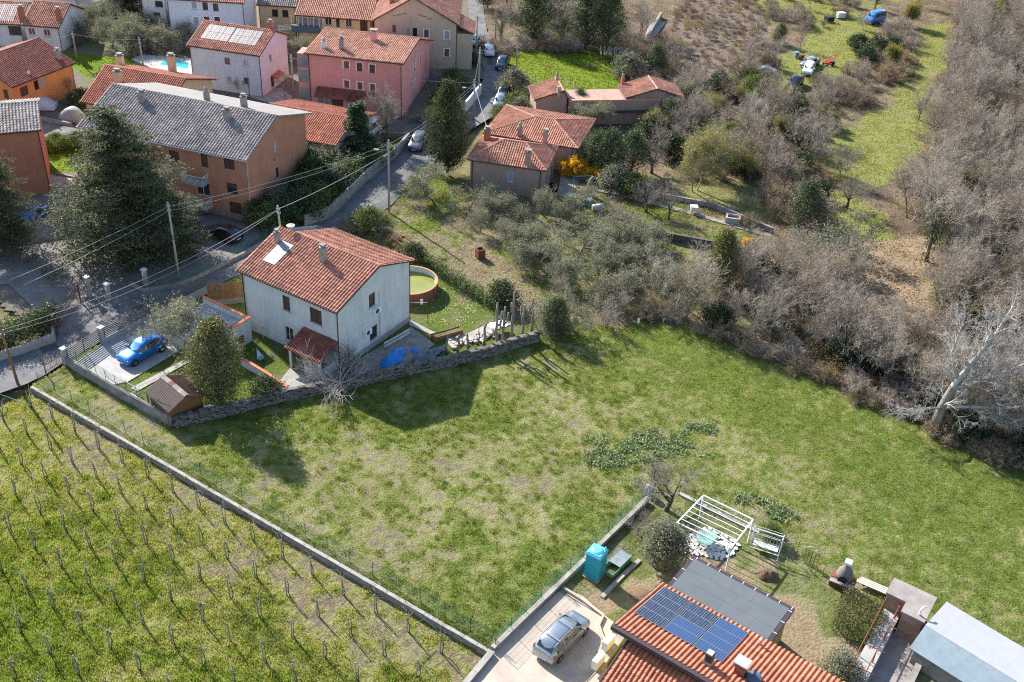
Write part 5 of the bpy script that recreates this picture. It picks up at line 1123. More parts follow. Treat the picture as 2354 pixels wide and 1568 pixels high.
# --- concrete huts at the bottom right edge
vz = lambda x, y: ((2560 + .29333 * x) / 1.37782, (1700 + .29333 * y) / 1.37782)
hc = [Vector(G(*vz(*q), 2.3)) for q in ((925, 438), (1390, 655), (1300, 905), (1055, 695), (838, 600))]
hu = (hc[1] - hc[0]).normalized(); hv = Vector((hu.y, -hu.x, 0))
HU = thing('concrete_hut', 'flat concrete slab roofed hut at the edge of the field', 'hut', (hc[0].x, hc[0].y, 0), math.atan2(hu.y, hu.x))
LU = (hc[1] - hc[0]).length; e1 = (hc[4] - hc[0]).dot(hv); e2 = Vector(G(*vz(1260, 930), 2.3) - np.array(hc[0])).dot(hv); sx_ = (hc[3] - hc[0]).dot(hu)
mb = MB(); mb.prism([(0, 0), (LU, 0), (LU, -e2), (sx_, -e2), (sx_, -e1), (0, -e1)], 2.17, 2.3); mb.build('slab_roof', M('slab_grey', (.26, .225, .21), rough=.95, var=.25, scale=1.2, bump=.006, bscale=14, detail=9), HU)
mb = MB(); mb.box(.1, sx_ + .05, -e1 + .1, -.15, 0, 2.167); mb.box(sx_ + .1, LU - .12, -e2 + .12, -.1, 0, 2.16); mb.build('wall', M('hut_wall', (.30, .19, .14), rough=.95, var=.35, scale=1.5, bump=.01, bscale=10), HU)
k = MB(); k.tube([(LU - .5, -e2 + .45, 2.3), (LU - .5, -e2 + .45, 2.75), (LU - .42, -e2 + .62, 2.95), (LU - .3, -e2 + .75, 2.9)], .07, 8); k.build('vent_pipe', MATS['white_paint'], HU)
wc = [Vector(G(*vz(*q), 2.2)) for q in ((1490, 700), (2420, 1255), (1330, 1010))]; wu = (wc[1] - wc[0]).normalized(); wv = Vector((wu.y, -wu.x, 0))
WR = thing('white_hut', 'long hut with white and grey sheet roof in the bottom right corner', 'hut', (wc[0].x, wc[0].y, 0), math.atan2(wu.y, wu.x)); d1 = (wc[2] - wc[0]).dot(wv); LW = 14
mb = MB(); mb.slab([(0, -d1, 2.3), (LW, -d1, 2.3), (LW, 0, 2.2), (0, 0, 2.2)], .08); mb.build('white_roof_sheet', M('roof_white', (.33, .335, .345), rough=.5, var=.06, scale=2, bump=.004, bscale=8), WR)
mb = MB(); mb.slab([(0, -d1 - 1.75, 1.5), (LW, -d1 - 1.75, 1.5), (LW, -d1 - .003, 2.28), (0, -d1 - .003, 2.28)], .08); mb.build('grey_roof_sheet', M('roof_bluegrey', (.20, .25, .28), rough=.6, var=.15, scale=1.5), WR)
mb = MB(); mb.box(.25, LW - .1, -d1 - 1.5, -.2, 0, 1.45); mb.build('wall', MATS['concrete_old'], WR)
# sunk concrete run beside the hut with a rusty frame over it
rc = [XY(vz(*q)) for q in ((925, 985), (1200, 1010), (905, 1568), (600, 1568))]
ru = Vector(XY(vz(640, 1560))) - Vector(XY(vz(930, 985))); ru = Vector((ru.x, ru.y, 0)); RL = ru.length + 1.5; ru.normalize(); rv = Vector((-ru.y, ru.x, 0))
RN = thing('concrete_run', 'narrow concrete walled run with rusty pipe frame beside the hut', 'enclosure', (*XY(vz(930, 985)), 0), math.atan2(ru.y, ru.x))
mb = MB(); mb.box(0, RL, 0, 2.1, .0, .07); mb.build('floor_slab', MATS['slab_grey'], RN)
mb = MB(); mb.box(-.5, RL, -1.05, -.002, 0, .85); mb.build('flat_wall', MATS['concrete_light'], RN)
mb = MB(); mb.box(-.3, RL, 2.1, 2.5, 0, .55); mb.build('side_wall', MATS['concrete_old'], RN)
mb = MB()
for x in (.1, 2.3, 4.6): mb.tube([(x, -.2, .85), (x, -.2, 1.9)], .04, 6); mb.tube([(x, -1.15, .3), (x, -1.15, 1.9)], .035, 6)
for y in (-.2, -1.15): mb.tube([(-1.0, y, 1.9), (RL, y, 1.9)], .035, 6)
for x in (2.0, 4.4, 6.5): mb.tube([(x, -1.15, 1.9), (x, .3, 1.9)], .035, 6)
mb.build('pipe_frame', MATS['rust'], RN)
# ================================================================ plants
M('bark', (.21, .18, .155), rough=.95, var=.4, scale=5, bump=.02, bscale=16, rnd=.12)
M('bark_dark', (.085, .07, .06), rough=.95, var=.4, scale=5, bump=.02, bscale=16)
M('bark_white', (.52, .49, .46), rough=.9, var=.25, scale=3, bump=.01, bscale=14)
M('twig_grey', (.30, .25, .20), rough=.9, var=.25, scale=1.2, rnd=.16)
M('twig_mauve', (.33, .275, .225), rough=.9, var=.25, scale=1.0, rnd=.16)
M('twig_brown', (.27, .21, .145), rough=.9, var=.3, scale=1.4, rnd=.18)
M('twig_fig', (.36, .32, .29), rough=.9, var=.25, scale=1.4)
M('twig_white', (.36, .335, .31), rough=.9, var=.25, scale=1.4)
for n_, c_, t_ in (('leaf_olive', (.18, .19, .14), .3), ('leaf_cedar', (.075, .088, .04), .22), ('leaf_spruce', (.05, .07, .035), .2), ('leaf_cypress', (.058, .07, .024), .2), ('leaf_dark', (.055, .08, .03), .2), ('leaf_ivy', (.035, .062, .022), .2), ('leaf_laurel', (.10, .105, .035), .2), ('leaf_yellow', (.70, .42, .012), .35), ('leaf_spring', (.21, .20, .05), .4), ('leaf_green', (.115, .15, .04), .3), ('leaf_dry', (.22, .16, .09), .3)):
    M(n_, c_, rough=.55 if n_ in ('leaf_laurel', 'leaf_ivy', 'leaf_dark') else .75, var=.3, scale=.9, attr='Col', trans=t_, spec=.35, rnd=.1)

class Proto:
    def __init__(s, name, cat, parts):                # parts: [(part name, mesh)], H is the modelled height
        s.name, s.cat, s.parts = name, cat, parts; s.first = True
    def put(s, x, y, z, k, rz, label, group=None, kz=1.0):
        r = thing(s.name, label, s.cat, (x, y, z), rz, group); r.scale = (k, k, k * kz)
        for n, me in s.parts: link(n, me, r)
        return r
def bare(name, seed, H, spec, stems=1, lean=.2, r=.1, bark='bark', twig='twig_grey', cat='tree', leaf=None, gather=.15, hk=None):
    th, tn, tips, rs = skeleton(seed, spec, H, stems, lean, r, gather)
    parts = [('trunk' if cat == 'tree' else 'stem', seg_mesh(th, 6 if H > 6 else 5, MATS[bark]))]
    if leaf:
        per, rad, size, mat, el = leaf[:5]; fr = leaf[5] if len(leaf) > 5 else 1
        c = np.array([t[0] for t in tips]); c = c[rs.random(len(c)) < fr]
        V, F, n = leaves(rs, c, per, rad, size, elong=el); parts.append(('crown' if cat == 'tree' else 'foliage', leaf_mesh('leaves', rs, V, F, n, MATS[mat])))
        parts.append(('twig', seg_mesh(tn, 3, MATS[twig])))
    else: parts.append(('crown' if cat == 'tree' else 'twig', seg_mesh(tn, 3, MATS[twig])))
    p = Proto(name, cat, parts); p.H = max(t[0][2] for t in tips); p.segs = th; p.rs = rs; return p
SP = dict(n=[11, 7, 5, 3, 0], seg=[7, 4, 3, 2, 2], wob=[.07, .12, .15, .2, .2], up=[.05, .06, .05, .03, .02], taper=[.8, .75, .7, .6, .6], ang=[38, 40, 42, 45, 0], len=[.55, .5, .5, .55, 1], rr=[.62, .6, .58, .65, 1], rmin=.0105, nthick=2)
SP['from'] = [.22, .2, .15, .1, 0]
def spec(**k):
    d = dict(SP)
    if 'frm' in k: k['from'] = k.pop('frm')
    d.update(k); return d
WOODS = [bare('bare_tree', 11, 4.2, spec(), 1, .25, .105, twig='twig_grey'), bare('bare_tree', 12, 4.0, spec(n=[9, 6, 5, 3, 0]), 3, .35, .08, twig='twig_mauve', gather=.3),
         bare('bare_tree', 13, 4.6, spec(n=[10, 7, 5, 3, 0], ang=[30, 36, 42, 45, 0]), 2, .3, .095, twig='twig_mauve', gather=.25), bare('bare_tree', 14, 3.8, spec(ang=[50, 45, 45, 45, 0]), 1, .3, .09, twig='twig_brown')]
SCRUB = [bare('bare_shrub', 21, 1.5, spec(n=[8, 6, 4, 0], seg=[4, 3, 2, 2], wob=[.15, .2, .25, .2], up=[.0, .02, .02, 0], taper=[.7] * 4, ang=[40, 45, 45, 0], len=[.6, .55, .6, 1], rr=[.55, .6, .6, 1], frm=[.12, .1, .1, 0], nthick=1), 12, .75, .018, twig='twig_brown', cat='shrub', gather=.35),
         bare('bare_shrub', 22, 1.7, spec(n=[8, 6, 4, 0], seg=[4, 3, 2, 2], wob=[.12, .2, .25, .2], up=[.02, .03, .02, 0], taper=[.7] * 4, ang=[35, 45, 45, 0], len=[.55, .55, .6, 1], rr=[.55, .6, .6, 1], frm=[.15, .1, .1, 0], nthick=1), 12, .6, .018, twig='twig_mauve', cat='shrub', gather=.4),
         bare('bare_shrub', 23, 1.4, spec(n=[7, 6, 4, 0], seg=[4, 3, 2, 2], wob=[.2, .25, .25, .2], up=[-.05, .0, .02, 0], taper=[.7] * 4, ang=[45, 45, 45, 0], len=[.6, .55, .6, 1], rr=[.55, .6, .6, 1], frm=[.1, .1, .1, 0], nthick=1), 12, .9, .018, twig='twig_grey', cat='shrub', gather=.35, leaf=(2, .12, .05, 'leaf_dry', 1.2, .5))]
OLSP = spec(n=[6, 6, 6, 4, 0], seg=[4, 4, 3, 2, 2], wob=[.15, .18, .2, .22, .2], up=[.02, .05, .03, .0, -.03], taper=[.45, .7, .7, .6, .6], ang=[55, 48, 45, 45, 0], len=[1.15, .62, .55, .55, 1], rr=[.55, .6, .55, .6, 1], frm=[.45, .25, .2, .1, 0], cone=.2, rmin=.007)
OLIVES = [bare('olive_tree', 31 + i, 1.75, OLSP, 1, .4, .15, bark='bark', twig='twig_grey', leaf=(4, .15, .075, 'leaf_olive', 1.25, .85)) for i in range(3)]
FRUIT = [bare('fruit_tree', 41 + i, 1.7, spec(n=[6, 6, 5, 4, 0], seg=[4, 4, 3, 2, 2], ang=[52, 42, 40, 40, 0], len=[1.1, .6, .55, .55, 1], rr=[.8, .65, .6, .6, 1], rmin=.013, up=[.02, .08, .08, .08, .05], frm=[.5, .2, .15, .1, 0], cone=.2), 1, .25, .19, bark='bark_dark', twig='bark') for i in range(2)]
SPRING = [bare('budding_tree', 51, 4.6, spec(n=[9, 7, 6, 4, 0]), 3, .3, .09, twig='twig_grey', leaf=(2, .2, .07, 'leaf_spring', 1.1, .55), gather=.3)]
BUSHY = [bare('yellow_tree', 52, 3.2, spec(n=[9, 7, 5, 3, 0]), 3, .35, .06, twig='twig_brown', leaf=(2, .16, .08, 'leaf_spring', 1.0, .8), gather=.3)]
FORS = bare('forsythia_bush', 53, 1.5, spec(n=[9, 6, 4, 0], seg=[4, 3, 2, 2], wob=[.1, .15, .2, .2], up=[.03, .05, .03, 0], taper=[.7] * 4, ang=[35, 35, 40, 0], len=[.6, .55, .6, 1], rr=[.55, .6, .6, 1], frm=[.15, .1, .1, 0], nthick=1), 10, .5, .018, twig='twig_brown', cat='shrub', leaf=(5, .10, .065, 'leaf_yellow', 1.0), gather=.3)

def clump_tree(name, seed, H, Rx, base, leafmat, n_cl, per, size, trunk=.12, top=.5, rad=.25, cat='tree', bark='bark_dark', elong=1.1, flat=.0, tint=None):
    """evergreen with a body of leaf clumps on hidden limbs: an uneven egg with gaps"""
    rs = np.random.default_rng(seed); th = []; C = []
    for i in range(n_cl):
        t = rs.random() ** .8; z = base + (H - base) * t; prof = math.sin(math.pi * min(1, (t * (1 - top * .35) + .12))) ** .6 * (1 - .45 * max(0, t - .55) / .45)
        a = rs.uniform(0, 6.283); r = Rx * prof * (.55 + .5 * rs.random() ** .6) * (1 + .18 * math.sin(3 * a + seed))
        p = np.array([math.cos(a) * r, math.sin(a) * r, z]); C.append(p); zb = max(base * .6, z - r * .7)
        th.append((0, 0, zb, *p, trunk * .25, .012))
    th.append((0, 0, -.1, 0, 0, H * .55, trunk, trunk * .5)); th.append((0, 0, H * .55, 0, 0, H * .93, trunk * .5, .02))
    V, F, n = leaves(rs, C, per, rad, size, squash=.75, flat=flat, elong=elong)
    p = Proto(name, cat, [('trunk' if cat == 'tree' else 'stem', seg_mesh(th, 5, MATS[bark])), ('crown' if cat == 'tree' else 'foliage', leaf_mesh('leaves', rs, V, F, n, MATS[leafmat], tint=tint))]); p.H = H; return p
LAUREL = clump_tree('laurel_tree', 61, 7.6, 2.0, .7, 'leaf_laurel', 420, 34, .085, rad=.33, trunk=.16, tint=((1.9, 1.7, 1.2), .18))
CYP = clump_tree('cypress_tree', 62, 10.5, 2.2, .8, 'leaf_cypress', 560, 30, .10, rad=.34, trunk=.2, top=.25, tint=((1.8, 1.5, .9), .15))
EVER = [clump_tree('evergreen_tree', 63 + i, 5.5, 1.7, .5, 'leaf_dark', 240, 26, .09, rad=.34, tint=((1.7, 1.7, 1.4), .15)) for i in range(2)]
BUSH = [clump_tree('evergreen_bush', 66 + i, 1.6, 1.05, .15, m_, 130, 24, .07, rad=.2, trunk=.05, cat='shrub') for i, m_ in enumerate(('leaf_dark', 'leaf_green', 'leaf_olive', 'leaf_ivy'))]
def conifer(name, seed, H, Rad, leafmat, step, nb, droop, tuft, bare_to=.08, spray=.9, trunk=.3, curve=.8):
    rs = np.random.default_rng(seed); th, tn, C = [], [], []; z = H * bare_to
    th.append((0, 0, -.1, 0, 0, H * .5, trunk, trunk * .55)); th.append((0, 0, H * .5, 0, 0, H * .99, trunk * .55, .03))
    while z < H * .98:
        t = (z - H * bare_to) / (H * (1 - bare_to)); L = Rad * ((1 - t) ** curve) * (1 - .35 * max(0, .18 - t) / .18) + .25
        for b in range(nb if t < .85 else 4):
            a = rs.uniform(0, 6.283); l = L * rs.uniform(.5, 1.12); d = np.array([math.cos(a), math.sin(a), rs.uniform(-.05, .22) - droop]); s = np.array([-d[1], d[0], 0])
            p = np.array([0, 0, z + rs.uniform(-.2, .2)]); q = p; ns = max(3, int(l / .5)); pts = [p]
            for i in range(ns): q = q + d * l / ns; d = d + np.array([0, 0, -.035 + .06 * (i > ns * .6)]) + rs.normal(0, .04, 3); pts.append(q); (th if l > Rad * .5 else tn).append((*pts[-2], *q, .055 * (1 - i / ns) * l / 4 + .012, .055 * (1 - (i + 1) / ns) * l / 4 + .01))
            for i in range(1, ns + 1):
                f = i / ns; w = spray * l * .32 * (1 - .6 * abs(f - .55)) + .15
                for k in range(3):
                    for sg in (-1, 1):
                        e = pts[i] + s * sg * w * rs.uniform(.25, 1.05) + d * rs.uniform(-.15, .4) + np.array([0, 0, rs.uniform(-.10, .03)]); tn.append((*pts[i], *e, .014, .006))
                        C.append(pts[i] * .45 + e * .55); C.append(e)
                C.append(pts[i])
        z += step * rs.uniform(.7, 1.3) * (1 - .4 * t)
    V, F, n = leaves(rs, C, tuft, .17, .12, squash=.28, flat=1.0, elong=1.0)
    p = Proto(name, 'tree', [('trunk', seg_mesh(th, 6, MATS['bark_dark'])), ('twig', seg_mesh(tn, 3, MATS['bark_dark'])), ('crown', leaf_mesh('needles', rs, V, F, n, MATS[leafmat], var=.45, tint=((1.6, 1.5, 1.1), .2)))]); p.H = H; return p
CEDAR = conifer('cedar_tree', 71, 16.0, 8.6, 'leaf_cedar', .95, 8, .05, 6, bare_to=.07, curve=.72)
SPRUCE = conifer('spruce_tree', 72, 6.5, 2.0, 'leaf_spruce', .36, 6, .12, 4, bare_to=.06, curve=.9, trunk=.12)
# --- placing helpers
def place(proto, px, H, label, group=None, rz=None, z=0.0, kz=1.0, xy=None, idx=None):
    if isinstance(proto, list): proto = proto[idx if idx is not None else random.randrange(len(proto))]
    x, y = xy or XY(px, z); return proto.put(x, y, z, H / proto.H, random.uniform(0, 6.28) if rz is None else rz, label, group, kz)
def scatter(poly, dist, n, avoid=(), near=None):
    P = np.array(poly); x0, y0 = P.min(0); x1, y1 = P.max(0); out = []; cell = {}
    for _ in range(n * 12):
        x, y = RNG.uniform(x0, x1), RNG.uniform(y0, y1); p = np.array([x]), np.array([y])
        if not inpoly(*p, poly)[0] or any(inpoly(*p, a)[0] for a in avoid): continue
        d = dist * (1 + .4 * math.sin(x * .37 + y * .21)); k = (int(x // dist), int(y // dist))
        if any(math.hypot(x - a, y - b) < d for i in (-1, 0, 1) for j in (-1, 0, 1) for a, b in cell.get((k[0] + i, k[1] + j), ())): continue
        cell.setdefault(k, []).append((x, y)); out.append((x, y))
        if len(out) >= n: break
    return out
# single trees that can be told apart
place(CEDAR, (298, 590), 16.6, 'huge layered dark cedar in front of the orange block', rz=.4); place(CEDAR, (362, 578), 11.5, 'lower second cedar trunk growing right beside the huge cedar', rz=3.4, kz=.9)
place(CEDAR, (8, 575), 9.5, 'dark cedar cut by the left edge of the photo, before the red orange block', rz=2.2, kz=1.4)
place(CEDAR, (300, 48), 11, 'tall dark conifer beside the white flats at the top', rz=1)
place(SPRUCE, (824, 372), 7.6, 'small dark spruce between the red outbuilding and the road', rz=1)
place(CYP, (1028, 395), 11.0, 'tall dense dark cypress at the bend of the road', rz=0)
place(LAUREL, (506, 922), 7.9, 'dense round topped evergreen beside the brown shed', rz=0)
place(LAUREL, (1650, 672), 6.2, 'yellowish green cone shaped evergreen at the edge of the olive grove', rz=2, kz=1.1)
place(EVER, (1845, 520), 5.5, 'narrow evergreen beside the end of the terrace wall', rz=1, idx=0)
place(EVER, (1275, 768), 3.9, 'dark evergreen bush tree at the end of the pollard row', rz=3, idx=1)
place(EVER, (1395, 408), 6.0, 'dark evergreen beside the yellow forsythia', rz=3, idx=1)
place(EVER, (1450, 400), 5.5, 'second dark evergreen right of the forsythia, next to a bare tree', rz=1, idx=0)
place(EVER, (1365, 395), 5.0, 'dark evergreen at the corner of the brown rear house', rz=4, idx=0)
place(EVER, (1330, 268), 3.8, 'bushy evergreen in front of the flat link wall', rz=4, idx=1)
place(OLIVES, (1365, 300), 4.6, 'grey olive tree in front of the mauve link wall', idx=1)
place(EVER, (1535, 300), 4.2, 'yellow green bush tree right of the gabled annex', rz=2, idx=0)
BIGB = bare('bare_tree', 81, 5.0, spec(n=[12, 9, 7, 4, 0], ang=[34, 32, 34, 38, 0], up=[.04, .07, .08, .08, .05], frm=[.3, .2, .15, .1, 0]), 2, .18, .2, bark='bark_dark', twig='twig_mauve', gather=.35)
place(BIGB, (893, 335), 8.6, 'broad bare tree with upright twigs beside the road, in front of the pink house', rz=.3)
def limb_tree(seed, limbs, sub, twig, bark):
    """a tree whose main limbs follow given lines; branches and twigs grow along them"""
    rs = np.random.default_rng(seed); th, tn, tips = [], [], []
    for pts, r0, r1, pale in limbs:
        pts = np.array(pts, float); n = len(pts) - 1
        for i in range(n):
            a, b = r0 + (r1 - r0) * i / n, r0 + (r1 - r0) * (i + 1) / n; (tn if pale and i >= pale - 1 else th).append((*pts[i], *pts[i + 1], a, b)); d = (pts[i + 1] - pts[i]); L = np.linalg.norm(d); d /= L
            if i == 0 and r0 > .2: continue
            for k in range(int(L * 3.2)):
                t = rs.random(); u = rs.normal(0, 1, 3); u -= d * (u @ d); u /= np.linalg.norm(u); e = d * .75 + u * .75 + np.array([0, 0, .25]); grow(rs, pts[i] + (pts[i + 1] - pts[i]) * t, e / np.linalg.norm(e), rs.uniform(1.2, 3.0), max(.018, a * .32), 0, sub, tn, tn, tips)
        grow(rs, pts[-1], d, 2.2, r1, 0, sub, tn, tn, tips)
    p = Proto('white_barked_tree', 'tree', [('trunk', seg_mesh(th, 7, MATS[bark])), ('crown', seg_mesh(tn, 4, MATS[twig]))]); p.H = 1.0; return p
SUBL = spec(n=[6, 4, 3, 0], seg=[5, 3, 2, 2], wob=[.12, .16, .2, .2], up=[.03, .03, .03, .02], taper=[.75, .7, .6, .6], ang=[38, 42, 45, 0], len=[.5, .5, .55, 1], rr=[.6, .6, .65, 1], frm=[.2, .15, .1, 0], rmin=.011, nthick=0)
WB = limb_tree(82, [([(0, 0, -.2), (.1, 0, 2.6), (.5, .2, 4.6), (1.6, .6, 7.2), (2.6, .9, 9.6), (3.3, 1.3, 12.0)], .46, .07, 3), ([(.4, .2, 4.4), (2.4, -.4, 6.0), (4.8, -.2, 7.6), (7.2, .6, 9.2)], .2, .05, 1), ([(.15, 0, 2.7), (2.0, -.9, 3.6), (4.6, -1.6, 4.4), (7.4, -1.8, 5.6)], .2, .05, 1), ([(.7, .3, 5.0), (-.2, 1.0, 7.4), (.2, 1.8, 9.8)], .15, .05, 1), ([(.1, 0, 2.4), (-1.0, -.6, 2.9), (-2.0, -.9, 2.6)], .11, .03, 1)], SUBL, 'twig_white', 'bark')
place(WB, (2142, 992), 1.0, 'big spreading tree with pale white bark and bare limbs by the field edge', rz=-.1)
place(WB, (2345, 1000), .75, 'second pale barked bare tree at the right edge of the photo', rz=1.9)
FIG = bare('fig_tree', 83, 1.3, spec(n=[9, 9, 7, 0], seg=[3, 5, 3, 2], wob=[.15, .16, .2, .2], up=[.0, .0, .06, .08], taper=[.5, .7, .7, .6], ang=[72, 50, 45, 0], len=[1.9, .5, .5, 1], rr=[.6, .55, .55, 1], frm=[.4, .15, .1, 0], cone=.1, rmin=.014, nthick=2), 1, .1, .13, bark='twig_fig', twig='twig_fig')
place(FIG, (790, 900), 4.6, 'spreading pale fig tree with crooked bare branches on the stone wall', rz=.7)
place(FRUIT, (797, 850), 3.0, 'thin upright bare sapling against the white house corner', idx=0, kz=1.3)
place(OLIVES, (427, 806), 6.3, 'open olive tree with thick trunk beside the blue car', idx=0, rz=1.2)
OLB = clump_tree('olive_bush_tree', 84, 3.0, 1.35, .6, 'leaf_olive', 260, 26, .075, rad=.26, trunk=.12, elong=1.3)
place(OLB, (1522, 1290), 3.3, 'round grey green olive tree in a raised stone ring by the pergola')
place(OLIVES, (1927, 592), 5.6, 'large silvery olive tree standing in the brown litter clearing', idx=2, rz=2)
place(FRUIT, (1946, 478), 4.8, 'round crowned fruit tree with a forked trunk on the small green', idx=0, rz=1)
place(FRUIT, (1484, 488), 4.6, 'bare fruit tree on the lawn, left of two', idx=0, rz=2); place(FRUIT, (1535, 503), 3.8, 'bare fruit tree on the lawn, right of two', idx=1, rz=1)
place(FRUIT, (1394, 515), 4.0, 'dark leaning bare tree at the end of the terrace wall', idx=1, rz=4)
place(FRUIT, (1497, 397), 5.0, 'slim bare tree on the slope behind the dark evergreens', idx=0, rz=4)
place(FRUIT, (1530, 1172), 6.2, 'bare crooked tree behind the pergola at the garden corner', idx=1, rz=2.2, kz=.72)
place(FRUIT, (1465, 1228), 2.6, 'small bare pruned tree between the portable toilet and the olive', idx=0, rz=.5)
place(SPRING, (1597, 440), 8.8, 'tall budding tree with a yellow green haze of new leaves', rz=1)
place(SPRING, (1660, 415), 7.6, 'budding yellow green tree behind the taller one', rz=3)
place(BUSHY, (2075, 60), 4.6, 'yellowish bushy tree at the top right beside the track', rz=3)
place(BUSHY, (2195, 465), 5.4, 'bare tree with a golden yellow top on the right slope', rz=2)
place(BUSHY, (2060, 160), 3.8, 'small yellow green bush tree by the track', rz=5)
place(FORS, (1320, 408), 3.0, 'large golden forsythia bush beside the brown house', rz=1); place(FORS, (1377, 412), 2.1, 'smaller golden forsythia bush right of the large one', rz=3)
place(FORS, (1720, 567), 1.3, 'tiny yellow flowering bush at the end of the terrace wall', rz=3)
IVY = []
def ivy_tree(seed, H, amount, base):
    b = bare('ivy_clad_tree', seed, H, spec(n=[9, 7, 6, 4, 0], ang=[42, 40, 42, 45, 0], len=[.7, .5, .5, .55, 1]), 1, .15, .2, bark='bark', twig='twig_mauve')
    s = np.array(b.segs); s = s[(s[:, 6] > .016) & (s[:, 2] < H * amount) & (np.hypot(s[:, 0], s[:, 1]) < H * .26)]; rs = b.rs
    c = np.concatenate([s[:, :3] * (1 - t) + s[:, 3:6] * t for t in (.1, .35, .6, .85)]); V, F, n = leaves(rs, c, 22, .24, .085)
    b.parts.append(('ivy', leaf_mesh('ivy', rs, V, F, n, MATS['leaf_ivy'], tint=((1.6, 1.6, 1.3), .2)))); return b
IVY = [ivy_tree(91, 5.5, .75, 0), ivy_tree(92, 5.0, .8, 0)]
place(IVY, (2128, 600), 13.5, 'big bare tree with limbs wrapped in dark ivy on the right slope', idx=0, rz=1)
place(IVY, (1770, 790), 6.5, 'ivy wrapped trunk at the field edge, left of the bare thicket', idx=1, rz=2)
place(IVY, (2110, 275), 6.5, 'ivy patched bare tree beside the green track', idx=0, rz=4)
for i, (p, h, lb) in enumerate([((1150, 95), 7, 'ivy covered tree just right of the upper road'), ((1225, 100), 9, 'tall ivy covered tree behind the bright lawn, left'), ((1290, 110), 10, 'tall dark ivy tree behind the middle of the bright lawn'), ((1345, 112), 10.5, 'tallest dark ivy column behind the bright lawn'), ((1395, 118), 9, 'dark ivy tree behind the right end of the bright lawn')]):
    place(EVER if i in (1, 3, 4) else IVY, p, h * (.75 if i in (1, 3, 4) else 1), lb, 'ivy trees behind the bright lawn', idx=i % 2, kz=1.35 if i in (1, 3, 4) else 1)
for i, (p, h) in enumerate([((1180, 60), 8), ((1260, 50), 9), ((1330, 55), 9), ((1240, 15), 8), ((1390, 60), 8), ((1120, 18), 7), ((1170, 20), 8), ((1300, 10), 8), ((1370, 15), 8)]):
    place(EVER if i % 2 else WOODS, p, h, 'dark tree in the shaded wood at the top, beyond the bright lawn', 'shaded wood at the top')
for p, h, lb in (((1465, 95), 7.5, 'grey bare tree leaning over the far parking pad'), ((1440, 110), 5.5, 'bare tree left of the far parking pad'), ((1303, 122), 3.2, 'small bare tree at the far edge of the bright lawn'), ((1385, 70), 8, 'bare tree by the small far lawn at the top')): place(WOODS, p, h, lb)
place(BUSH, (1440, 180), 3.4, 'grey round olive bush at the right end of the bright lawn', idx=2); place(EVER, (1505, 175), 4.6, 'green bushy tree behind the gabled annex roof', idx=0)
place(EVER, (1790, 100), 3.2, 'dark round evergreen on the dug over plot', idx=1); place(WOODS, (1838, 110), 5.5, 'pale leaning bare tree near the abandoned cars', idx=0)
place(EVER, (1900, 300), 2.6, 'dark evergreen shrub tree in the scrub below the cars', idx=0)
place(WOODS, (2105, 10), 6, 'dark trunked tree at the top beside the yellow bush', idx=2); place(IVY, (2010, 20), 5, 'bare tree above the blue van', idx=1)
# olive grove
grove = [(1189, 518), (1242, 618), (1325, 599), (1442, 674), (1542, 660), (1317, 757), (1297, 655), (1378, 643), (1355, 545), (1283, 518), (1405, 574), (1480, 605), (1244, 493), (1333, 493), (1452, 560), (1161, 560), (1217, 575), (1075, 487), (1103, 533), (1400, 610), (1350, 680), (1500, 640), (1430, 625), (1265, 565), (1500, 570), (1150, 500)]
marks = [('rusty burner', (1103, 592)), ('brown house', (1200, 450)), ('dark leaning tree', (1394, 515)), ('cone shaped evergreen', (1650, 672)), ('row of pollard trunks', (1210, 740)), ('terrace wall', (1540, 560)), ('round pool', (1000, 620))]
mk_n = {}; ords = ['nearest', 'second nearest', 'third nearest', 'fourth nearest', 'fifth nearest', 'sixth nearest', 'seventh nearest', 'eighth nearest', 'ninth nearest', 'tenth nearest', 'eleventh nearest', 'twelfth nearest']
def near_label(kind, p):
    d = [math.dist(XY(p), XY(m[1])) for m in marks]; k = int(np.argmin(d)); return d[k], k
for d_, k_, i, p in sorted((*near_label('', p), i, p) for i, p in enumerate(grove)):
    n_ = mk_n.get(k_, 0); mk_n[k_] = n_ + 1; place(OLIVES, p, random.uniform(2.8, 4.0) * (.82 if p[1] < 580 and p[0] > 1380 else 1), f'olive tree in the grove, {ords[n_]} to the {marks[k_][0]}', 'olive grove trees', idx=i % 3)
place(OLIVES, (980, 450), 4.4, 'olive tree with a forked trunk alone beside the road bend', idx=1)
for p in ((1390, 750), (1430, 725), (1360, 700), (1300, 700)): place(WOODS, p, 3.2, 'small bare tree at the lower edge of the olive grove', 'bare trees below the grove')
for p in ((225, 95), (258, 110), (290, 118), (325, 118), (360, 120), (395, 122), (430, 118), (240, 62), (270, 75), (385, 75), (420, 85), (350, 95), (310, 92), (455, 112)): place(OLIVES, p, random.uniform(3.6, 4.8), 'olive tree in the far grove behind the swimming pool', 'far olive grove')
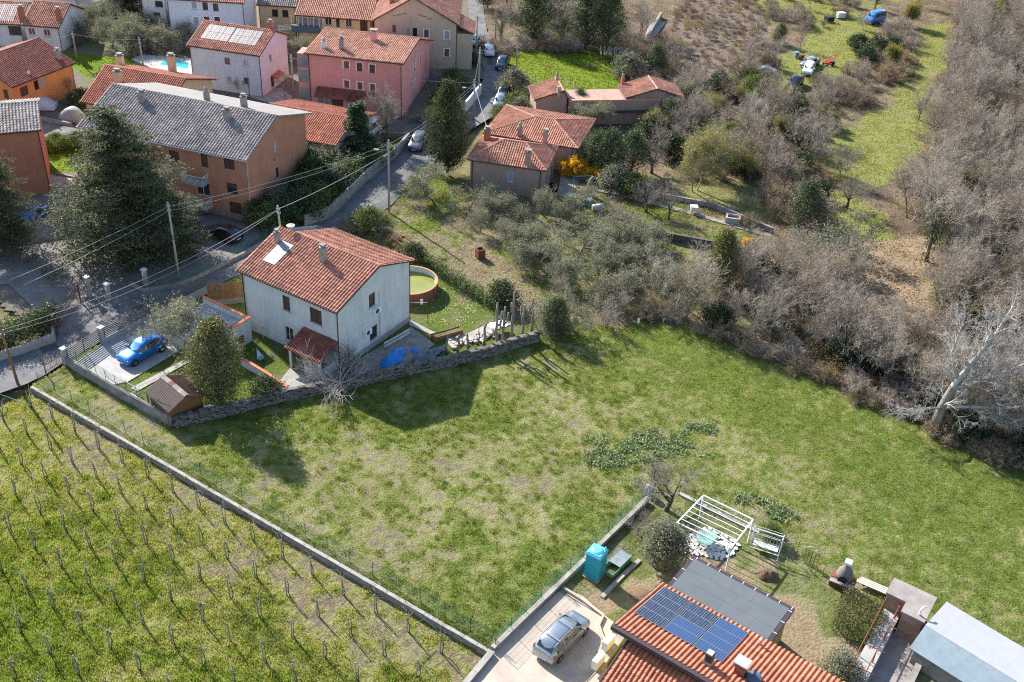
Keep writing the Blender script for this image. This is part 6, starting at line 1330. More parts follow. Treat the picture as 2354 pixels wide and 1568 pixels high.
# woodland on the right
holes = [wmp for wmp in (litter, track, track2, track3)]
fieldin = FIELD
W1 = PP((1490, 722), (1650, 757), (1730, 797), (1905, 868), (2155, 975), (2353, 1063), (2480, 1110), (2480, 560), (2190, 560), (2150, 730), (2060, 790), (1890, 700), (1700, 600), (1650, 690))
for x, y in scatter(W1, 2.5, 120, holes): place(WOODS + SPRING[:0], None, random.uniform(4.0, 9.0), 'leafless tree in the dense bare thicket along the field edge', 'bare thicket along the field', xy=(x, y))
UNDER = []
for i, (x, y) in enumerate(scatter(W1, 1.5, 190, holes)):
    if i % 3 == 0: place(SCRUB, None, random.uniform(1.2, 2.6), 'tangled leafless shrub under the bare thicket beside the field', 'thicket undergrowth', xy=(x, y))
    else: UNDER.append((x, y, 0, random.uniform(.5, 1.1), random.uniform(0, 6.28)))
for x, y in scatter(W1, 3.5, 40, holes): place(BUSH, None, random.uniform(1.2, 3.0), 'dark evergreen bush among the bare thicket beside the field', 'evergreens in the thicket', xy=(x, y), idx=random.choice((0, 3, 3)))
edge = [(1490, 735), (1560, 755), (1640, 768), (1720, 806), (1800, 845), (1900, 882), (2030, 942), (2150, 992), (2250, 1040), (2353, 1082), (2440, 1120)]
for q in resample(PP(*edge), 1.5): place(SCRUB, None, random.uniform(1.1, 2.2), 'low leafless shrub lining the edge of the field', 'shrubs lining the field', xy=(q.x + random.uniform(-.5, .5), q.y + random.uniform(0, 1.2)))
W2 = PP((2160, 570), (2480, 620), (2520, -100), (2215, -80), (2210, 60), (2175, 190), (2150, 330), (2080, 430), (2090, 540))
for x, y in scatter(W2, 2.9, 165, holes): place(WOODS, None, random.uniform(4.8, 9.2), 'grey brown leafless tree in the dense wood on the right slope', 'bare wood on the right slope', xy=(x, y), idx=random.choice((0, 1, 1, 2, 2, 3)))
for x, y in scatter(W2, 1.9, 260, holes): UNDER.append((x, y, 0, random.uniform(.5, 1.2), random.uniform(0, 6.28)))
gn_scatter('low_brush', [(x, y, 0, random.uniform(.18, .5), random.uniform(0, 6.28)) for x, y in scatter(rubble, 1.5, 170) + scatter(W7 if 'W7' in globals() else rubble, 2.0, 60)], [p.parts[1][1] for p in SCRUB])
gn_scatter('undergrowth', UNDER, [p.parts[1][1] for p in SCRUB])
for x, y in scatter(W2, 6.5, 14, holes): place(IVY, None, random.uniform(5, 7.5), 'ivy hung bare tree in the wood on the right slope', 'ivy trees on the right slope', xy=(x, y))
for x, y in scatter(W1, 6.0, 9, holes): place(IVY, None, random.uniform(4.5, 7), 'ivy hung bare tree in the thicket along the field edge', 'ivy trees in the thicket', xy=(x, y))
for x, y in scatter(W2, 9, 7, holes): place(BUSHY, None, random.uniform(3.5, 5.0), 'yellowish budding tree in the wood on the right slope', 'yellowish trees on the right slope', xy=(x, y))
carpark = PP((1800, 125), (1900, 120), (1895, 175), (1860, 225), (1800, 225))
holes.append(carpark)
W3 = PP((1555, 240), (1690, 190), (1790, 150), (1830, 215), (1885, 260), (1900, 300), (1870, 345), (1950, 430), (1870, 470), (1800, 425), (1660, 415), (1510, 390), (1480, 320), (1540, 290))
for x, y in scatter(W3, 3.0, 60, holes): place(WOODS + SPRING, None, random.uniform(3.2, 6.8), 'grey brown leafless tree in the scrub between annexes and track', 'scrub trees by the track', xy=(x, y))
for x, y in scatter(W3, 2.2, 66, holes): place(SCRUB, None, random.uniform(1.2, 2.4), 'brown leafless shrub in the scrub between annexes and track', 'scrub by the track', xy=(x, y))
for x, y in scatter(W3, 4.0, 24, holes): place(BUSH, None, random.uniform(1.6, 3.2), 'green bush in the scrub between annexes and track', 'green bushes in the scrub', xy=(x, y), idx=random.choice((0, 1, 3)))
W3b = PP((1690, 480), (1800, 430), (1900, 470), (1880, 560), (1830, 590), (1760, 560), (1700, 520))
for x, y in scatter(W3b, 2.6, 22, holes): place(SCRUB + WOODS[1:2], None, random.uniform(1.8, 3.6), 'bare shrub near the end of the lawn with fruit trees', 'shrubs by the lawn end', xy=(x, y))
W4 = PP((1960, 120), (2080, 60), (2130, 100), (2080, 170), (1990, 240), (1900, 260), (1870, 200), (1920, 150))
for x, y in scatter(W4, 2.8, 30, holes): place(SCRUB, None, random.uniform(1.6, 3.0), 'brown shrub scattered beside the green track', 'shrubs beside the track', xy=(x, y))
for p, h in (((1960, 190), 4.2), ((1910, 222), 4.5), ((1895, 250), 3.6), ((2030, 90), 3.8), ((1985, 70), 3.2)): place(WOODS, p, h, 'rounded grey bare tree beside the green track', 'rounded trees by the track', idx=1)
for p, h in (((1970, 115), 2.4), ((2010, 125), 2.6), ((2050, 120), 2.2), ((1990, 145), 2.4)): place(BUSH, p, h, 'dark green bush clump right of the red loader', 'bush clump by the loader', idx=3)
W5 = PP((1420, 100), (1530, 100), (1590, 190), (1545, 230), (1470, 215), (1430, 150))
for x, y in scatter(W5, 2.4, 30): place(SCRUB, None, random.uniform(1.6, 3.2), 'bare shrub on the slope behind the annexes', 'shrubs behind the annexes', xy=(x, y))
W7 = PP((1690, 40), (1800, -40), (2000, -40), (1990, 20), (1900, 70), (1850, 90), (1790, 140), (1720, 190))
for x, y in scatter(W7, 2.6, 34, (rubble,)): place(SCRUB, None, random.uniform(1.2, 2.6), 'leafless shrub in the scrub above the abandoned cars', 'scrub above the abandoned cars', xy=(x, y))
for p, h in (((1740, 90), 4.5), ((1765, 150), 5), ((1810, 60), 4), ((1860, 20), 4.5), ((1720, 150), 5), ((1690, 200), 5.5)): place(WOODS, p, h, 'bare tree in the scrub above the abandoned cars', 'bare trees above the abandoned cars')
W6 = PP((1105, 110), (1200, 95), (1420, 110), (1425, 122), (1180, 120), (1130, 125))
for x, y in scatter(W6, 1.8, 30): place(SCRUB, None, random.uniform(1.5, 3.0), 'bare shrub along the far edge of the bright lawn', 'shrubs along the bright lawn', xy=(x, y))
# bushes, hedges and greenery round the houses
hedge_pts = resample(PP((970, 600), (1030, 645), (1100, 690), (1160, 715)), 1.0)
hd = thing('garden_hedge', 'dark green hedge along the lawn with daisies', 'hedge', (hedge_pts[0].x, hedge_pts[0].y, 0))
_r = np.random.default_rng(3); c_ = np.array([[p.x + _r.normal(0, .28) - hd.location.x, p.y + _r.normal(0, .28) - hd.location.y, z] for p in resample(PP((965, 598), (1030, 645), (1100, 690), (1165, 715)), .18) for z in (.25, .6, .95, 1.2)])
V_, F_, n_ = leaves(_r, c_, 22, .22, .075); link('foliage', leaf_mesh('leaves', _r, V_, F_, n_, MATS['leaf_dark'], tint=((1.9, 1.9, 1.3), .2)), hd)
mb = MB()
for p in hedge_pts: mb.tube([(p.x, p.y, -.05), (p.x, p.y, .9)], .03, 5)
mb.build('stem', MATS['bark_dark'], hd, origin=hd.location)
hd2 = thing('clipped_hedge', 'tall dark clipped hedge behind the low wall at the left edge', 'hedge', (*XY((60, 790)), 0))
c_ = [];
for p in resample(PP((-60, 838), (0, 815), (60, 800), (118, 770)), .3):
    for d in np.arange(0, 2.4, .35):
        for z in np.arange(.3, 2.3, .4): c_.append((p.x - .4 * d * .3 + _r.normal(0, .15) - hd2.location.x, p.y + d + .25 + _r.normal(0, .15) - hd2.location.y, z + _r.normal(0, .12) + .25 * math.sin(p.x)))
V_, F_, n_ = leaves(_r, np.array(c_), 14, .24, .10); link('foliage', leaf_mesh('leaves', _r, V_, F_, n_, MATS['leaf_dark'], tint=((1.9, 1.9, 1.3), .15)), hd2)
hb = thing('hedge_block', 'squared evergreen hedge block between barbecue and concrete hut', 'hedge', (*XY(vz(580, 850)), 0))
q0, q1_, q2_ = [Vector(XY(vz(*p), 1.9)).to_3d() for p in ((450, 520), (850, 720), (320, 800))]; hb.location = (q0.x, q0.y, 0); c_ = []
for a in np.arange(0, 1.01, .07):
    for b in np.arange(0, 1.01, .1):
        for z in np.arange(.2, 2.0, .3):
            if .1 < a < .9 and .1 < b < .9 and z < 1.6: continue
            p = q0 + (q1_ - q0) * a + (q2_ - q0) * b; c_.append((p.x - q0.x + _r.normal(0, .07), p.y - q0.y + _r.normal(0, .07), z + _r.normal(0, .08)))
V_, F_, n_ = leaves(_r, np.array(c_), 14, .17, .06); link('foliage', leaf_mesh('leaves', _r, V_, F_, n_, MATS['leaf_laurel'], tint=((1.7, 1.6, 1.1), .2)), hb)
cm = (q1_ - q0) / 2 + (q2_ - q0) / 2; mb = MB(); mb.tube([(cm.x, cm.y, 0), (cm.x, cm.y, 1.5)], .08, 6); mb.build('stem', MATS['bark_dark'], hb)
for p, h, i, lb in [((612, 915), 1.9, 0, 'dark oleander bush at the stone wall beside the porch paving'), ((1155, 700), 2.3, 0, 'dark bush at the lower end of the garden hedge'), ((952, 600), 1.8, 0, 'dark bush at the corner behind the round pool'), ((846, 528), 2.4, 1, 'yellow topped green bush behind the white house'),
                    ((1770, 1480 - 240), 1.3, 1, 'small round topped shrub on a stem beside the white swing'), ((1930, 1560), 1.9, 2, 'silvery bush beside the concrete run'), ((2260, 1560), 1.6, 2, 'pale silvery bush in front of the white hut roof'), ((1170, 300), 2.2, 1, 'bush left of the brown house roofs'), ((1150, 280), 2.0, 1, 'green bush beside the road near the brown house'), ((1195, 268), 2.4, 2, 'grey bush between brown house and left annex'), ((1180, 215), 3.2, 2, 'grey brown bush by the upper road, left of the annex'), ((1185, 255), 2.4, 1, 'green bush below the left annex wall'), ((1410, 435), 2.8, 2, 'rounded grey green bush at the head of the lawn'), ((1450, 445), 2.4, 1, 'bushy shrub on the lawn behind the fruit trees')]: place(BUSH, p, h, lb, idx=i)
for i, (p, h) in enumerate([((590, 510), 2.4), ((620, 525), 2.6), ((660, 520), 2.8), ((700, 500), 3.0), ((640, 490), 2.8), ((690, 470), 3.0), ((735, 480), 2.8), ((760, 455), 2.8), ((720, 430), 3.2), ((780, 430), 2.6), ((745, 405), 3.0), ((800, 420), 2.4), ((705, 395), 3.2), ((825, 400), 2.2), ((775, 385), 2.6), ((730, 360), 2.6), ((860, 385), 2.0), ((880, 368), 1.8)]): place(BUSH, p, h, 'green bush in the planted bank above the retaining wall', 'bushes on the planted bank', idx=(0, 1, 3, 0, 2)[i % 5])
place(OLIVES, (745, 385), 4.2, 'olive tree on the planted bank behind the orange block', idx=2); place(BUSHY, (715, 440), 3.2, 'yellow green shrub on the planted bank', rz=2)
for p, h, lb in (((655, 235), 5.2, 'brown bare tree between pale blue and pink houses'), ((1000, 195), 5.0, 'pinkish bare tree right of the pink house'), ((125, 215), 4.2, 'bare tree in the garden of the orange house'), ((160, 225), 3.4, 'small bare tree beside the covered car'), ((625, 60), 4.4, 'leafless tree in front of the tan house'), ((560, 215), 2.6, 'small bare whitish shrub tree before the pale blue house'), ((100, 590), 5.5, 'bare tree with pale twigs beside the left cedar'), ((870, 540), 1.9, 'bare shrub behind the white house roof'), ((900, 535), 1.7, 'second bare shrub behind the white house roof')): place(WOODS, p, h, lb)
place(OLIVES, (690, 140), 4.2, 'olive tree behind the pink house corner', idx=1)
for i, p in enumerate([(190, 245), (205, 235), (175, 250), (10, 262), (255, 190), (270, 178), (1020, 215), (1040, 190), (1060, 215), (1005, 235), (1085, 150)]): place(BUSH, p, random.uniform(1.4, 2.2), 'low green garden shrub among the upper houses', 'shrubs among the upper houses', idx=i % 2)
for p in ((150, 345), (130, 335), (110, 350), (175, 335)): place(BUSH, p, 1.5, 'green bush on the small lawn left of the grey roofed block', 'bushes on the small lawn', idx=1)
for p, h in (((870, 505), 1.4), ((905, 560), 1.2), ((930, 580), 1.1), ((880, 545), 1.3), ((820, 530), 1.4), ((800, 535), 1.3), ((780, 525), 1.3)): place(SCRUB, p, h, 'bare hedge shrub along the fence behind the white house', 'bare hedge behind the white house')
# strip of broad leaved weeds in the field
weeds_poly = PP((1345, 1010), (1480, 985), (1560, 1000), (1640, 1050), (1600, 1065), (1480, 1060), (1390, 1080), (1345, 1060))
def weed_patch(name, poly, n, seed, sz=.16):
    rs = np.random.default_rng(seed); P = np.array(poly); C = []
    while len(C) < n:
        x, y = rs.uniform(P[:, 0].min(), P[:, 0].max()), rs.uniform(P[:, 1].min(), P[:, 1].max())
        if inpoly(np.array([x]), np.array([y]), poly)[0] and fbm(x, y, 1.1, 141) > .44: C.append((x, y, .12 + field_z(np.array([x]), np.array([y]))[0]))
    V, F, n = leaves(rs, C, 15, .19, sz * .55, squash=.35, flat=.7, elong=1.1); o = link(name, leaf_mesh('leaves', rs, V, F, n, MATS['leaf_weed'], var=.3, tint=((2.0, 1.9, 1.9), .12))); tag(o, kind='stuff')
M('leaf_weed', (.14, .19, .075), rough=.6, var=.3, scale=1, attr='Col', trans=.25, spec=.35)
weed_patch('broadleaf_weeds', weeds_poly, 330, 1); weed_patch('broadleaf_weeds', PP((1660, 1120), (1780, 1150), (1850, 1200), (1790, 1205), (1680, 1150)), 110, 2); weed_patch('broadleaf_weeds', PP((1560, 980), (1640, 970), (1640, 1000), (1570, 1010)), 50, 3)
# ================================================================ vineyard posts and vines
ORD = ['first', 'second', 'third', 'fourth', 'fifth', 'sixth', 'seventh', 'eighth', 'ninth', 'tenth', 'eleventh', 'twelfth', 'thirteenth', 'fourteenth', 'fifteenth', 'sixteenth', 'seventeenth', 'eighteenth']
post_me = []
for i in range(3):
    b = MB(); h = 1.68 + .07 * i; b.tube([(0, 0, -.15), (.01 * i, .01, h)], [.05, .042], 6); post_me.append(mesh_np('post', b.v, [np.array([f for f in b.f if len(f) == 4]), np.array([f for f in b.f if len(f) == 6])], MATS['post_concrete'], smooth=False))
vines = []
for i in range(5):
    rs = np.random.default_rng(200 + i); seg = []; p = np.array([.16, .05, -.1]); r = .042
    for k in range(7): q = p + np.array([rs.normal(-.01, .035), rs.normal(0, .035), .24]); seg.append((*p, *q, r, r - .003)); p = q; r -= .003
    cane = []
    for c in range(6):
        a = rs.choice([0, np.pi]) + rs.normal(0, .5); d = np.array([math.cos(a), math.sin(a), rs.uniform(.1, .9)]); q = p + rs.normal(0, .06, 3); rr = .012
        for k in range(7): n = q + d * rs.uniform(.10, .24); d = d + rs.normal(0, .22, 3) + np.array([0, 0, -.16]); d /= np.linalg.norm(d); cane.append((*q, *n, rr, rr * .85)); q = n; rr *= .85
    vines.append((seg_mesh(seg, 5, MATS['bark_dark']), seg_mesh(cane, 4, MATS['twig_grey'])))
wall_n = 39.35
vrot = math.atan2(vu[1], vu[0])
rows_n = [(37.8, -34.5 * vu[0] + 66.6 * vu[1]), (35.4, -30.1 * vu[0] + 64.5 * vu[1] + .6), (33.0, -30.0 * vu[0] + 58.1 * vu[1]), (30.5, -33.8 * vu[0] + 57.5 * vu[1]), (28.05, -35.1 * vu[0] + 55.4 * vu[1]), (25.4, -31.7 * vu[0] + 50.3 * vu[1]), (22.95, -30.7 * vu[0] + 46.6 * vu[1]), (20.5, -29.6 * vu[0] + 43 * vu[1]), (18.05, -29.6 * vu[0] + 43 * vu[1] + 1.2), (15.6, -29.6 * vu[0] + 43 * vu[1] + .4)]
rows_n[1] = (35.4, -26.3 * vu[0] + 58.5 * vu[1])
nv = 0; wire_b = []
for ri, (n, s0) in enumerate(rows_n):
    ks = []
    for k in range(-14, 22):
        s = s0 + k * 2.83; p = vu * s + vn * n; px = PX((p[0], p[1], VZ + 1)); 
        if not (-60 < px[0] < 2400 and 0 < px[1] < 1600): continue
        q = np.array([p[0]]), np.array([p[1]])
        if not inpoly(*q, VXV)[0]: continue
        ks.append((k, p))
    for ci, (k, p) in enumerate(ks):
        x, y = p[0] + random.uniform(-.07, .07), p[1] + random.uniform(-.07, .07); z = VZ
        w = f'{ORD[ri]} row from the wall'
        o = thing('vineyard_post', f'grey concrete vineyard post, {ORD[min(ci, 17)]} from the road in the {w}', 'post', (x, y, z), vrot + random.uniform(-.2, .2), 'vineyard posts')
        inst('post_shaft', random.choice(post_me), o, rot=(random.uniform(-.05, .05), random.uniform(-.05, .05), random.uniform(0, 3)))
        if random.random() < .93:
            v = thing('grape_vine', f'pruned leafless grape vine at the {ORD[min(ci, 17)]} post in the {w}', 'vine', (x, y, z), vrot + random.uniform(-.25, .25), 'pruned grape vines')
            a, c = random.choice(vines); inst('trunk', a, v); inst('cane', c, v)
for lb, a, b in (('green string tied between posts in the bottom corner of the vineyard', (900, 1400), (1000, 1568)), ('second green string in the bottom corner of the vineyard', (930, 1385), (1030, 1470)), ('third green string near the wall end in the vineyard', (880, 1480), (1010, 1400)), ('pale long pole rail tied across the last vineyard posts', (800, 1560), (948, 1408))):
    p, q = Vector(G(*a, VZ + 1.6)), Vector(G(*b, VZ + 1.6)); o = thing('trellis_string', lb, 'string', p); m = MB(); m.tube([(0, 0, 0), tuple(q - p)], .03 if 'rail' in lb else .012, 4); m.build('strand', MATS['wood_grey' if 'rail' in lb else 'iron_green'], o)
# dry tangled stems between rows near the wall
_r = np.random.default_rng(17); segs = []
for _ in range(900):
    s, n = _r.uniform(-62, -32), _r.choice([36.6, 34.2, 31.8]) + _r.normal(0, .4); p = vu * s + vn * n
    if fbm(p[0], p[1], 3, 151) < .5: continue
    a = _r.uniform(0, 6.28); q = np.array([p[0], p[1], VZ]); d = np.array([math.cos(a) * .5, math.sin(a) * .5, 1])
    for k in range(3): e = q + d * .3 + _r.normal(0, .05, 3); segs.append((*q, *e, .01, .007)); q = e
tag(link('dry_weed_stems', seg_mesh(segs, 3, MATS['twig_brown'])), kind='stuff')

# ================================================================ fences
def stake_fence(name, label, px, z0, h, n, mesh=True, lean=.04, mat='iron', wires=5, meshmat='iron_green', off=(0, 0)):
    pts = [Vector((q[0] + off[0], q[1] + off[1])) for q in PP(*px)]; L = sum((b - a).length for a, b in zip(pts, pts[1:])); rs = resample(pts, L / n)
    o = thing(name, label, 'fence', (rs[0].x, rs[0].y, z0)); tops = []
    for p in rs:
        m = MB(); dx, dy = random.uniform(-lean, lean), random.uniform(-lean, lean); m.tube([(p.x - rs[0].x, p.y - rs[0].y, -.1), (p.x - rs[0].x + dx, p.y - rs[0].y + dy, h * random.uniform(.94, 1.04))], .02, 5); m.build('fence_stake', MATS[mat], o); tops.append((p.x - rs[0].x, p.y - rs[0].y))
    m = MB()
    for i in range(wires):
        z = h * (.08 + .86 * i / max(1, wires - 1)); m.tube([(a, b, z) for a, b in tops], .005, 3, cap=False)
    if mesh:
        for (a, b), (c, d) in zip(tops, tops[1:]):
            k = max(2, int(math.hypot(c - a, d - b) / .16))
            for i in range(k):
                for s in (0, 1):
                    t0, t1 = i / k, (i + 1) / k; u, v = (t0, t1) if s == 0 else (t1, t0)
                    for zz0 in np.arange(.08, .9, .3): m.tube([(a + (c - a) * u, b + (d - b) * u, h * zz0), (a + (c - a) * v, b + (d - b) * v, h * (zz0 + .3))], .0065, 3, cap=False)
    if m.v: tag(m.build('wire_netting', MATS[meshmat], o), kind='stuff')
    return o
stake_fence('wire_fence', 'green wire netting on iron stakes along the field side of the vineyard wall', [(84, 884), (600, 1180), (1136, 1488)], 0, 1.25, 22, off=(.12, .2))
stake_fence('wire_fence', 'green wire netting on stakes along the wall by the silver estate car', [(1139, 1490), (1310, 1318), (1478, 1155)], .4, 1.15, 11, off=(-.05, 0))
stake_fence('wire_fence', 'thin iron stakes and netting on the low wall by the brown shed', [(160, 842), (270, 908), (396, 978)], .95, 1.15, 10, off=(0, .05))
stake_fence('wire_fence', 'green netting fence on the kerb wall beside the cedar', [(335, 670), (402, 660), (440, 646), (560, 586), (640, 541)], .4, 1.1, 11, mat='iron_green')
stake_fence('wire_fence', 'wire fence with thin stakes along the right edge of the road bend', [(800, 528), (893, 476), (939, 430), (985, 388)], 0, 1.3, 8)
stake_fence('wire_fence', 'iron fence on top of the retaining wall at the road bend', [(790, 470), (842, 416), (905, 365), (940, 328), (975, 300)], 1.3, .9, 10, mesh=False, wires=3)
stake_fence('wire_fence', 'thin fence above the terrace wall of the olive grove', [(1392, 505), (1540, 550), (1735, 586)], .9, 1.0, 10, wires=3, mesh=False)
stake_fence('wire_fence', 'thin stakes and wires along the far side of the neighbour garden', [(1560, 1138), (1660, 1182), (1750, 1220), (1830, 1270), (1890, 1322)], 0, 1.2, 9, mesh=False, wires=3)
stake_fence('wire_fence', 'wire trellis on thin posts at the near edge of the bright lawn', [(1230, 188), (1330, 196), (1420, 205)], 0, 1.3, 9, wires=5, mesh=False)
# slatted driveway fence and gate
def slat_panel(name, label, a, b, z0, h, n, mat, posts=2, cat='fence', slatw=.075):
    a, b = Vector((*a, 0)), Vector((*b, 0)); d = b - a; L = d.length; o = thing(name, label, cat, (a.x, a.y, z0), math.atan2(d.y, d.x)); m0 = None
    for i in range(n):
        z = h * (i + .5) / n; m = MB(); m.box(.03, L - .03, -.012, .012, z - slatw / 2, z + slatw / 2); m.build('slat', MATS[mat], o)
    for i in range(posts + 1):
        x = L * i / posts; m = MB(); m.box(x - .035, x + .035, .013, .075, 0, h + .03); m.build('post', MATS[mat], o)
    return o
M('slat_grey', (.10, .10, .105), rough=.5, var=.12, scale=3)
sa, sb, sc_ = XY((153, 838)), XY((238, 789)), XY((476, 671))
slat_panel('driveway_gate', 'grey horizontal slat sliding gate in front of the blue car', (sa[0] + .25, sa[1]), (sb[0] - .25, sb[1]), .1, 1.45, 8, 'slat_grey', 2, 'gate', .11)
slat_panel('slatted_fence', 'grey horizontal slat fence on a pale plinth beside the road', (sb[0] + .25, sb[1]), sc_, .64, 1.05, 6, 'slat_grey', 4, 'fence', .11)
for p, lb in ((sa, 'square white gate pillar at the low end of the slatted gate'), (sb, 'square white gate pillar between slatted gate and slatted fence')):
    o = thing('gate_pillar', lb, 'pillar', (*p, 0), -.53); m = MB(); m.box(-.2, .2, -.2, .2, -.1, 1.65); m.build('shaft', MATS['concrete_light'], o); m = MB(); m.box(-.27, .27, -.27, .27, 1.652, 1.74); m.build('cap', MATS['concrete_light'], o)
# little rusty gate at the corner
ga, gb = XY((107, 862)), XY((150, 838)); o = slat_panel('rusty_gate', 'small rusty iron gate between road and field corner', ga, gb, .1, 1.2, 2, 'rust', 1, 'gate', .04)
dv_ = Vector(gb) - Vector(ga)
for i in range(12): m = MB(); x = dv_.length * (i + .5) / 12; m.bar((x, 0, .05), (x, 0, 1.15), .02, .02); m.build('bar', MATS['rust'], o)
# two iron gate wings and pillars of the forecourt
def bar_gate(label, a, b, h0, h1, n):
    a, b = Vector((*a, 0)), Vector((*b, 0)); d = b - a; L = d.length; o = thing('forecourt_gate', label, 'gate', (a.x, a.y, .06), math.atan2(d.y, d.x), 'forecourt gate wings')
    hh = lambda x: h0 + (h1 - h0) * x / L
    for i in range(n): x = L * (i + .5) / n; m = MB(); m.bar((x, 0, .08), (x, 0, hh(x)), .022, .022); m.build('bar', MATS['rust'], o)
    m = MB(); m.bar((0, 0, hh(0)), (L, 0, hh(L)), .06, .05); m.bar((0, 0, .1), (L, 0, .1), .06, .06); m.bar((0, 0, hh(0) * .55), (L, 0, hh(L) * .55), .05, .04); m.bar((0, 0, .0), (0, 0, hh(0)), .07, .07); m.bar((L, 0, 0), (L, 0, hh(L)), .09, .09); m.build('frame', MATS['rust'], o)
z0t = lambda x, y: (.27768 * x, 362.9 + .27768 * y)
bar_gate('long brown barred gate wing sloping down towards the clipped hedge', XY(z0t(450, 1465)), XY(z0t(668, 1195)), 1.7, 1.9, 26)
bar_gate('short brown barred gate wing beside the white topped pillar', XY(z0t(668, 1195)), XY(z0t(745, 1150)), 1.9, 2.1, 7)
for q, h, lb in ((( 745, 1150), 2.1, 'grey gate pillar with white cap at the barred gate'), ((905, 1180), 1.7, 'grey gate pillar with white cap standing alone by the road'), ((1210, 1065), 1.8, 'grey gate pillar at the start of the kerb wall')):
    p = XY(z0t(*q)); o = thing('gate_pillar', lb, 'pillar', (*p, .05), -.5); m = MB(); m.box(-.17, .17, -.17, .17, 0, h); m.build('shaft', MATS['concrete'], o); m = MB(); m.box(-.24, .24, -.24, .24, h + .002, h + .1); m.build('cap', MATS['white_paint'], o)
    m = MB(); m.box(-.09, .09, -.185, -.172, h - .55, h - .2); m.build('plate', MATS['white_paint'], o)
# vertical board fence by the white house
wa, wb = Vector((*XY(z0t(1745, 1175)), 0)), Vector((*XY(z0t(2010, 1110)), 0)); wa = Vector((*XY(z0t(1720, 1160), .9), 0)); wb = Vector((*XY(z0t(2015, 1130), .9), 0)); d = wb - wa
o = thing('board_fence', 'brown vertical board fence between garage terrace and white house', 'fence', (wa.x, wa.y, .6), math.atan2(d.y, d.x)); n = 24
for i in range(n): x0_, x1_ = d.length * i / n, d.length * (i + 1) / n - .02; m = MB(); m.box(x0_, x1_, -.012, .012, 0, 1.75 + random.uniform(-.03, .03)); m.build('board', MATS['wood_brown'], o)
m = MB(); m.box(0, d.length, .0125, .06, .3, .4); m.box(0, d.length, .0125, .06, 1.3, 1.4); m.build('rail', MATS['wood_brown'], o)
m = MB(); m.box(0, d.length, .015, .2, -.65, -.005); m.build('footing', MATS['concrete_old'], o)

# ================================================================ poles and cables
def pole(label, base, top, zt, r=.13, arms=(), mat='pole_wood', lamp=False):
    b = Vector(G(*base, 0)); w = ray(top); t = (Vector(EYE) + Vector(w) * ((zt - CAMH) / w[2])); t = Vector((t.x * .5 + b.x * .5, t.y * .5 + b.y * .5, zt)) if (t - b).xy.length > 1.2 else t
    o = thing('utility_pole', label, 'pole', (b.x, b.y, 0), 0, 'utility poles'); d = t - b; m = MB(); m.tube([(0, 0, -.3), tuple(d)], [r, r * .62], 9); m.build('shaft', MATS[mat], o, smooth=True)
    m = MB()
    for dz in (-.5, -.95):
        p = d * ((zt + dz) / zt); m.box(p.x - .18, p.x + .18, p.y - .03, p.y + .03, p.z - .03, p.z + .03); m.lathe([(.05, p.z + .03), (.06, p.z + .12), (.03, p.z + .18)], 7, (p.x - .15, p.y)); m.lathe([(.05, p.z + .03), (.06, p.z + .12), (.03, p.z + .18)], 7, (p.x + .15, p.y))
    m.build('insulator', MATS['galv'], o)
    if lamp: m = MB(); m.tube([(d.x, d.y, zt - 1.2), (d.x - 1.2, d.y - .5, zt - .9)], .03, 5); m.box(d.x - 1.5, d.x - 1.0, d.y - .68, d.y - .45, zt - .98, zt - .86); m.build('street_lamp', MATS['galv'], o)
    return b + d
TP = {}
TP['mid'] = pole('wooden pole with two cables standing beside the cedar and the road', (412, 641), (385, 464), 8.6)
TP['road'] = pole('slim tall pole with a lamp at the road bend before the orange block', (894, 488), (893, 322), 8.7, lamp=True)
TP['left'] = pole('brown pole at the left edge beside the road and the vineyard corner', (42, 884), (0, 750), 6.0, mat='wood_brown')
TP['house'] = pole('short pole just behind the ridge of the white house', (655, 612), (633, 490), 7.6)
TP['up1'] = pole('pole at the foot of the whitewashed wall on the upper road', t2(1870, 790), t2(1880, 445), 7.6)
TP['up2'] = pole('pole beside the beige house on the upper road', t2(1850, 500), t2(1857, 165), 7.4)
TP['up3'] = pole('pole at the corner of the bright lawn', t3(90, 590), t3(95, 340), 5.4)
TP['low'] = pole('pole with a lamp arm in front of the dark cypress', t2(1828, 985), t2(1832, 715), 6.2, lamp=True)
TP['pink'] = pole('pole beside the tarred forecourt between pale blue and pink houses', t2(340, 815), t2(320, 480), 6.4)
TP['blue'] = pole('thin metal pole standing before the pale blue house', t1(2065, 800), t1(2045, 545), 5.6, r=.07, mat='galv')
TP['lawn'] = pole('leaning grey pole by the swimming pool terrace', t1(1187, 555), t1(1150, 330), 4.6)
TP['tl'] = pole('pole on the lawn corner beside the orange house', t1(640, 500), t1(605, 300), 4.6)
TP['top'] = pole('pole beyond the upper road in the dark wood', t2(2008, 330), t2(2010, 145), 5.0)
def cable(label, a, b, sag=.5, r=.015, n=14):
    a, b = Vector(a), Vector(b); o = thing('overhead_cable', label, 'cable', a, 0, 'overhead cables'); m = MB()
    m.tube([tuple((b - a) * t + Vector((0, 0, -4 * sag * t * (1 - t)))) for t in np.linspace(0, 1, n)], r, 5); m.build('strand', M('cable', (.26, .27, .29), rough=.5, var=.1), o, smooth=True)
dz = lambda v, z: Vector((v.x, v.y, v.z + z))
farL = Vector(G(-60, 690, 6)); farL2 = Vector(G(-40, 715, 5.6))
cable('upper grey cable from the pole by the cedar out past the left edge', dz(TP['mid'], -.5), Vector(G(20, 645, 4.5)), .2); cable('lower grey cable from the pole by the cedar out past the left edge', dz(TP['mid'], -.95), Vector(G(55, 655, 4.1)), .2)
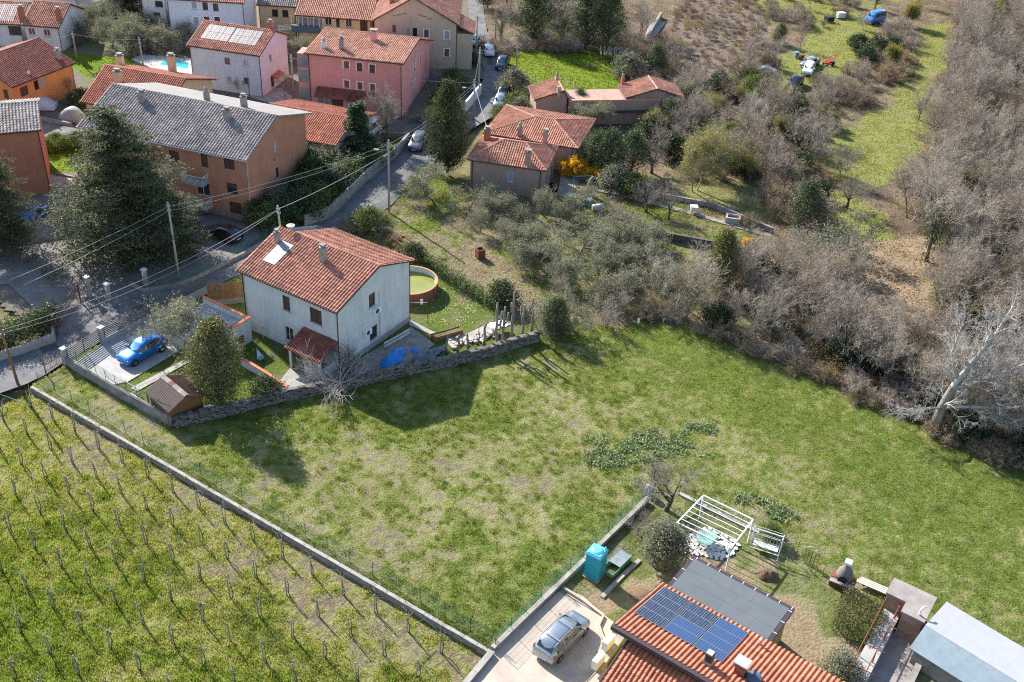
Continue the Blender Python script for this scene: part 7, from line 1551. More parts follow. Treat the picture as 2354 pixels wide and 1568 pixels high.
cable('upper cable from the pole by the cedar to the pole at the road bend', dz(TP['mid'], -.5), dz(TP['road'], -.5), .5); cable('lower cable from the pole by the cedar to the pole at the road bend', dz(TP['mid'], -.95), dz(TP['road'], -1.0), .5)
cable('long sagging cable from the left edge pole up to the pole behind the white house', dz(TP['left'], -.4), dz(TP['house'], -.4), 1.1, .02); cable('second long cable from the left edge pole to the pole behind the white house', dz(TP['left'], -.7), dz(TP['house'], -.5), 1.5, .014)
cable('cable from the white house pole up to the road bend lamp pole', dz(TP['house'], -.4), dz(TP['road'], -1.4), .3, .03)
cable('cable from the road bend pole to the pole before the cypress', dz(TP['road'], -.5), dz(TP['low'], -.5), .5); cable('second cable from the road bend pole to the pole before the cypress', dz(TP['road'], -1), dz(TP['low'], -.9), .5)
cable('cable up the lane from the cypress pole to the white wall pole', dz(TP['low'], -.4), dz(TP['up1'], -.4), .3); cable('cable from the white wall pole to the lawn corner pole', dz(TP['up1'], -.5), dz(TP['up3'], -.4), .4); cable('second cable from the white wall pole to the lawn corner pole', dz(TP['up1'], -.8), dz(TP['up3'], -.7), .4)
cable('cable from the beige house pole to the lawn corner pole', dz(TP['up2'], -.4), dz(TP['up3'], -.3), .5); cable('second cable from the beige house pole to the lawn corner pole', dz(TP['up2'], -.7), dz(TP['up3'], -.6), .5); cable('cable from the pole between blue and pink houses to the road', dz(TP['pink'], -.4), dz(TP['low'], -.4), .8)
cable('pale slanting stay cable from the cypress pole down to the brown house roof', dz(TP['low'], -.6), Vector(G(1121, 300, 5)), .1, .03)
cable('cable over the lawn from the corner pole to the pool terrace pole', dz(TP['tl'], -.3), dz(TP['lawn'], -.3), .3); cable('cable passing above the orange house to the lawn corner pole', Vector(G(-40, 112, 5)), dz(TP['tl'], -.3), .3)
cable('pale cable at the far left edge over the vineyard', Vector(G(-30, 895, 2.0)), Vector(G(75, 932, 1.2)), .05, .02)

# ================================================================ vehicles
Mglass('car_glass', (.015, .018, .02), rough=.04, spec=.9)
M('tyre', (.018, .018, .018), rough=.85, var=.2, scale=6); M('rim_grey', (.35, .35, .36), rough=.35, var=.1, metal=.6); M('car_trim', (.02, .02, .022), rough=.5, var=.1)
M('lamp_clear', (.65, .67, .7), rough=.15, var=.05, spec=.8); M('lamp_red', (.35, .02, .015), rough=.25, var=.1, spec=.7); M('plate_white', (.7, .7, .68), rough=.5, var=.03)
def paint(name, c, metal=.35, rough=.28):
    m = M(name, c, rough=rough, var=.04, scale=.8, metal=metal, spec=.6); b = m.node_tree.nodes['Principled BSDF']; b.inputs['Coat Weight'].default_value = .6; b.inputs['Coat Roughness'].default_value = .05; return m
CARS = dict(  # x (front 0 .. rear 1), roof/bonnet height, shoulder height, half width factor
    hatch=[(0, .56, .50, .80), (.035, .66, .58, .90), (.13, .74, .66, .97), (.26, .80, .70, 1.0), (.41, 1.18, .73, 1.0), (.50, 1.28, .75, 1.0), (.68, 1.28, .78, 1.0), (.86, 1.20, .81, .98), (.965, .84, .78, .93), (1, .74, .68, .86)],
    estate=[(0, .55, .50, .80), (.03, .66, .57, .90), (.10, .74, .65, .97), (.21, .82, .72, 1.0), (.36, 1.22, .76, 1.0), (.46, 1.33, .77, 1.0), (.70, 1.34, .78, 1.0), (.90, 1.28, .80, .98), (.975, .86, .80, .94), (1, .70, .62, .88)],
    van=[(0, .62, .58, .86), (.03, .80, .70, .94), (.10, .92, .80, .98), (.17, 1.02, .85, 1.0), (.29, 1.58, .88, 1.0), (.36, 1.66, .90, 1.0), (.70, 1.68, .90, 1.0), (.95, 1.66, .90, .99), (.985, .95, .88, .96), (1, .80, .70, .92)],
    saloon=[(0, .52, .48, .80), (.03, .62, .55, .90), (.12, .70, .63, .97), (.28, .75, .68, 1.0), (.43, 1.10, .70, .99), (.52, 1.16, .72, .99), (.66, 1.15, .74, .99), (.82, .82, .76, .98), (.96, .78, .72, .94), (1, .66, .60, .88)])
def car(label, loc, heading, L, W, Hs, style, mat, rails=False, name='parked_car', cat='car', group='parked cars', rim='rim_grey', glass='car_glass'):
    o = thing(name, label, cat, loc, heading, group); st = CARS[style]; nS = len(st)
    def ring(k):
        fx, zr, zs, wf = st[k]; x = fx * L - L / 2; w = W / 2 * wf; zr *= Hs; zs *= Hs; cab = zr - zs > .25 * Hs; zb = .20 + (.12 if k in (0, nS - 1) else 0)
        wr = w * (.74 if cab else .80); ze = zr - (.07 if cab else .02)
        return [(-w * .90, zb), (-w * .99, zb + .14), (-w, zs * .72), (-w * .965, zs), (-wr, ze), (-wr * .55, zr), (0, zr + .012), (wr * .55, zr), (wr, ze), (w * .965, zs), (w, zs * .72), (w * .99, zb + .14), (w * .90, zb)], x
    rings = [ring(k) for k in range(nS)]; m = MB(); nr = 13
    for rg, x in rings: m.v += [(x, a, b) for a, b in rg]
    for k in range(nS - 1):
        for j in range(nr - 1): a = k * nr + j; m.f.append((a, a + nr, a + nr + 1, a + 1))
        m.f.append((k * nr + nr - 1, (k + 1) * nr + nr - 1, (k + 1) * nr, k * nr))
    m.f.append(tuple(range(nr))); m.f.append(tuple(reversed(range((nS - 1) * nr, nS * nr))))
    body = m.build('body', mat, o, smooth=True)
    V = lambda k, j: Vector((rings[k][1], *rings[k][0][j]))
    def mixq(a, b, c, d, u, v): return (a * (1 - u) + b * u) * (1 - v) + (d * (1 - u) + c * u) * v
    def pane(name, a, b, c, d, u0, u1, v0, v1, lift=.012):
        q = [mixq(a, b, c, d, u, v) for u, v in ((u0, v0), (u1, v0), (u1, v1), (u0, v1))]; n = (q[1] - q[0]).cross(q[3] - q[0]).normalized(); ctr = sum(q, Vector()) / 4
        if n.dot(ctr - Vector((ctr.x * .6, 0, .5))) < 0: n = -n
        g = MB(); g.quad(*[p + n * lift for p in q]); g.build(name, MATS[glass], o)
    cw = [k for k in range(nS) if st[k][1] - st[k][2] > .25]; a0, a1 = cw[0] - 1, cw[0]; r0, r1 = cw[-1], cw[-1] + 1
    pane('windscreen', V(a0, 4), V(a0, 8), V(a1, 8), V(a1, 4), .03, .97, .10, .95, .03); pane('rear_window', V(r1, 4), V(r1, 8), V(r0, 8), V(r0, 4), .06, .94, .22, .92, .03)
    for sd in (0, 1):
        js, jr = (3, 4) if sd == 0 else (9, 8); ks = cw
        for i in range(len(ks) - 1):
            k0, k1 = ks[i], ks[i + 1]; pane('side_window', V(k0, js), V(k1, js), V(k1, jr), V(k0, jr), .02 if i else .05, .97, .10, .88)
        pane('side_window', V(a0, js), V(a1, js), V(a1, jr), V(a1, jr) * .3 + V(a0, jr) * .7, .35, .97, .10, .86)
    wr_ = .315 * (1.08 if style == 'van' else 1)
    for fx in (.175, .815):
        for s in (-1, 1):
            x = fx * L - L / 2; y = s * (W / 2 - .10); t = MB(); n = 18
            ring_ = lambda r, yy: [(x + math.cos(2 * math.pi * i / n) * r, yy, wr_ + math.sin(2 * math.pi * i / n) * r) for i in range(n)]
            k = MB(); k.v = ring_(wr_ + .05, y - s * .1) + ring_(wr_ + .05, y + s * .085); k.f = [(i, (i + 1) % n, n + (i + 1) % n, n + i) for i in range(n)] + [tuple(range(n, 2 * n))]; k.build('wheel_arch', MATS['car_trim'], o)
            t.v = ring_(wr_, y - s * .1) + ring_(wr_, y + s * .105) + ring_(wr_ * .68, y + s * .115); t.f = [(i, (i + 1) % n, n + (i + 1) % n, n + i) for i in range(n)] + [(n + i, n + (i + 1) % n, 2 * n + (i + 1) % n, 2 * n + i) for i in range(n)]
            wh = t.build('wheel', MATS['tyre'], o); rm = MB(); c = (x, y + s * .118, wr_)
            for q in range(5):
                a = 2 * math.pi * q / 5; d1, d2 = a - .22, a + .22
                rm.quad((c[0] + .05 * math.cos(a - 1), c[1], c[2] + .05 * math.sin(a - 1)), (c[0] + wr_ * .66 * math.cos(d1), c[1], c[2] + wr_ * .66 * math.sin(d1)), (c[0] + wr_ * .66 * math.cos(d2), c[1], c[2] + wr_ * .66 * math.sin(d2)), (c[0] + .05 * math.cos(a + 1), c[1], c[2] + .05 * math.sin(a + 1)))
            rm.build('rim', MATS[rim], wh)
    for s in (-1, 1):
        h = MB(); z = st[1][2] * Hs; x = -L / 2 + .03 * L; y = s * W * .34; h.box(x - .02, x + .22, y - .16, y + .16, z - .09, z + .03); h.build('headlight', MATS['lamp_clear'], o)
        h = MB(); z = st[-2][2] * Hs; x = L / 2 - .035 * L; y = s * W * .415; h.box(x - .16, x + .05, y - .09, y + .09, z - .24, z + .08); h.build('tail_light', MATS['lamp_red'], o)
        h = MB(); x = rings[a0][1] + .28 * (rings[a1][1] - rings[a0][1]); z = st[a0][2] * Hs + .08; h.box(x - .02, x + .1, s * W * .49 - .02, s * W * .49 + s * .19 + .02, z, z + .14); h.build('wing_mirror', mat, o)
    g = MB(); g.box(-L / 2 - .012, -L / 2 + .1, -W * .27, W * .27, .34, .46); g.build('grille', MATS['car_trim'], o)
    g = MB(); g.box(-L / 2 - .03, -L / 2 - .013, -.26, .26, .30, .40); g.box(L / 2 + .004, L / 2 + .02, -.26, .26, .42, .53); g.build('number_plate', MATS['plate_white'], o)
    if rails:
        k0, k1 = cw[0], cw[-1]; g = MB()
        for s in (-1, 1): y = s * W * .34; g.tube([(rings[k0][1] + .1, y, st[k0][1] * Hs - .0), (rings[k0][1] + .35, y, st[k0 + 1][1] * Hs + .05), (rings[k1][1] - .1, y, st[k1][1] * Hs + .06), (rings[k1][1] + .05, y, st[k1][1] * Hs - .02)], .022, 6)
        for x in (rings[k0 + 1][1] + .1, rings[k1][1] - .5): g.box(x - .03, x + .03, -W * .37, W * .37, st[k0 + 1][1] * Hs + .06, st[k0 + 1][1] * Hs + .09)
        g.build('roof_rail', MATS['galv'], o)
    return o
def carpx(label, front, rear, W, Hs, style, mat, L=None, **k):
    a, b = Vector(G(*front, 0)), Vector(G(*rear, 0)); d = b - a; c = (a + b) / 2; return car(label, (c.x, c.y, .05), math.atan2(d.y, d.x), L or d.length, W, Hs, style, mat, **k)
paint('paint_blue', (.006, .15, .50)); paint('paint_silver', (.33, .36, .40), .7); paint('paint_gunmetal', (.16, .17, .19), .6); paint('paint_white', (.72, .73, .74), 0); paint('paint_navy', (.02, .035, .07), .4); paint('paint_black', (.02, .022, .026), .3); paint('paint_bluevan', (.015, .17, .50), 0); paint('paint_grey', (.30, .31, .33), .5)
tA = lambda x, y: (.27768 * x, 725.8 + .27768 * y)
carpx('bright blue hatchback parked on the driveway behind the slatted gate', tA(1020, 415), tA(1345, 245), 1.84, 1.24, 'hatch', MATS['paint_blue'], L=4.4)
tC = lambda x, y: (1161.2 + .27768 * x, 1132.2 + .27768 * y)
carpx('silver estate car with roof rails on the concrete drive, bottom', tC(610, 1090), tC(315, 1395), 1.80, 1.22, 'estate', MATS['paint_silver'], rails=True, L=4.45)
carpx('grey people carrier coming down the shaded road bend', t2(1335, 1262), t2(1405, 1165), 1.72, 1.22, 'estate', MATS['paint_gunmetal'], L=4.1)
carpx('white hatchback on the upper road seen from behind', t2(1945, 420), t2(1958, 472), 1.62, 1.18, 'hatch', MATS['paint_white'], L=3.7)
carpx('dark blue car parked at the right kerb of the upper road', t2(2050, 585), t2(2080, 530), 1.62, 1.15, 'hatch', MATS['paint_navy'], L=3.7)
carpx('pale grey car parked beside the beige house', t2(1848, 395), t2(1835, 340), 1.6, 1.15, 'saloon', MATS['paint_grey'], L=3.7)
carpx('silver car at the right edge of the road above the cypress', t2(2035, 910), t2(2060, 840), 1.62, 1.15, 'hatch', MATS['paint_silver'], L=3.6); carpx('dark blue car behind the silver car above the cypress', t2(2062, 835), t2(2085, 775), 1.62, 1.15, 'hatch', MATS['paint_navy'], L=3.6)
carpx('white van half hidden behind the small spruce', t2(925, 1150), t2(1010, 1085), 1.7, 1.12, 'van', MATS['paint_white'], L=4.3, name='parked_van', cat='van')
carpx('bright blue van wreck among the brown shrubs at the top right', t4(2400 * 0 + 900, 205), t4(1020, 170), 1.75, 1.15, 'van', MATS['paint_bluevan'], L=4.4, name='parked_van', cat='van')
carpx('pale silver saloon abandoned beside the red loader', t4(370, 575), t4(480, 520), 1.62, 1.12, 'saloon', MATS['paint_silver'], L=4.0); carpx('white car abandoned in the scrub, front of three', t4(395, 645), t4(430, 560), 1.62, 1.15, 'hatch', MATS['paint_white'], L=3.9); carpx('black car abandoned in the scrub, lowest of three', t4(260, 745), t4(340, 680), 1.62, 1.12, 'hatch', MATS['paint_black'], L=3.8)
carpx('pale wrecked car half buried in scrub left of the abandoned cars', t4(0, 610), t4(95, 620), 1.6, 1.05, 'saloon', MATS['paint_grey'], L=3.6)
carpx('blue car in the shade between the left cedar and the orange block', z0t(330, 470), z0t(250, 545), 1.7, 1.15, 'hatch', MATS['paint_bluevan'], L=3.9)
carpx('dark car under the trees beside the orange block wall', z0t(1790, 640), z0t(1930, 690), 1.7, 1.12, 'hatch', MATS['paint_black'], L=4.0)
def covered(label, a, b, w, h, mat):
    a, b = Vector(G(*a, 0)), Vector(G(*b, 0)); d = b - a; L = d.length; c = (a + b) / 2; o = thing('covered_car', label, 'car', (c.x, c.y, 0), math.atan2(d.y, d.x)); m = MB(); n = 12
    for i in range(n + 1):
        t = i / n; x = (t - .5) * L; hh = h * (.55 + .45 * math.sin(math.pi * min(1, max(0, (t * 1.25 - .1)))) ** .6); ww = w / 2 * (.85 + .15 * math.sin(math.pi * t))
        m.v += [(x, -ww, .08), (x, -ww * .98, hh * .55), (x, -ww * .72, hh * .95 + random.uniform(-.02, .02)), (x, 0, hh + random.uniform(-.02, .02)), (x, ww * .72, hh * .95), (x, ww * .98, hh * .55), (x, ww, .08)]
    for i in range(n):
        for j in range(6): k = i * 7 + j; m.f.append((k, k + 7, k + 8, k + 1))
    m.f += [tuple(range(7)), tuple(reversed(range(n * 7, n * 7 + 7)))]; m.build('car_cover', mat, o, smooth=True); return o
covered('car under a pale blue white cover in front of the orange house', t1(190, 890), t1(470, 900), 2.0, 1.5, M('cover_blue', (.46, .50, .58), rough=.6, var=.12, scale=2))
covered('vehicle with white canopy parked by the gable of the grey roof', t1(520, 985), t1(690, 1010), 2.0, 1.7, M('canopy_white', (.26, .26, .26), rough=.6, var=.15, scale=2))

# ================================================================ pools
pc = [Vector(G(*p, 1.2)) for p in ((1006, 640), (945, 690), (950, 606))]
Cp = Vector((*XY((942, 646), 1.1), 0)); Rp = 2.7
pt = Vector(G(1007, 640, 1.2)); 
o = thing('round_pool', 'round above ground pool with brown side and green water', 'pool', Cp); nP = 36
m = MB(); m.v = [(math.cos(2 * math.pi * i / nP) * r, math.sin(2 * math.pi * i / nP) * r, z) for r, z in ((Rp, 0), (Rp, 1.2), (Rp - .06, 1.2), (Rp - .06, .2)) for i in range(nP)]
m.f = [(k * nP + i, k * nP + (i + 1) % nP, (k + 1) * nP + (i + 1) % nP, (k + 1) * nP + i) for k in (0, 1) for i in range(nP)]; m.build('pool_wall', M('pool_brown', (.24, .085, .055), rough=.6, var=.15, scale=2), o)
m = MB(); m.v = [(math.cos(2 * math.pi * i / nP) * (Rp - .062), math.sin(2 * math.pi * i / nP) * (Rp - .062), z) for z in (1.19, .1) for i in range(nP)]; m.f = [(i, (i + 1) % nP, nP + (i + 1) % nP, nP + i) for i in range(nP)]; m.build('liner', M('liner', (.50, .56, .54), rough=.5, var=.1), o)
m = MB(); m.quad(*[(math.cos(2 * math.pi * i / nP) * (Rp - .064), math.sin(2 * math.pi * i / nP) * (Rp - .064), .62) for i in range(nP)]); m.build('water', M('green_water', (.17, .20, .035), rough=.08, var=.3, scale=.5, spec=.5, col2=(.24, .25, .06)), o)
m = MB(); m.v = [(math.cos(2 * math.pi * i / nP) * r, math.sin(2 * math.pi * i / nP) * r, z) for r, z in ((Rp + .06, 1.202), (Rp + .06, 1.25), (Rp - .12, 1.25), (Rp - .12, 1.202)) for i in range(nP)]; m.f = [(k * nP + i, k * nP + (i + 1) % nP, ((k + 1) % 4) * nP + (i + 1) % nP, ((k + 1) % 4) * nP + i) for k in range(4) for i in range(nP)]; m.build('rim', M('pool_rim', (.42, .19, .13), rough=.5, var=.1), o)
for i in range(14):
    a = 2 * math.pi * i / 14; m = MB(); x, y = math.cos(a) * (Rp + .02), math.sin(a) * (Rp + .02); m.tube([(x, y, 0), (x, y, 1.2)], .05, 5); m.build('rib', MATS['pool_brown'], o)
sp_ = PP(t1(1320, 535), t1(1375, 490), t1(1560, 520), t1(1555, 568), z=.25); c = Vector(sp_[0]); o = thing('swimming_pool', 'rectangular turquoise swimming pool on a white terrace', 'pool', (c.x, c.y, .25)); q = [(p[0] - c.x, p[1] - c.y) for p in sp_]
m = MB(); m.quad(*[(x, y, .012) for x, y in q]); m.build('water', M('pool_water', (.06, .42, .46), rough=.05, var=.1, spec=.5), o)
m = MB(); cx_m = sum(p[0] for p in q) / 4; cy_m = sum(p[1] for p in q) / 4; m.prism([(cx_m + (x - cx_m) * 1.22, cy_m + (y - cy_m) * 1.3) for x, y in q], .0, .008); m.build('coping', M('pool_stone', (.36, .34, .31), var=.12), o)

# ================================================================ garden of the yellow house
o = thing('portable_toilet', 'bright turquoise portable toilet with rounded lid at the garden wall', 'toilet', (*XY(tC(745, 705)), .1), 0)
ta, tb = Vector(XY(tC(645, 690))), Vector(XY(tC(775, 752))); d = (tb - ta); o.location = (ta.x, ta.y, .1); o.rotation_euler.z = math.atan2(d.y, d.x); w = 1.14
M('toilet_blue', (.02, .34, .47), rough=.4, var=.08, scale=2, spec=.5); M('toilet_pale', (.10, .46, .58), rough=.4, var=.06, spec=.5)
m = MB(); m.box(.02, w - .02, .02, w - .02, 0, 2.1); tb_ = m.build('cabin', MATS['toilet_blue'], o)
m = MB()
for s in range(7): x = .08 + s * (w - .16) / 6; m.box(x - .03, x + .03, -.012, .0195, .15, 2.0); m.box(w - .0195, w + .012, x - .03, x + .03, .15, 2.0)
tag(m.build('wall_rib', MATS['toilet_blue'], tb_), kind='stuff')
m = MB(); m.add([(-.04, -.04, 2.1), (w + .04, -.04, 2.1), (w + .04, w + .04, 2.1), (-.04, w + .04, 2.1), (.08, .08, 2.28), (w - .08, .08, 2.28), (w - .08, w - .08, 2.28), (.08, w - .08, 2.28)], [(3, 2, 1, 0), (4, 5, 6, 7), (0, 1, 5, 4), (1, 2, 6, 5), (2, 3, 7, 6), (3, 0, 4, 7)]); rf = m.build('roof', MATS['toilet_pale'], o)
m = MB(); m.lathe([(.42, 2.282), (.42, 2.32), (.3, 2.37), (.05, 2.39)], 20, (w / 2, w / 2)); m.build('roof_dome', MATS['toilet_pale'], rf); m = MB(); m.tube([(w - .14, w - .2, 2.2), (w - .14, w - .2, 2.5)], .05, 7); m.build('vent', MATS['toilet_pale'], rf); m = MB(); m.box(-.1, w + .05, -.1, w + .05, -.1, -.003); m.build('base', MATS['concrete_old'], o)
def frame_px(corners, z): return [Vector(G(*c, z)) for c in corners]
# cold frame
cf = frame_px([tC(865, 690), tC(1035, 545), tC(925, 475), tC(840, 640)], .3); a, b = Vector(XY(tC(885, 715))), Vector(XY(tC(1040, 560))); d = b - a; o = thing('cold_frame', 'green metal cold frame with glass lid beside the portable toilet', 'cold frame', (a.x, a.y, 0), math.atan2(d.y, d.x)); L = d.length
m = MB(); M('frame_green', (.10, .28, .20), rough=.5, var=.1); m.box(0, L, 0, .04, 0, .35); m.box(0, L, .96, 1.0, 0, .35); m.box(0, .04, .041, .959, 0, .35); m.box(L - .04, L, .041, .959, 0, .35); m.build('frame', MATS['frame_green'], o)
m = MB(); m.box(.9, L, .0, 1.05, .42, .44); m.build('glass_lid', M('lid_glass', (.20, .24, .24), rough=.15, var=.25, scale=3, spec=.7), o); m = MB(); [m.box(*q, .441, .47) for q in ((.88, L + .02, -.02, .02), (.88, L + .02, 1.03, 1.07), (.88, .92, .02, 1.03), (L - .02, L + .02, .02, 1.03))]; m.build('lid_frame', MATS['galv'], o)
m = MB(); m.box(.05, .6, .05, .95, 0, .12); m.build('soil', MATS['base_ground'], o)
# pergola frame with paving under it
pz = 2.35; pcs = [Vector(G(*p, pz)) for p in ((1555.6, 1201.6), (1616.7, 1139.1), (1730.5, 1194.7), (1679, 1261))]
o = thing('pergola', 'white painted steel pergola frame with bare roof bars', 'pergola', (pcs[0].x, pcs[0].y, 0)); q = [p - o.location for p in pcs]
for i, p in enumerate(q): m = MB(); m.bar((p.x, p.y, 0), (p.x, p.y, pz - .03), .09, .09); m.build('post', MATS['white_paint'], o)
for i in range(4): m = MB(); m.bar(q[i], q[(i + 1) % 4], .09, .09); m.build('beam', MATS['white_paint'], o)
for i in range(1, 7): t = i / 7; m = MB(); m.bar(q[0].lerp(q[1], t), q[3].lerp(q[2], t), .045, .045); m.build('roof_bar', MATS['white_paint'], o)
pat = thing('stone_patio', 'patch of irregular white paving stones under the pergola', 'patio', (*XY(tC(1700, 430)), .0)); pp = PP(tC(1420, 460), tC(1560, 340), tC(1680, 290), tC(1950, 430), tC(1900, 520), tC(1770, 560), tC(1560, 510), tC(1450, 500)); _r = np.random.default_rng(8)
ps = scatter(pp, .33, 230); 
pv_me = []
for i in range(6):
    n = 6; a = np.sort(_r.uniform(0, 6.28, n)) * .3 + np.arange(n) * 6.28 / n * .7 + .5; r = _r.uniform(.8, 1.1, n); b = MB(); b.prism([(math.cos(t) * k, math.sin(t) * k * .8) for t, k in zip(a, r)], 0, .05); me = bpy.data.meshes.new('paving_stone'); me.from_pydata(b.v, [], b.f); me.materials.append(MATS['stone_pale']); pv_me.append(me)
for x, y in ps: k = random.uniform(.17, .24); inst('paving_stone', random.choice(pv_me), pat, (x - pat.location.x, y - pat.location.y, .03 + random.uniform(-.01, .015)), (random.uniform(-.04, .04), random.uniform(-.04, .04), random.uniform(0, 6)), (k, k, 1))
tbp = tC(1590, 320); o = thing('garden_table', 'pale green round garden table standing under the pergola', 'table', (*XY(tC(1660, 430)), 0)); m = MB(); m.lathe([(.03, .70), (.78, .71), (.80, .74), (.02, .75)], 20); m.build('table_top', M('table_green', (.22, .38, .32), rough=.35, var=.1), o)
for i in range(4): a = i * 1.571 + .4; m = MB(); m.tube([(math.cos(a) * .15, math.sin(a) * .15, .7), (math.cos(a) * .5, math.sin(a) * .5, 0)], .025, 6); m.build('leg', MATS['table_green'], o)
# white swing frame
sa_, sb_ = Vector(XY(tC(2010, 490))), Vector(XY((1785.5, 1290))); d = sb_ - sa_; L = d.length; o = thing('garden_swing', 'white metal garden swing frame without cushions', 'swing', (sa_.x, sa_.y, 0), math.atan2(d.y, d.x)); m = MB()
for x in (0, L): m.tube([(x, 0, 0), (x, .45, 1.75), (x, .95, 1.75), (x, 1.2, 0)], .035, 6)
m.tube([(0, .7, 1.78), (L, .7, 1.78)], .04, 6); m.tube([(0, .15, .4), (L, .15, .4)], .03, 6); m.tube([(0, 1.15, .4), (L, 1.15, .4)], .03, 6); m.build('frame', MATS['white_paint'], o)
m = MB(); m.tube([(.1, .35, 1.75), (L - .1, .35, 1.75)], .02, 5); m.tube([(.1, 1.0, 1.75), (L - .1, 1.0, 1.75)], .02, 5); m.box(.15, L - .15, .4, .95, .45, .48); m.build('seat', M('seat_mesh', (.52, .58, .54), rough=.6, var=.1), o); m = MB()
for t in np.linspace(.15, L - .15, 9): m.tube([(t, .95, .48), (t, 1.1, .95)], .012, 4)
m.tube([(.15, 1.1, .95), (L - .15, 1.1, .95)], .02, 5); m.build('backrest', MATS['white_paint'], o)
# barbecue
tE = lambda x, y: (1741.9 + .27768 * x, 1132.2 + .27768 * y)
bp = XY(tE(690, 770)); o = thing('barbecue', 'masonry barbecue with domed hood and short white chimney at the garden edge', 'barbecue', (*bp, 0), -.45)
m = MB(); m.box(-.6, .6, -.4, .4, 0, .8); m.box(-.85, -.602, -.35, .35, 0, .75); m.box(.602, .85, -.35, .35, 0, .75); m.build('base', MATS['brick_dark'], o)
m = MB(); prof = [(.58, .8), (.6, 1.1), (.5, 1.45), (.28, 1.75), (.2, 1.95), (.2, 2.15)]; m.lathe(prof, 14, (0, .05)); hd_ = m.build('hood', M('hood_grey', (.17, .15, .14), rough=.9, var=.15), o, smooth=True)
m = MB(); m.add([(-.36, -.60, .84), (.36, -.60, .84), (.36, -.60, 1.15), (.18, -.58, 1.32), (-.18, -.58, 1.32), (-.36, -.60, 1.15)], [tuple(range(6))]); m.build('fire_opening', MATS['car_trim'], hd_)
m = MB(); m.box(-.24, .24, -.19, .29, 2.152, 2.36); m.build('chimney_cap', MATS['white_paint'], o); m = MB(); m.box(-.85, .85, -.75, -.402, .7, .78); m.build('shelf', MATS['concrete'], o)
m = MB(); ga_, gb_ = XY(tE(360, 560)), XY(tE(1060, 860)); o = thing('plank_stack', 'long pale planks laid behind the hedge block', 'planks', (*XY(tE(800, 740)), .35), math.atan2(gb_[1] - ga_[1], gb_[0] - ga_[0]))
for i in range(4): m = MB(); m.box(0 + i * .1, 4.0 - i * .15, -.3 + i * .16, -.16 + i * .16, 0, .05 + .015 * i); m.build('plank', M('plank_pale', (.46, .43, .38), rough=.85, var=.15, scale=4), o)
# rusty railing and arch
ra, rb = Vector(XY(tE(370, 570))), Vector(XY(tE(480, 620))); d = rb - ra; o = thing('rusty_railing', 'short rusty iron railing beside the metal arch', 'railing', (ra.x, ra.y, 0), math.atan2(d.y, d.x)); m = MB(); L = d.length
for x in np.linspace(0, L, 5): m.bar((x, 0, 0), (x, 0, 1.3), .03, .03)
for z in (.4, .75, 1.3): m.bar((0, 0, z), (L, 0, z), .03, .03)
m.build('rail', MATS['rust'], o); p = XY(tE(430, 630)); o = thing('metal_arch', 'curved grey metal arch hoop by the rusty railing', 'arch', (*p, 0), -.5); m = MB(); m.tube([(0, 0, 0), (-.5, 0, .5), (-.85, 0, 1.1), (-.75, 0, 1.7), (-.3, 0, 2.0), (.3, 0, 2.05)], .03, 6); m.build('hoop', MATS['galv'], o, smooth=True)
for p, lb, w_, h_ in (((1762, 1322), 'small heap of brown earth on the garden lawn', .9, .5), ((1480, 1372), 'flat mound of bare ochre soil beside the roof of the yellow house', 1.1, .22)):
    o = thing('earth_heap', lb, 'earth heap', (*XY(p), -.05)); n = 16; m = MB(); _r = np.random.default_rng(len(lb))
    for k, (r, z) in enumerate(((1, 0), (.75, .45), (.4, .85), (.08, 1))): m.v += [(math.cos(6.283 * i / n) * r * w_ * _r.uniform(.85, 1.15), math.sin(6.283 * i / n) * r * w_ * .8 * _r.uniform(.85, 1.15), z * h_ * _r.uniform(.85, 1.15)) for i in range(n)]
    m.f = [(k * n + i, k * n + (i + 1) % n, (k + 1) * n + (i + 1) % n, (k + 1) * n + i) for k in range(3) for i in range(n)] + [tuple(range(3 * n, 4 * n))]; m.build('mound', M('earth', (.14, .09, .055), rough=.95, var=.4, scale=6, bump=.04, bscale=14), o, smooth=True)
# stone ring of the olive
p = Vector(XY((1522, 1292))); o = thing('stone_ring', 'low ring of pale stones round the garden olive tree', 'planter', (p.x, p.y, 0))
for i in range(16): a = i / 16 * 6.283; inst('stone', stone_vars[i % 8], o, (math.cos(a) * .85, math.sin(a) * .7, .12), (0, 0, a + 1.57), (.34, .24, .3))
# air conditioner boxes on a shelf by the yellow house
for i, (q, s_) in enumerate((((880, 1245), 'upper'), ((795, 1400), 'lower'))):
    p = XY(tC(*q), .9); o = thing('heat_pump', f'white outdoor heat pump unit by the yellow house wall, {s_} of two', 'heat pump', (*p, .45), math.atan2(eu.y, eu.x) + 1.57); ac_unit(o, (0, 0, 0), (1, 0, 0), (0, 1, 0), 1.0, .75, .4)
m = MB(); a, b = Vector((*XY(tC(950, 1170)), 0)), Vector((*XY(tC(730, 1470)), 0)); d = b - a; o = thing('house_plinth_wall', 'low yellow plinth wall carrying the heat pump units', 'wall', a, math.atan2(d.y, d.x)); m.box(0, d.length, 0, .5, 0, .42); m.build('wall_body', MATS['concrete'], o)
wall('drive_kerb', 'raised curved kerb between the drive and the yellow house bed', [tC(480, 800), tC(640, 900), tC(810, 1030), tC(770, 1110), tC(800, 1200), tC(850, 1280)], -.05, .22, .18, MATS['drive_warm'])
wall('garden_path_edge', 'pale concrete path strip leading past the cold frame', [tC(800, 870), tC(940, 720), tC(1110, 560)], -.05, .1, .3, MATS['concrete'])
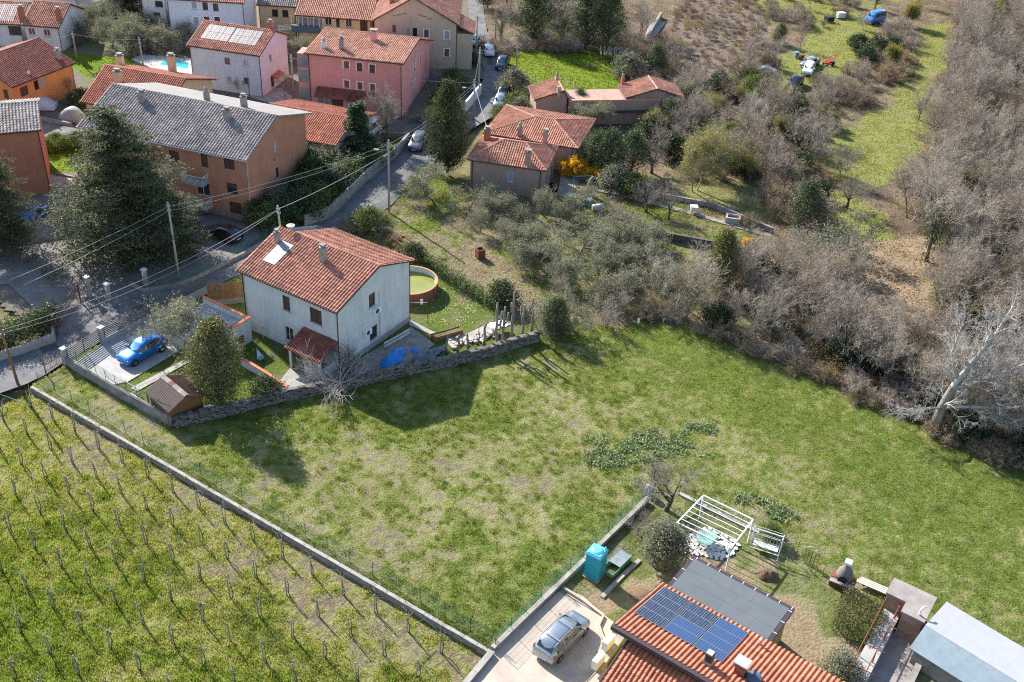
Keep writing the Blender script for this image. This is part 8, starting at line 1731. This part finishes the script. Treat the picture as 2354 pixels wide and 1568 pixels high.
wall('toilet_hose', 'thin dark hose lying across the drive corner', [tC(430, 780), tC(520, 850), tC(620, 950)], .03, .06, .04, MATS['iron'], cat='hose'); wall('toilet_hose', 'second dark hose running to the planting bed', [tC(440, 815), tC(640, 930), tC(810, 1035)], .03, .06, .04, MATS['iron'], cat='hose')
p = XY((1490, 1138)); o = thing('water_barrel', 'blue white tank wrapped in plastic at the garden wall corner', 'barrel', (*p, 0)); m = MB(); m.lathe([(.3, 0), (.36, .3), (.36, .7), (.28, .95), (.1, 1.0)], 12); m.build('drum', M('barrel_blue', (.25, .33, .48), rough=.4, var=.3, scale=4), o, smooth=True)

# ================================================================ yard clutter of the white house
zq = lambda x, y: ((1150 + .25913 * x) / 1.37782, (880 + .25913 * y) / 1.37782)
for i, (bx_, by_, tx_, ty_, br) in enumerate([(1620, 850, 1615, 310, 2), (1700, 850, 1720, 350, 2), (1820, 780, 1855, 175, 1), (1940, 775, 1950, 320, 2), (2050, 700, 2075, 240, 2), (1020, 940, 1020, 700, 0), (1160, 960, 1160, 700, 0), (1270, 900, 1270, 680, 0), (1482, 850, 1482, 560, 0), (1415, 790, 1410, 600, 0)]):
    b = Vector(G(*zq(bx_, by_), .0)); h = min(np.arange(.5, 6, .05), key=lambda z: (Vector(G(*zq(tx_, ty_), z)) - b).xy.length); _r = np.random.default_rng(400 + i)
    o = thing('pollard_trunk', ['pollarded grey trunk with two cut limbs, first of the tall ones from the house', 'pollarded thin trunk with a cut side limb beside the garden table', 'tallest straight pollarded trunk, middle of the row', 'pollarded trunk with a hooked cut limb', 'pollarded trunk with forked cut limbs at the right end', 'short cut trunk post nearest the blue tarp', 'second short cut trunk from the blue tarp', 'third short cut trunk from the blue tarp', 'short cut trunk beside the garden path', 'thin pale post between the short cut trunks'][i], 'tree', (b.x, b.y, 0), 0, 'row of cut trunks on the stone wall')
    pts = [(_r.normal(0, .05), _r.normal(0, .05), z) for z in np.linspace(-.1, h, 6)]; r0 = .16 if h > 1.6 else .14
    if i == 9: r0 = .06
    m = MB(); m.tube(pts, [r0 * (1 - .45 * t) * _r.uniform(.9, 1.1) for t in np.linspace(0, 1, 6)], 8)
    for k in range(br): a = _r.uniform(0, 6.28); z = h * _r.uniform(.45, .65); m.tube([(0, 0, z), (math.cos(a) * .35, math.sin(a) * .35, z + .25), (math.cos(a) * .42, math.sin(a) * .42, min(h * .95, z + _r.uniform(.8, 1.4)))], [.12, .1, .085], 7)
    m.build('trunk', MATS['bark'], o, smooth=True)
def tarp(label, px, h, mat, name='tarpaulin', n=14, seed=1):
    P = PP(*px); c = np.mean(P, 0); o = thing(name, label, 'tarpaulin', (c[0], c[1], 0)); A = np.array(P); x0, y0 = A.min(0); x1, y1 = A.max(0); st = .16; X, Y = np.meshgrid(np.arange(x0, x1 + st, st), np.arange(y0, y1 + st, st)); ins = inpoly(X, Y, P); cell = ins[:-1, :-1] & ins[1:, 1:] & ins[1:, :-1] & ins[:-1, 1:]
    dd = np.minimum.reduce([np.abs((np.array(P[(i + 1) % len(P)]) - P[i])[0] * (Y - P[i][1]) - (np.array(P[(i + 1) % len(P)]) - P[i])[1] * (X - P[i][0])) / np.linalg.norm(np.array(P[(i + 1) % len(P)]) - P[i]) for i in range(len(P))])
    Z = h * smooth01(dd, 0, .9) * (.7 + .5 * fbm(X, Y, 1.0, seed)) + .12 * (fbm(X, Y, .35, seed + 3) - .5) + .1; idx = np.arange(X.size).reshape(X.shape); F = np.stack([idx[:-1, :-1][cell], idx[:-1, 1:][cell], idx[1:, 1:][cell], idx[1:, :-1][cell]], 1)
    link('sheet', mesh_np('sheet', np.stack([X.ravel() - c[0], Y.ravel() - c[1], Z.ravel()], 1), F, mat, smooth=True), o); return o
tarp('bright blue tarpaulin draped over a heap behind the stone wall', [zq(190, 1040), zq(340, 920), (zq(520, 850)), zq(545, 900), zq(480, 1040), zq(300, 1150), zq(230, 1130)], .95, M('tarp_blue', (.012, .19, .55), rough=.35, var=.25, scale=3, bump=.02, bscale=6), seed=4)
tarp('small blue tarpaulin end beside the larger one', [zq(560, 890), zq(600, 850), zq(700, 890), zq(690, 930), zq(590, 940)], .5, MATS['tarp_blue'], seed=9)
tarp('grey plastic sheet over a long heap along the stone wall', [zq(600, 1000), zq(660, 920), zq(980, 840), zq(1010, 900), zq(880, 990), zq(640, 1080)], .6, M('tarp_grey', (.14, .17, .20), rough=.45, var=.5, scale=2.5, bump=.03, bscale=5), seed=12)
tarp('dark red brown tarpaulin over a stack by the house corner', [(770, 850), (785, 828), (820, 825), (828, 850), (800, 865)], 1.2, M('tarp_red', (.13, .05, .045), rough=.6, var=.25), seed=15)
la_, lb2 = Vector(G(*zq(255, 830), .6)), Vector(G(*zq(565, 640), .75)); o = thing('ladder', 'white ladder lying on edge along the foot of the house wall', 'ladder', (la_.x, la_.y, .45)); d = lb2 - la_; d.z = 0; m = MB()
for z in (0, .42): m.bar((0, 0, z), tuple(d + Vector((0, 0, z))), .04, .06)
for i in range(15): t = (i + .5) / 15; m.bar(tuple(d * t), tuple(d * t + Vector((0, 0, .42))), .03, .03)
m.build('rail_and_rung', MATS['white_paint'], o)
pb = Vector((*XY(zq(870, 790)), 0)); pe = Vector((*XY(zq(1220, 690)), 0)); d = pe - pb; o = thing('raised_bed', 'long brown planted trough at the end of the side path', 'planter', pb, math.atan2(d.y, d.x)); L = d.length; m = MB(); [m.box(*q) for q in ((0, L, 0, .06, 0, .5), (0, L, .7, .76, 0, .5), (0, .06, .061, .699, 0, .5), (L - .06, L, .061, .699, 0, .5))]; m.build('box', MATS['wood_brown'], o); m = MB(); m.box(.062, L - .062, .062, .698, 0, .42); m.build('soil', MATS['base_ground'], o)
pb = Vector((*XY((905, 560)), 0)); pe = Vector((*XY((932, 580)), 0)); d = pe - pb; o = thing('raised_bed', 'square brown plank bed behind the white house', 'planter', pb, math.atan2(d.y, d.x)); L = d.length; m = MB(); [m.box(*q) for q in ((0, L, 0, .06, 0, .6), (0, L, 1.2, 1.26, 0, .6), (0, .06, .061, 1.199, 0, .6), (L - .06, L, .061, 1.199, 0, .6))]; m.build('box', MATS['wood_brown'], o); m = MB(); m.box(.062, L - .062, .062, 1.198, 0, .45); m.build('soil', MATS['base_ground'], o)
for i, (q, r, h, lb) in enumerate((((1590, 580), .5, .72, 'white round garden table among the cut trunks, left of two'), ((1690, 560), .62, .72, 'larger white round garden table among the cut trunks'))):
    o = thing('garden_table', lb, 'table', (*XY(zq(*q), h), 0)); m = MB(); m.lathe([(.02, h - .04), (r, h - .03), (r, h), (.02, h + .004)], 18); m.build('table_top', MATS['white_paint'], o); m = MB(); m.tube([(0, 0, 0), (0, 0, h - .05)], .05, 7); m.build('leg', MATS['white_paint'], o)
p = XY(zq(1555, 655), .42); o = thing('garden_stool', 'small white round stool beside the garden tables', 'stool', (*p, 0)); m = MB(); m.lathe([(.02, .38), (.24, .39), (.24, .43), (.02, .435)], 14); m.build('seat', MATS['white_paint'], o)
for i in range(3): a = i * 2.09; m = MB(); m.tube([(math.cos(a) * .1, math.sin(a) * .1, .39), (math.cos(a) * .2, math.sin(a) * .2, 0)], .02, 5); m.build('leg', MATS['white_paint'], o)
_r = np.random.default_rng(77)
ra_, rb_ = zq(1060, 830), zq(1600, 700)
for i in range(46):
    t = _r.random(); q = (ra_[0] + (rb_[0] - ra_[0]) * t + _r.normal(0, 6), ra_[1] + (rb_[1] - ra_[1]) * t + _r.normal(0, 5)); o = link('rubble_stone', random.choice(pale_vars)); o.location = (*XY(q), .1); o.scale = (_r.uniform(.2, .5), _r.uniform(.2, .4), _r.uniform(.15, .3)); o.rotation_euler = (0, 0, _r.uniform(0, 6)); tag(o, 'loose stone in the heap beside the short cut trunks', 'stone', 'loose stones by the cut trunks')
p = XY((982, 742)); o = thing('clothes_post', 'thin dark clothes line post on the daisy lawn', 'post', (*p, 0)); m = MB(); m.tube([(0, 0, 0), (0, 0, 2.3)], .025, 6); m.build('shaft', MATS['iron'], o)
m = MB(); hq = H1.w((H1.L, H1.W - .6, 2.4)); o = thing('clothes_line', 'clothes line from the house corner to the lawn post', 'line', (p[0], p[1], 2.25)); m.tube([(0, 0, 0), tuple(Vector(hq) - Vector((p[0], p[1], 2.25)))], .012, 4); m.build('cord', MATS['white_paint'], o); m = MB(); m.box(-.7, -.45, .3, .33, -.45, .1); m.build('peg_bag', MATS['white_paint'], o)
p = XY((592, 815)); o = thing('parasol', 'closed pale blue parasol lying by the small lawn', 'parasol', (*p, .2)); m = MB(); m.tube([(0, 0, .3), (.5, -.9, .1)], [.05, .32], 8); m.tube([(-.15, .3, .35), (.6, -1.1, .1)], .025, 5); m.build('canopy', M('parasol_blue', (.35, .52, .60), rough=.7, var=.15), o)
p = XY((615, 775)); o = thing('drying_rack', 'pale blue drying rack in the shade beside the garage', 'rack', (*p, 0), .4); m = MB()
for x in (-.4, .4): m.bar((x, -.2, 0), (x, .2, 1.0), .03, .03); m.bar((x, .2, 0), (x, -.2, 1.0), .03, .03)
for y in np.linspace(-.25, .25, 5): m.bar((-.5, y, 1.0), (.5, y, 1.0), .02, .02)
m.build('frame', MATS['parasol_blue'], o)
for i, (q, sc) in enumerate((((430, 955), (1.2, .5, .25)), ((470, 948), (.8, .4, .3)), ((445, 948), (.5, .35, .4)))):
    o = thing('scrap_crate', ['black crate of scrap below the shed gable', 'white blue crate frame below the shed gable', 'grey scrap box below the shed gable'][i], 'crate', (*XY(q), .15), -.3 + i * .4); a, b, c_ = sc; m = MB(); m.box(0, a, 0, .04, 0, c_); m.box(0, a, b - .04, b, 0, c_); m.box(0, .04, .041, b - .041, 0, c_); m.box(a - .04, a, .041, b - .041, 0, c_); m.box(.041, a - .041, .041, b - .041, 0, .03); m.build('box', (MATS['car_trim'], MATS['white_paint'], MATS['galv'])[i], o)
pb = Vector((*XY(tA(870, 450), .5), 0)); o = thing('pipe_frame', 'low white pipe rail frame beside the drive and the shed', 'frame', pb); ps_ = [Vector(G(*tA(*q), .55)) - pb for q in ((870, 450), (1145, 605), (1085, 640), (1225, 735))]; m = MB()
for a, b in ((0, 1), (1, 2), (2, 3)): m.tube([tuple(ps_[a]), tuple(ps_[b])], .03, 6)
for a in ps_: m.tube([(a.x, a.y, 0), tuple(a)], .025, 5)
m.build('pipe', MATS['white_paint'], o)
# things further off
o = thing('incinerator', 'rusty square brick burner standing in the olive grove', 'burner', (*XY((1103, 592)), 0), .5); m = MB(); [m.box(*q) for q in ((-.4, .4, -.4, -.3, 0, 1.05), (-.4, .4, .3, .4, 0, 1.05), (-.4, -.3, -.299, .299, 0, 1.05), (.3, .4, -.299, .299, 0, 1.05))]; m.build('box', MATS['rust'], o); m = MB(); m.box(-.299, .299, -.299, .299, 0, .8); m.build('ash', MATS['car_trim'], o)
o = thing('well', 'square pale stone well on the lawn beside the low wall', 'well', (*XY((1683, 510)), 0), -.2); m = MB(); [m.box(*q) for q in ((-.8, .8, -.6, -.4, 0, .7), (-.8, .8, .4, .6, 0, .7), (-.8, -.6, -.399, .399, 0, .7), (.6, .8, -.399, .399, 0, .7))]; m.build('rim', MATS['concrete_light'], o); m = MB(); m.box(-.599, .599, -.399, .399, 0, .5); m.build('lid', MATS['rust'], o)
o = thing('beehive', 'small white box hive on legs on the lawn', 'beehive', (*XY((1593, 490)), 0)); m = MB(); m.box(-.35, .35, -.3, .3, .4, .8); m.box(-.42, .42, -.36, .36, .802, .9); m.build('box', MATS['white_paint'], o)
for sx in (-.28, .28):
    for sy in (-.22, .22): m = MB(); m.box(sx - .04, sx + .04, sy - .04, sy + .04, 0, .4); m.build('leg', MATS['white_paint'], o)
o = thing('water_tank', 'small white tank at the head of the lawn by the grove', 'tank', (*XY((1373, 486)), 0), .3); m = MB(); m.tube([(-.6, 0, .5), (.6, 0, .5)], .42, 12); m.build('drum', MATS['white_paint'], o, smooth=True); m = MB(); m.box(-.5, .5, -.25, .25, 0, .2); m.build('base', MATS['concrete_old'], o)
o = thing('stump', 'ivy topped tall tree stump on the lawn beside the brown house', 'tree', (*XY((1353, 448)), 0)); m = MB(); m.tube([(0, 0, 0), (.05, .02, 1.6), (.3, .1, 2.3)], [.38, .32, .16], 9); m.build('trunk', MATS['bark'], o, smooth=True); _r = np.random.default_rng(6); V_, F_, n_ = leaves(_r, [(-.15, -.15, 1.3), (.1, -.2, 1.7), (-.2, 0, 1.8)], 40, .2, .08); link('ivy', leaf_mesh('ivy', _r, V_, F_, n_, MATS['leaf_green']), o)
sw0 = Vector((*XY(tE(0, 0)), 0)); p = XY((1385, 435)); p = XY((1345, 440)); o = thing('play_swing', 'thin green metal play frame beside the brown house yard', 'swing', (*XY((1315, 440)), 0), .2); m = MB()
for x in (0, 2.2): m.tube([(x, -.7, 0), (x, 0, 1.9), (x, .7, 0)], .03, 5)
m.tube([(0, 0, 1.9), (2.2, 0, 1.9)], .03, 5); m.build('frame', MATS['frame_green'], o)
for i, (q, lb) in enumerate((((1318, 462), 'white box bin beside the brown house wall'), ((1345, 470), 'blue grey box beside the brown house wall'))): o = thing('garden_box', lb, 'box', (*XY(q), 0), -.2); m = MB(); m.box(-.6, .6, -.4, .4, 0, .7); m.build('box', (MATS['white_paint'], M('box_blue', (.16, .24, .30), var=.1))[i], o); m = MB(); m.box(-.63, .63, -.43, .43, .702, .76); m.build('lid', (MATS['white_paint'], MATS['box_blue'])[i], o)
# red loader
o = thing('red_loader', 'red farm loader with raised frame beside the abandoned cars', 'loader', (*XY(t4(575, 540)), 0), .6); o.scale = (.6, .6, .6); M('paint_red', (.45, .03, .025), rough=.5, var=.15)
m = MB(); m.box(-.4, 1.6, -.5, .5, .5, .95); m.box(-1.2, -.4, -.35, .35, .5, .8); m.build('chassis', MATS['paint_red'], o); m = MB()
for y in (-.55, .55): m.bar((-.6, y, .8), (1.9, y, 2.2), .12, .14); m.bar((1.9, y, 2.2), (3.0, y, 2.1), .12, .14); m.bar((1.0, y, .6), (1.2, y, 1.9), .1, .1)
m.bar((3.0, -.55, 2.1), (3.0, .55, 2.1), .14, .14); m.bar((1.9, -.55, 2.2), (1.9, .55, 2.2), .12, .12); m.build('loader_arm', MATS['paint_red'], o)
for x, r in ((-.8, .35), (1.2, .5)):
    for y in (-.7, .7): m = MB(); m.tube([(x, y - .12, r), (x, y + .12, r)], r, 14); m.build('wheel', MATS['tyre'], o)
for q, lb, s_, mt in ((t4(585, 180), 'black wrecked trailer box in the top scrub', (1.5, .9, .8), 'car_trim'), (t4(680, 150), 'white crate stack in the top scrub', (1.4, .8, .9), 'white_paint'), (t4(312, 475), 'small blue box beside the abandoned cars', (.6, .6, .8), 'box_blue'), (t4(358, 490), 'small orange box beside the abandoned cars', (.6, .5, .6), 'rust')):
    o = thing('scrap_box', lb, 'box', (*XY(q), 0), .3); a, b, c_ = s_; m = MB(); m.box(-a / 2, a / 2, -b / 2, b / 2, .1, c_); m.build('box', MATS[mt], o); m = MB(); m.box(-a / 2 - .05, a / 2 + .05, -b / 2 - .05, b / 2 + .05, c_ + .002, c_ + .08); m.build('lid', MATS[mt], o)
o = thing('plank_shelter', 'ruined grey plank shelter at the corner of the bright lawn', 'shelter', (*XY(t3(900, 525)), 0), -.1); m = MB()
for x in (-1.6, 0, 1.8): m.bar((x, -.9, 0), (x, -.9, 1.6), .1, .1); m.bar((x, .9, 0), (x, .9, 2.0), .1, .1)
m.build('post', MATS['wood_grey'], o)
for i in range(11): x = -2.0 + i * .38; m = MB(); m.bar((x + random.uniform(-.1, .1), -1.2, 1.6), (x + random.uniform(-.3, .3), 1.2, 2.1), .2, .04); m.build('plank', MATS['wood_grey'], o)
o = thing('roadside_marker', 'tiny white post sign on the edge of the grove by the field', 'post', (*XY((1466, 748)), 0)); m = MB(); m.box(-.12, .12, -.03, .03, .3, .75); m.tube([(0, .04, 0), (0, .04, .6)], .03, 5); m.build('board', MATS['white_paint'], o)
o = thing('far_carport', 'small lean to with timber frame by the yellow wing', 'shelter', (*XY((665, 98)), 0), .2); m = MB(); [m.bar((x, y, 0), (x, y, 2.2), .1, .1) for x in (-1.3, 1.3) for y in (-1, 1)]; m.build('post', MATS['white_paint'], o); m = MB(); [m.bar((-1.6, y, 2.25), (1.6, y, 2.45), .08, .1) for y in (-1, -.3, .4, 1)]; m.build('rafter', MATS['white_paint'], o)
bw = Vector((*XY((2165, 560)), 0))
# fallen white stones and rubbish on the dug over plot and meadow
_r = np.random.default_rng(31)
for i in range(18):
    q = (_r.uniform(1600, 1780), _r.uniform(10, 150)); x, y = XY(q)
    if not inpoly(np.array([x]), np.array([y]), rubble)[0]: continue
    o = link('rubble_stone', random.choice(pale_vars)); o.location = (x, y, .08); s_ = _r.uniform(.15, .45); o.scale = (s_, s_ * .7, s_ * .5); o.rotation_euler = (0, 0, _r.uniform(0, 6)); tag(o, 'pale loose stone strewn on the dug over plot at the top', 'stone', 'stones on the dug over plot')
print('objects', len(bpy.data.objects))
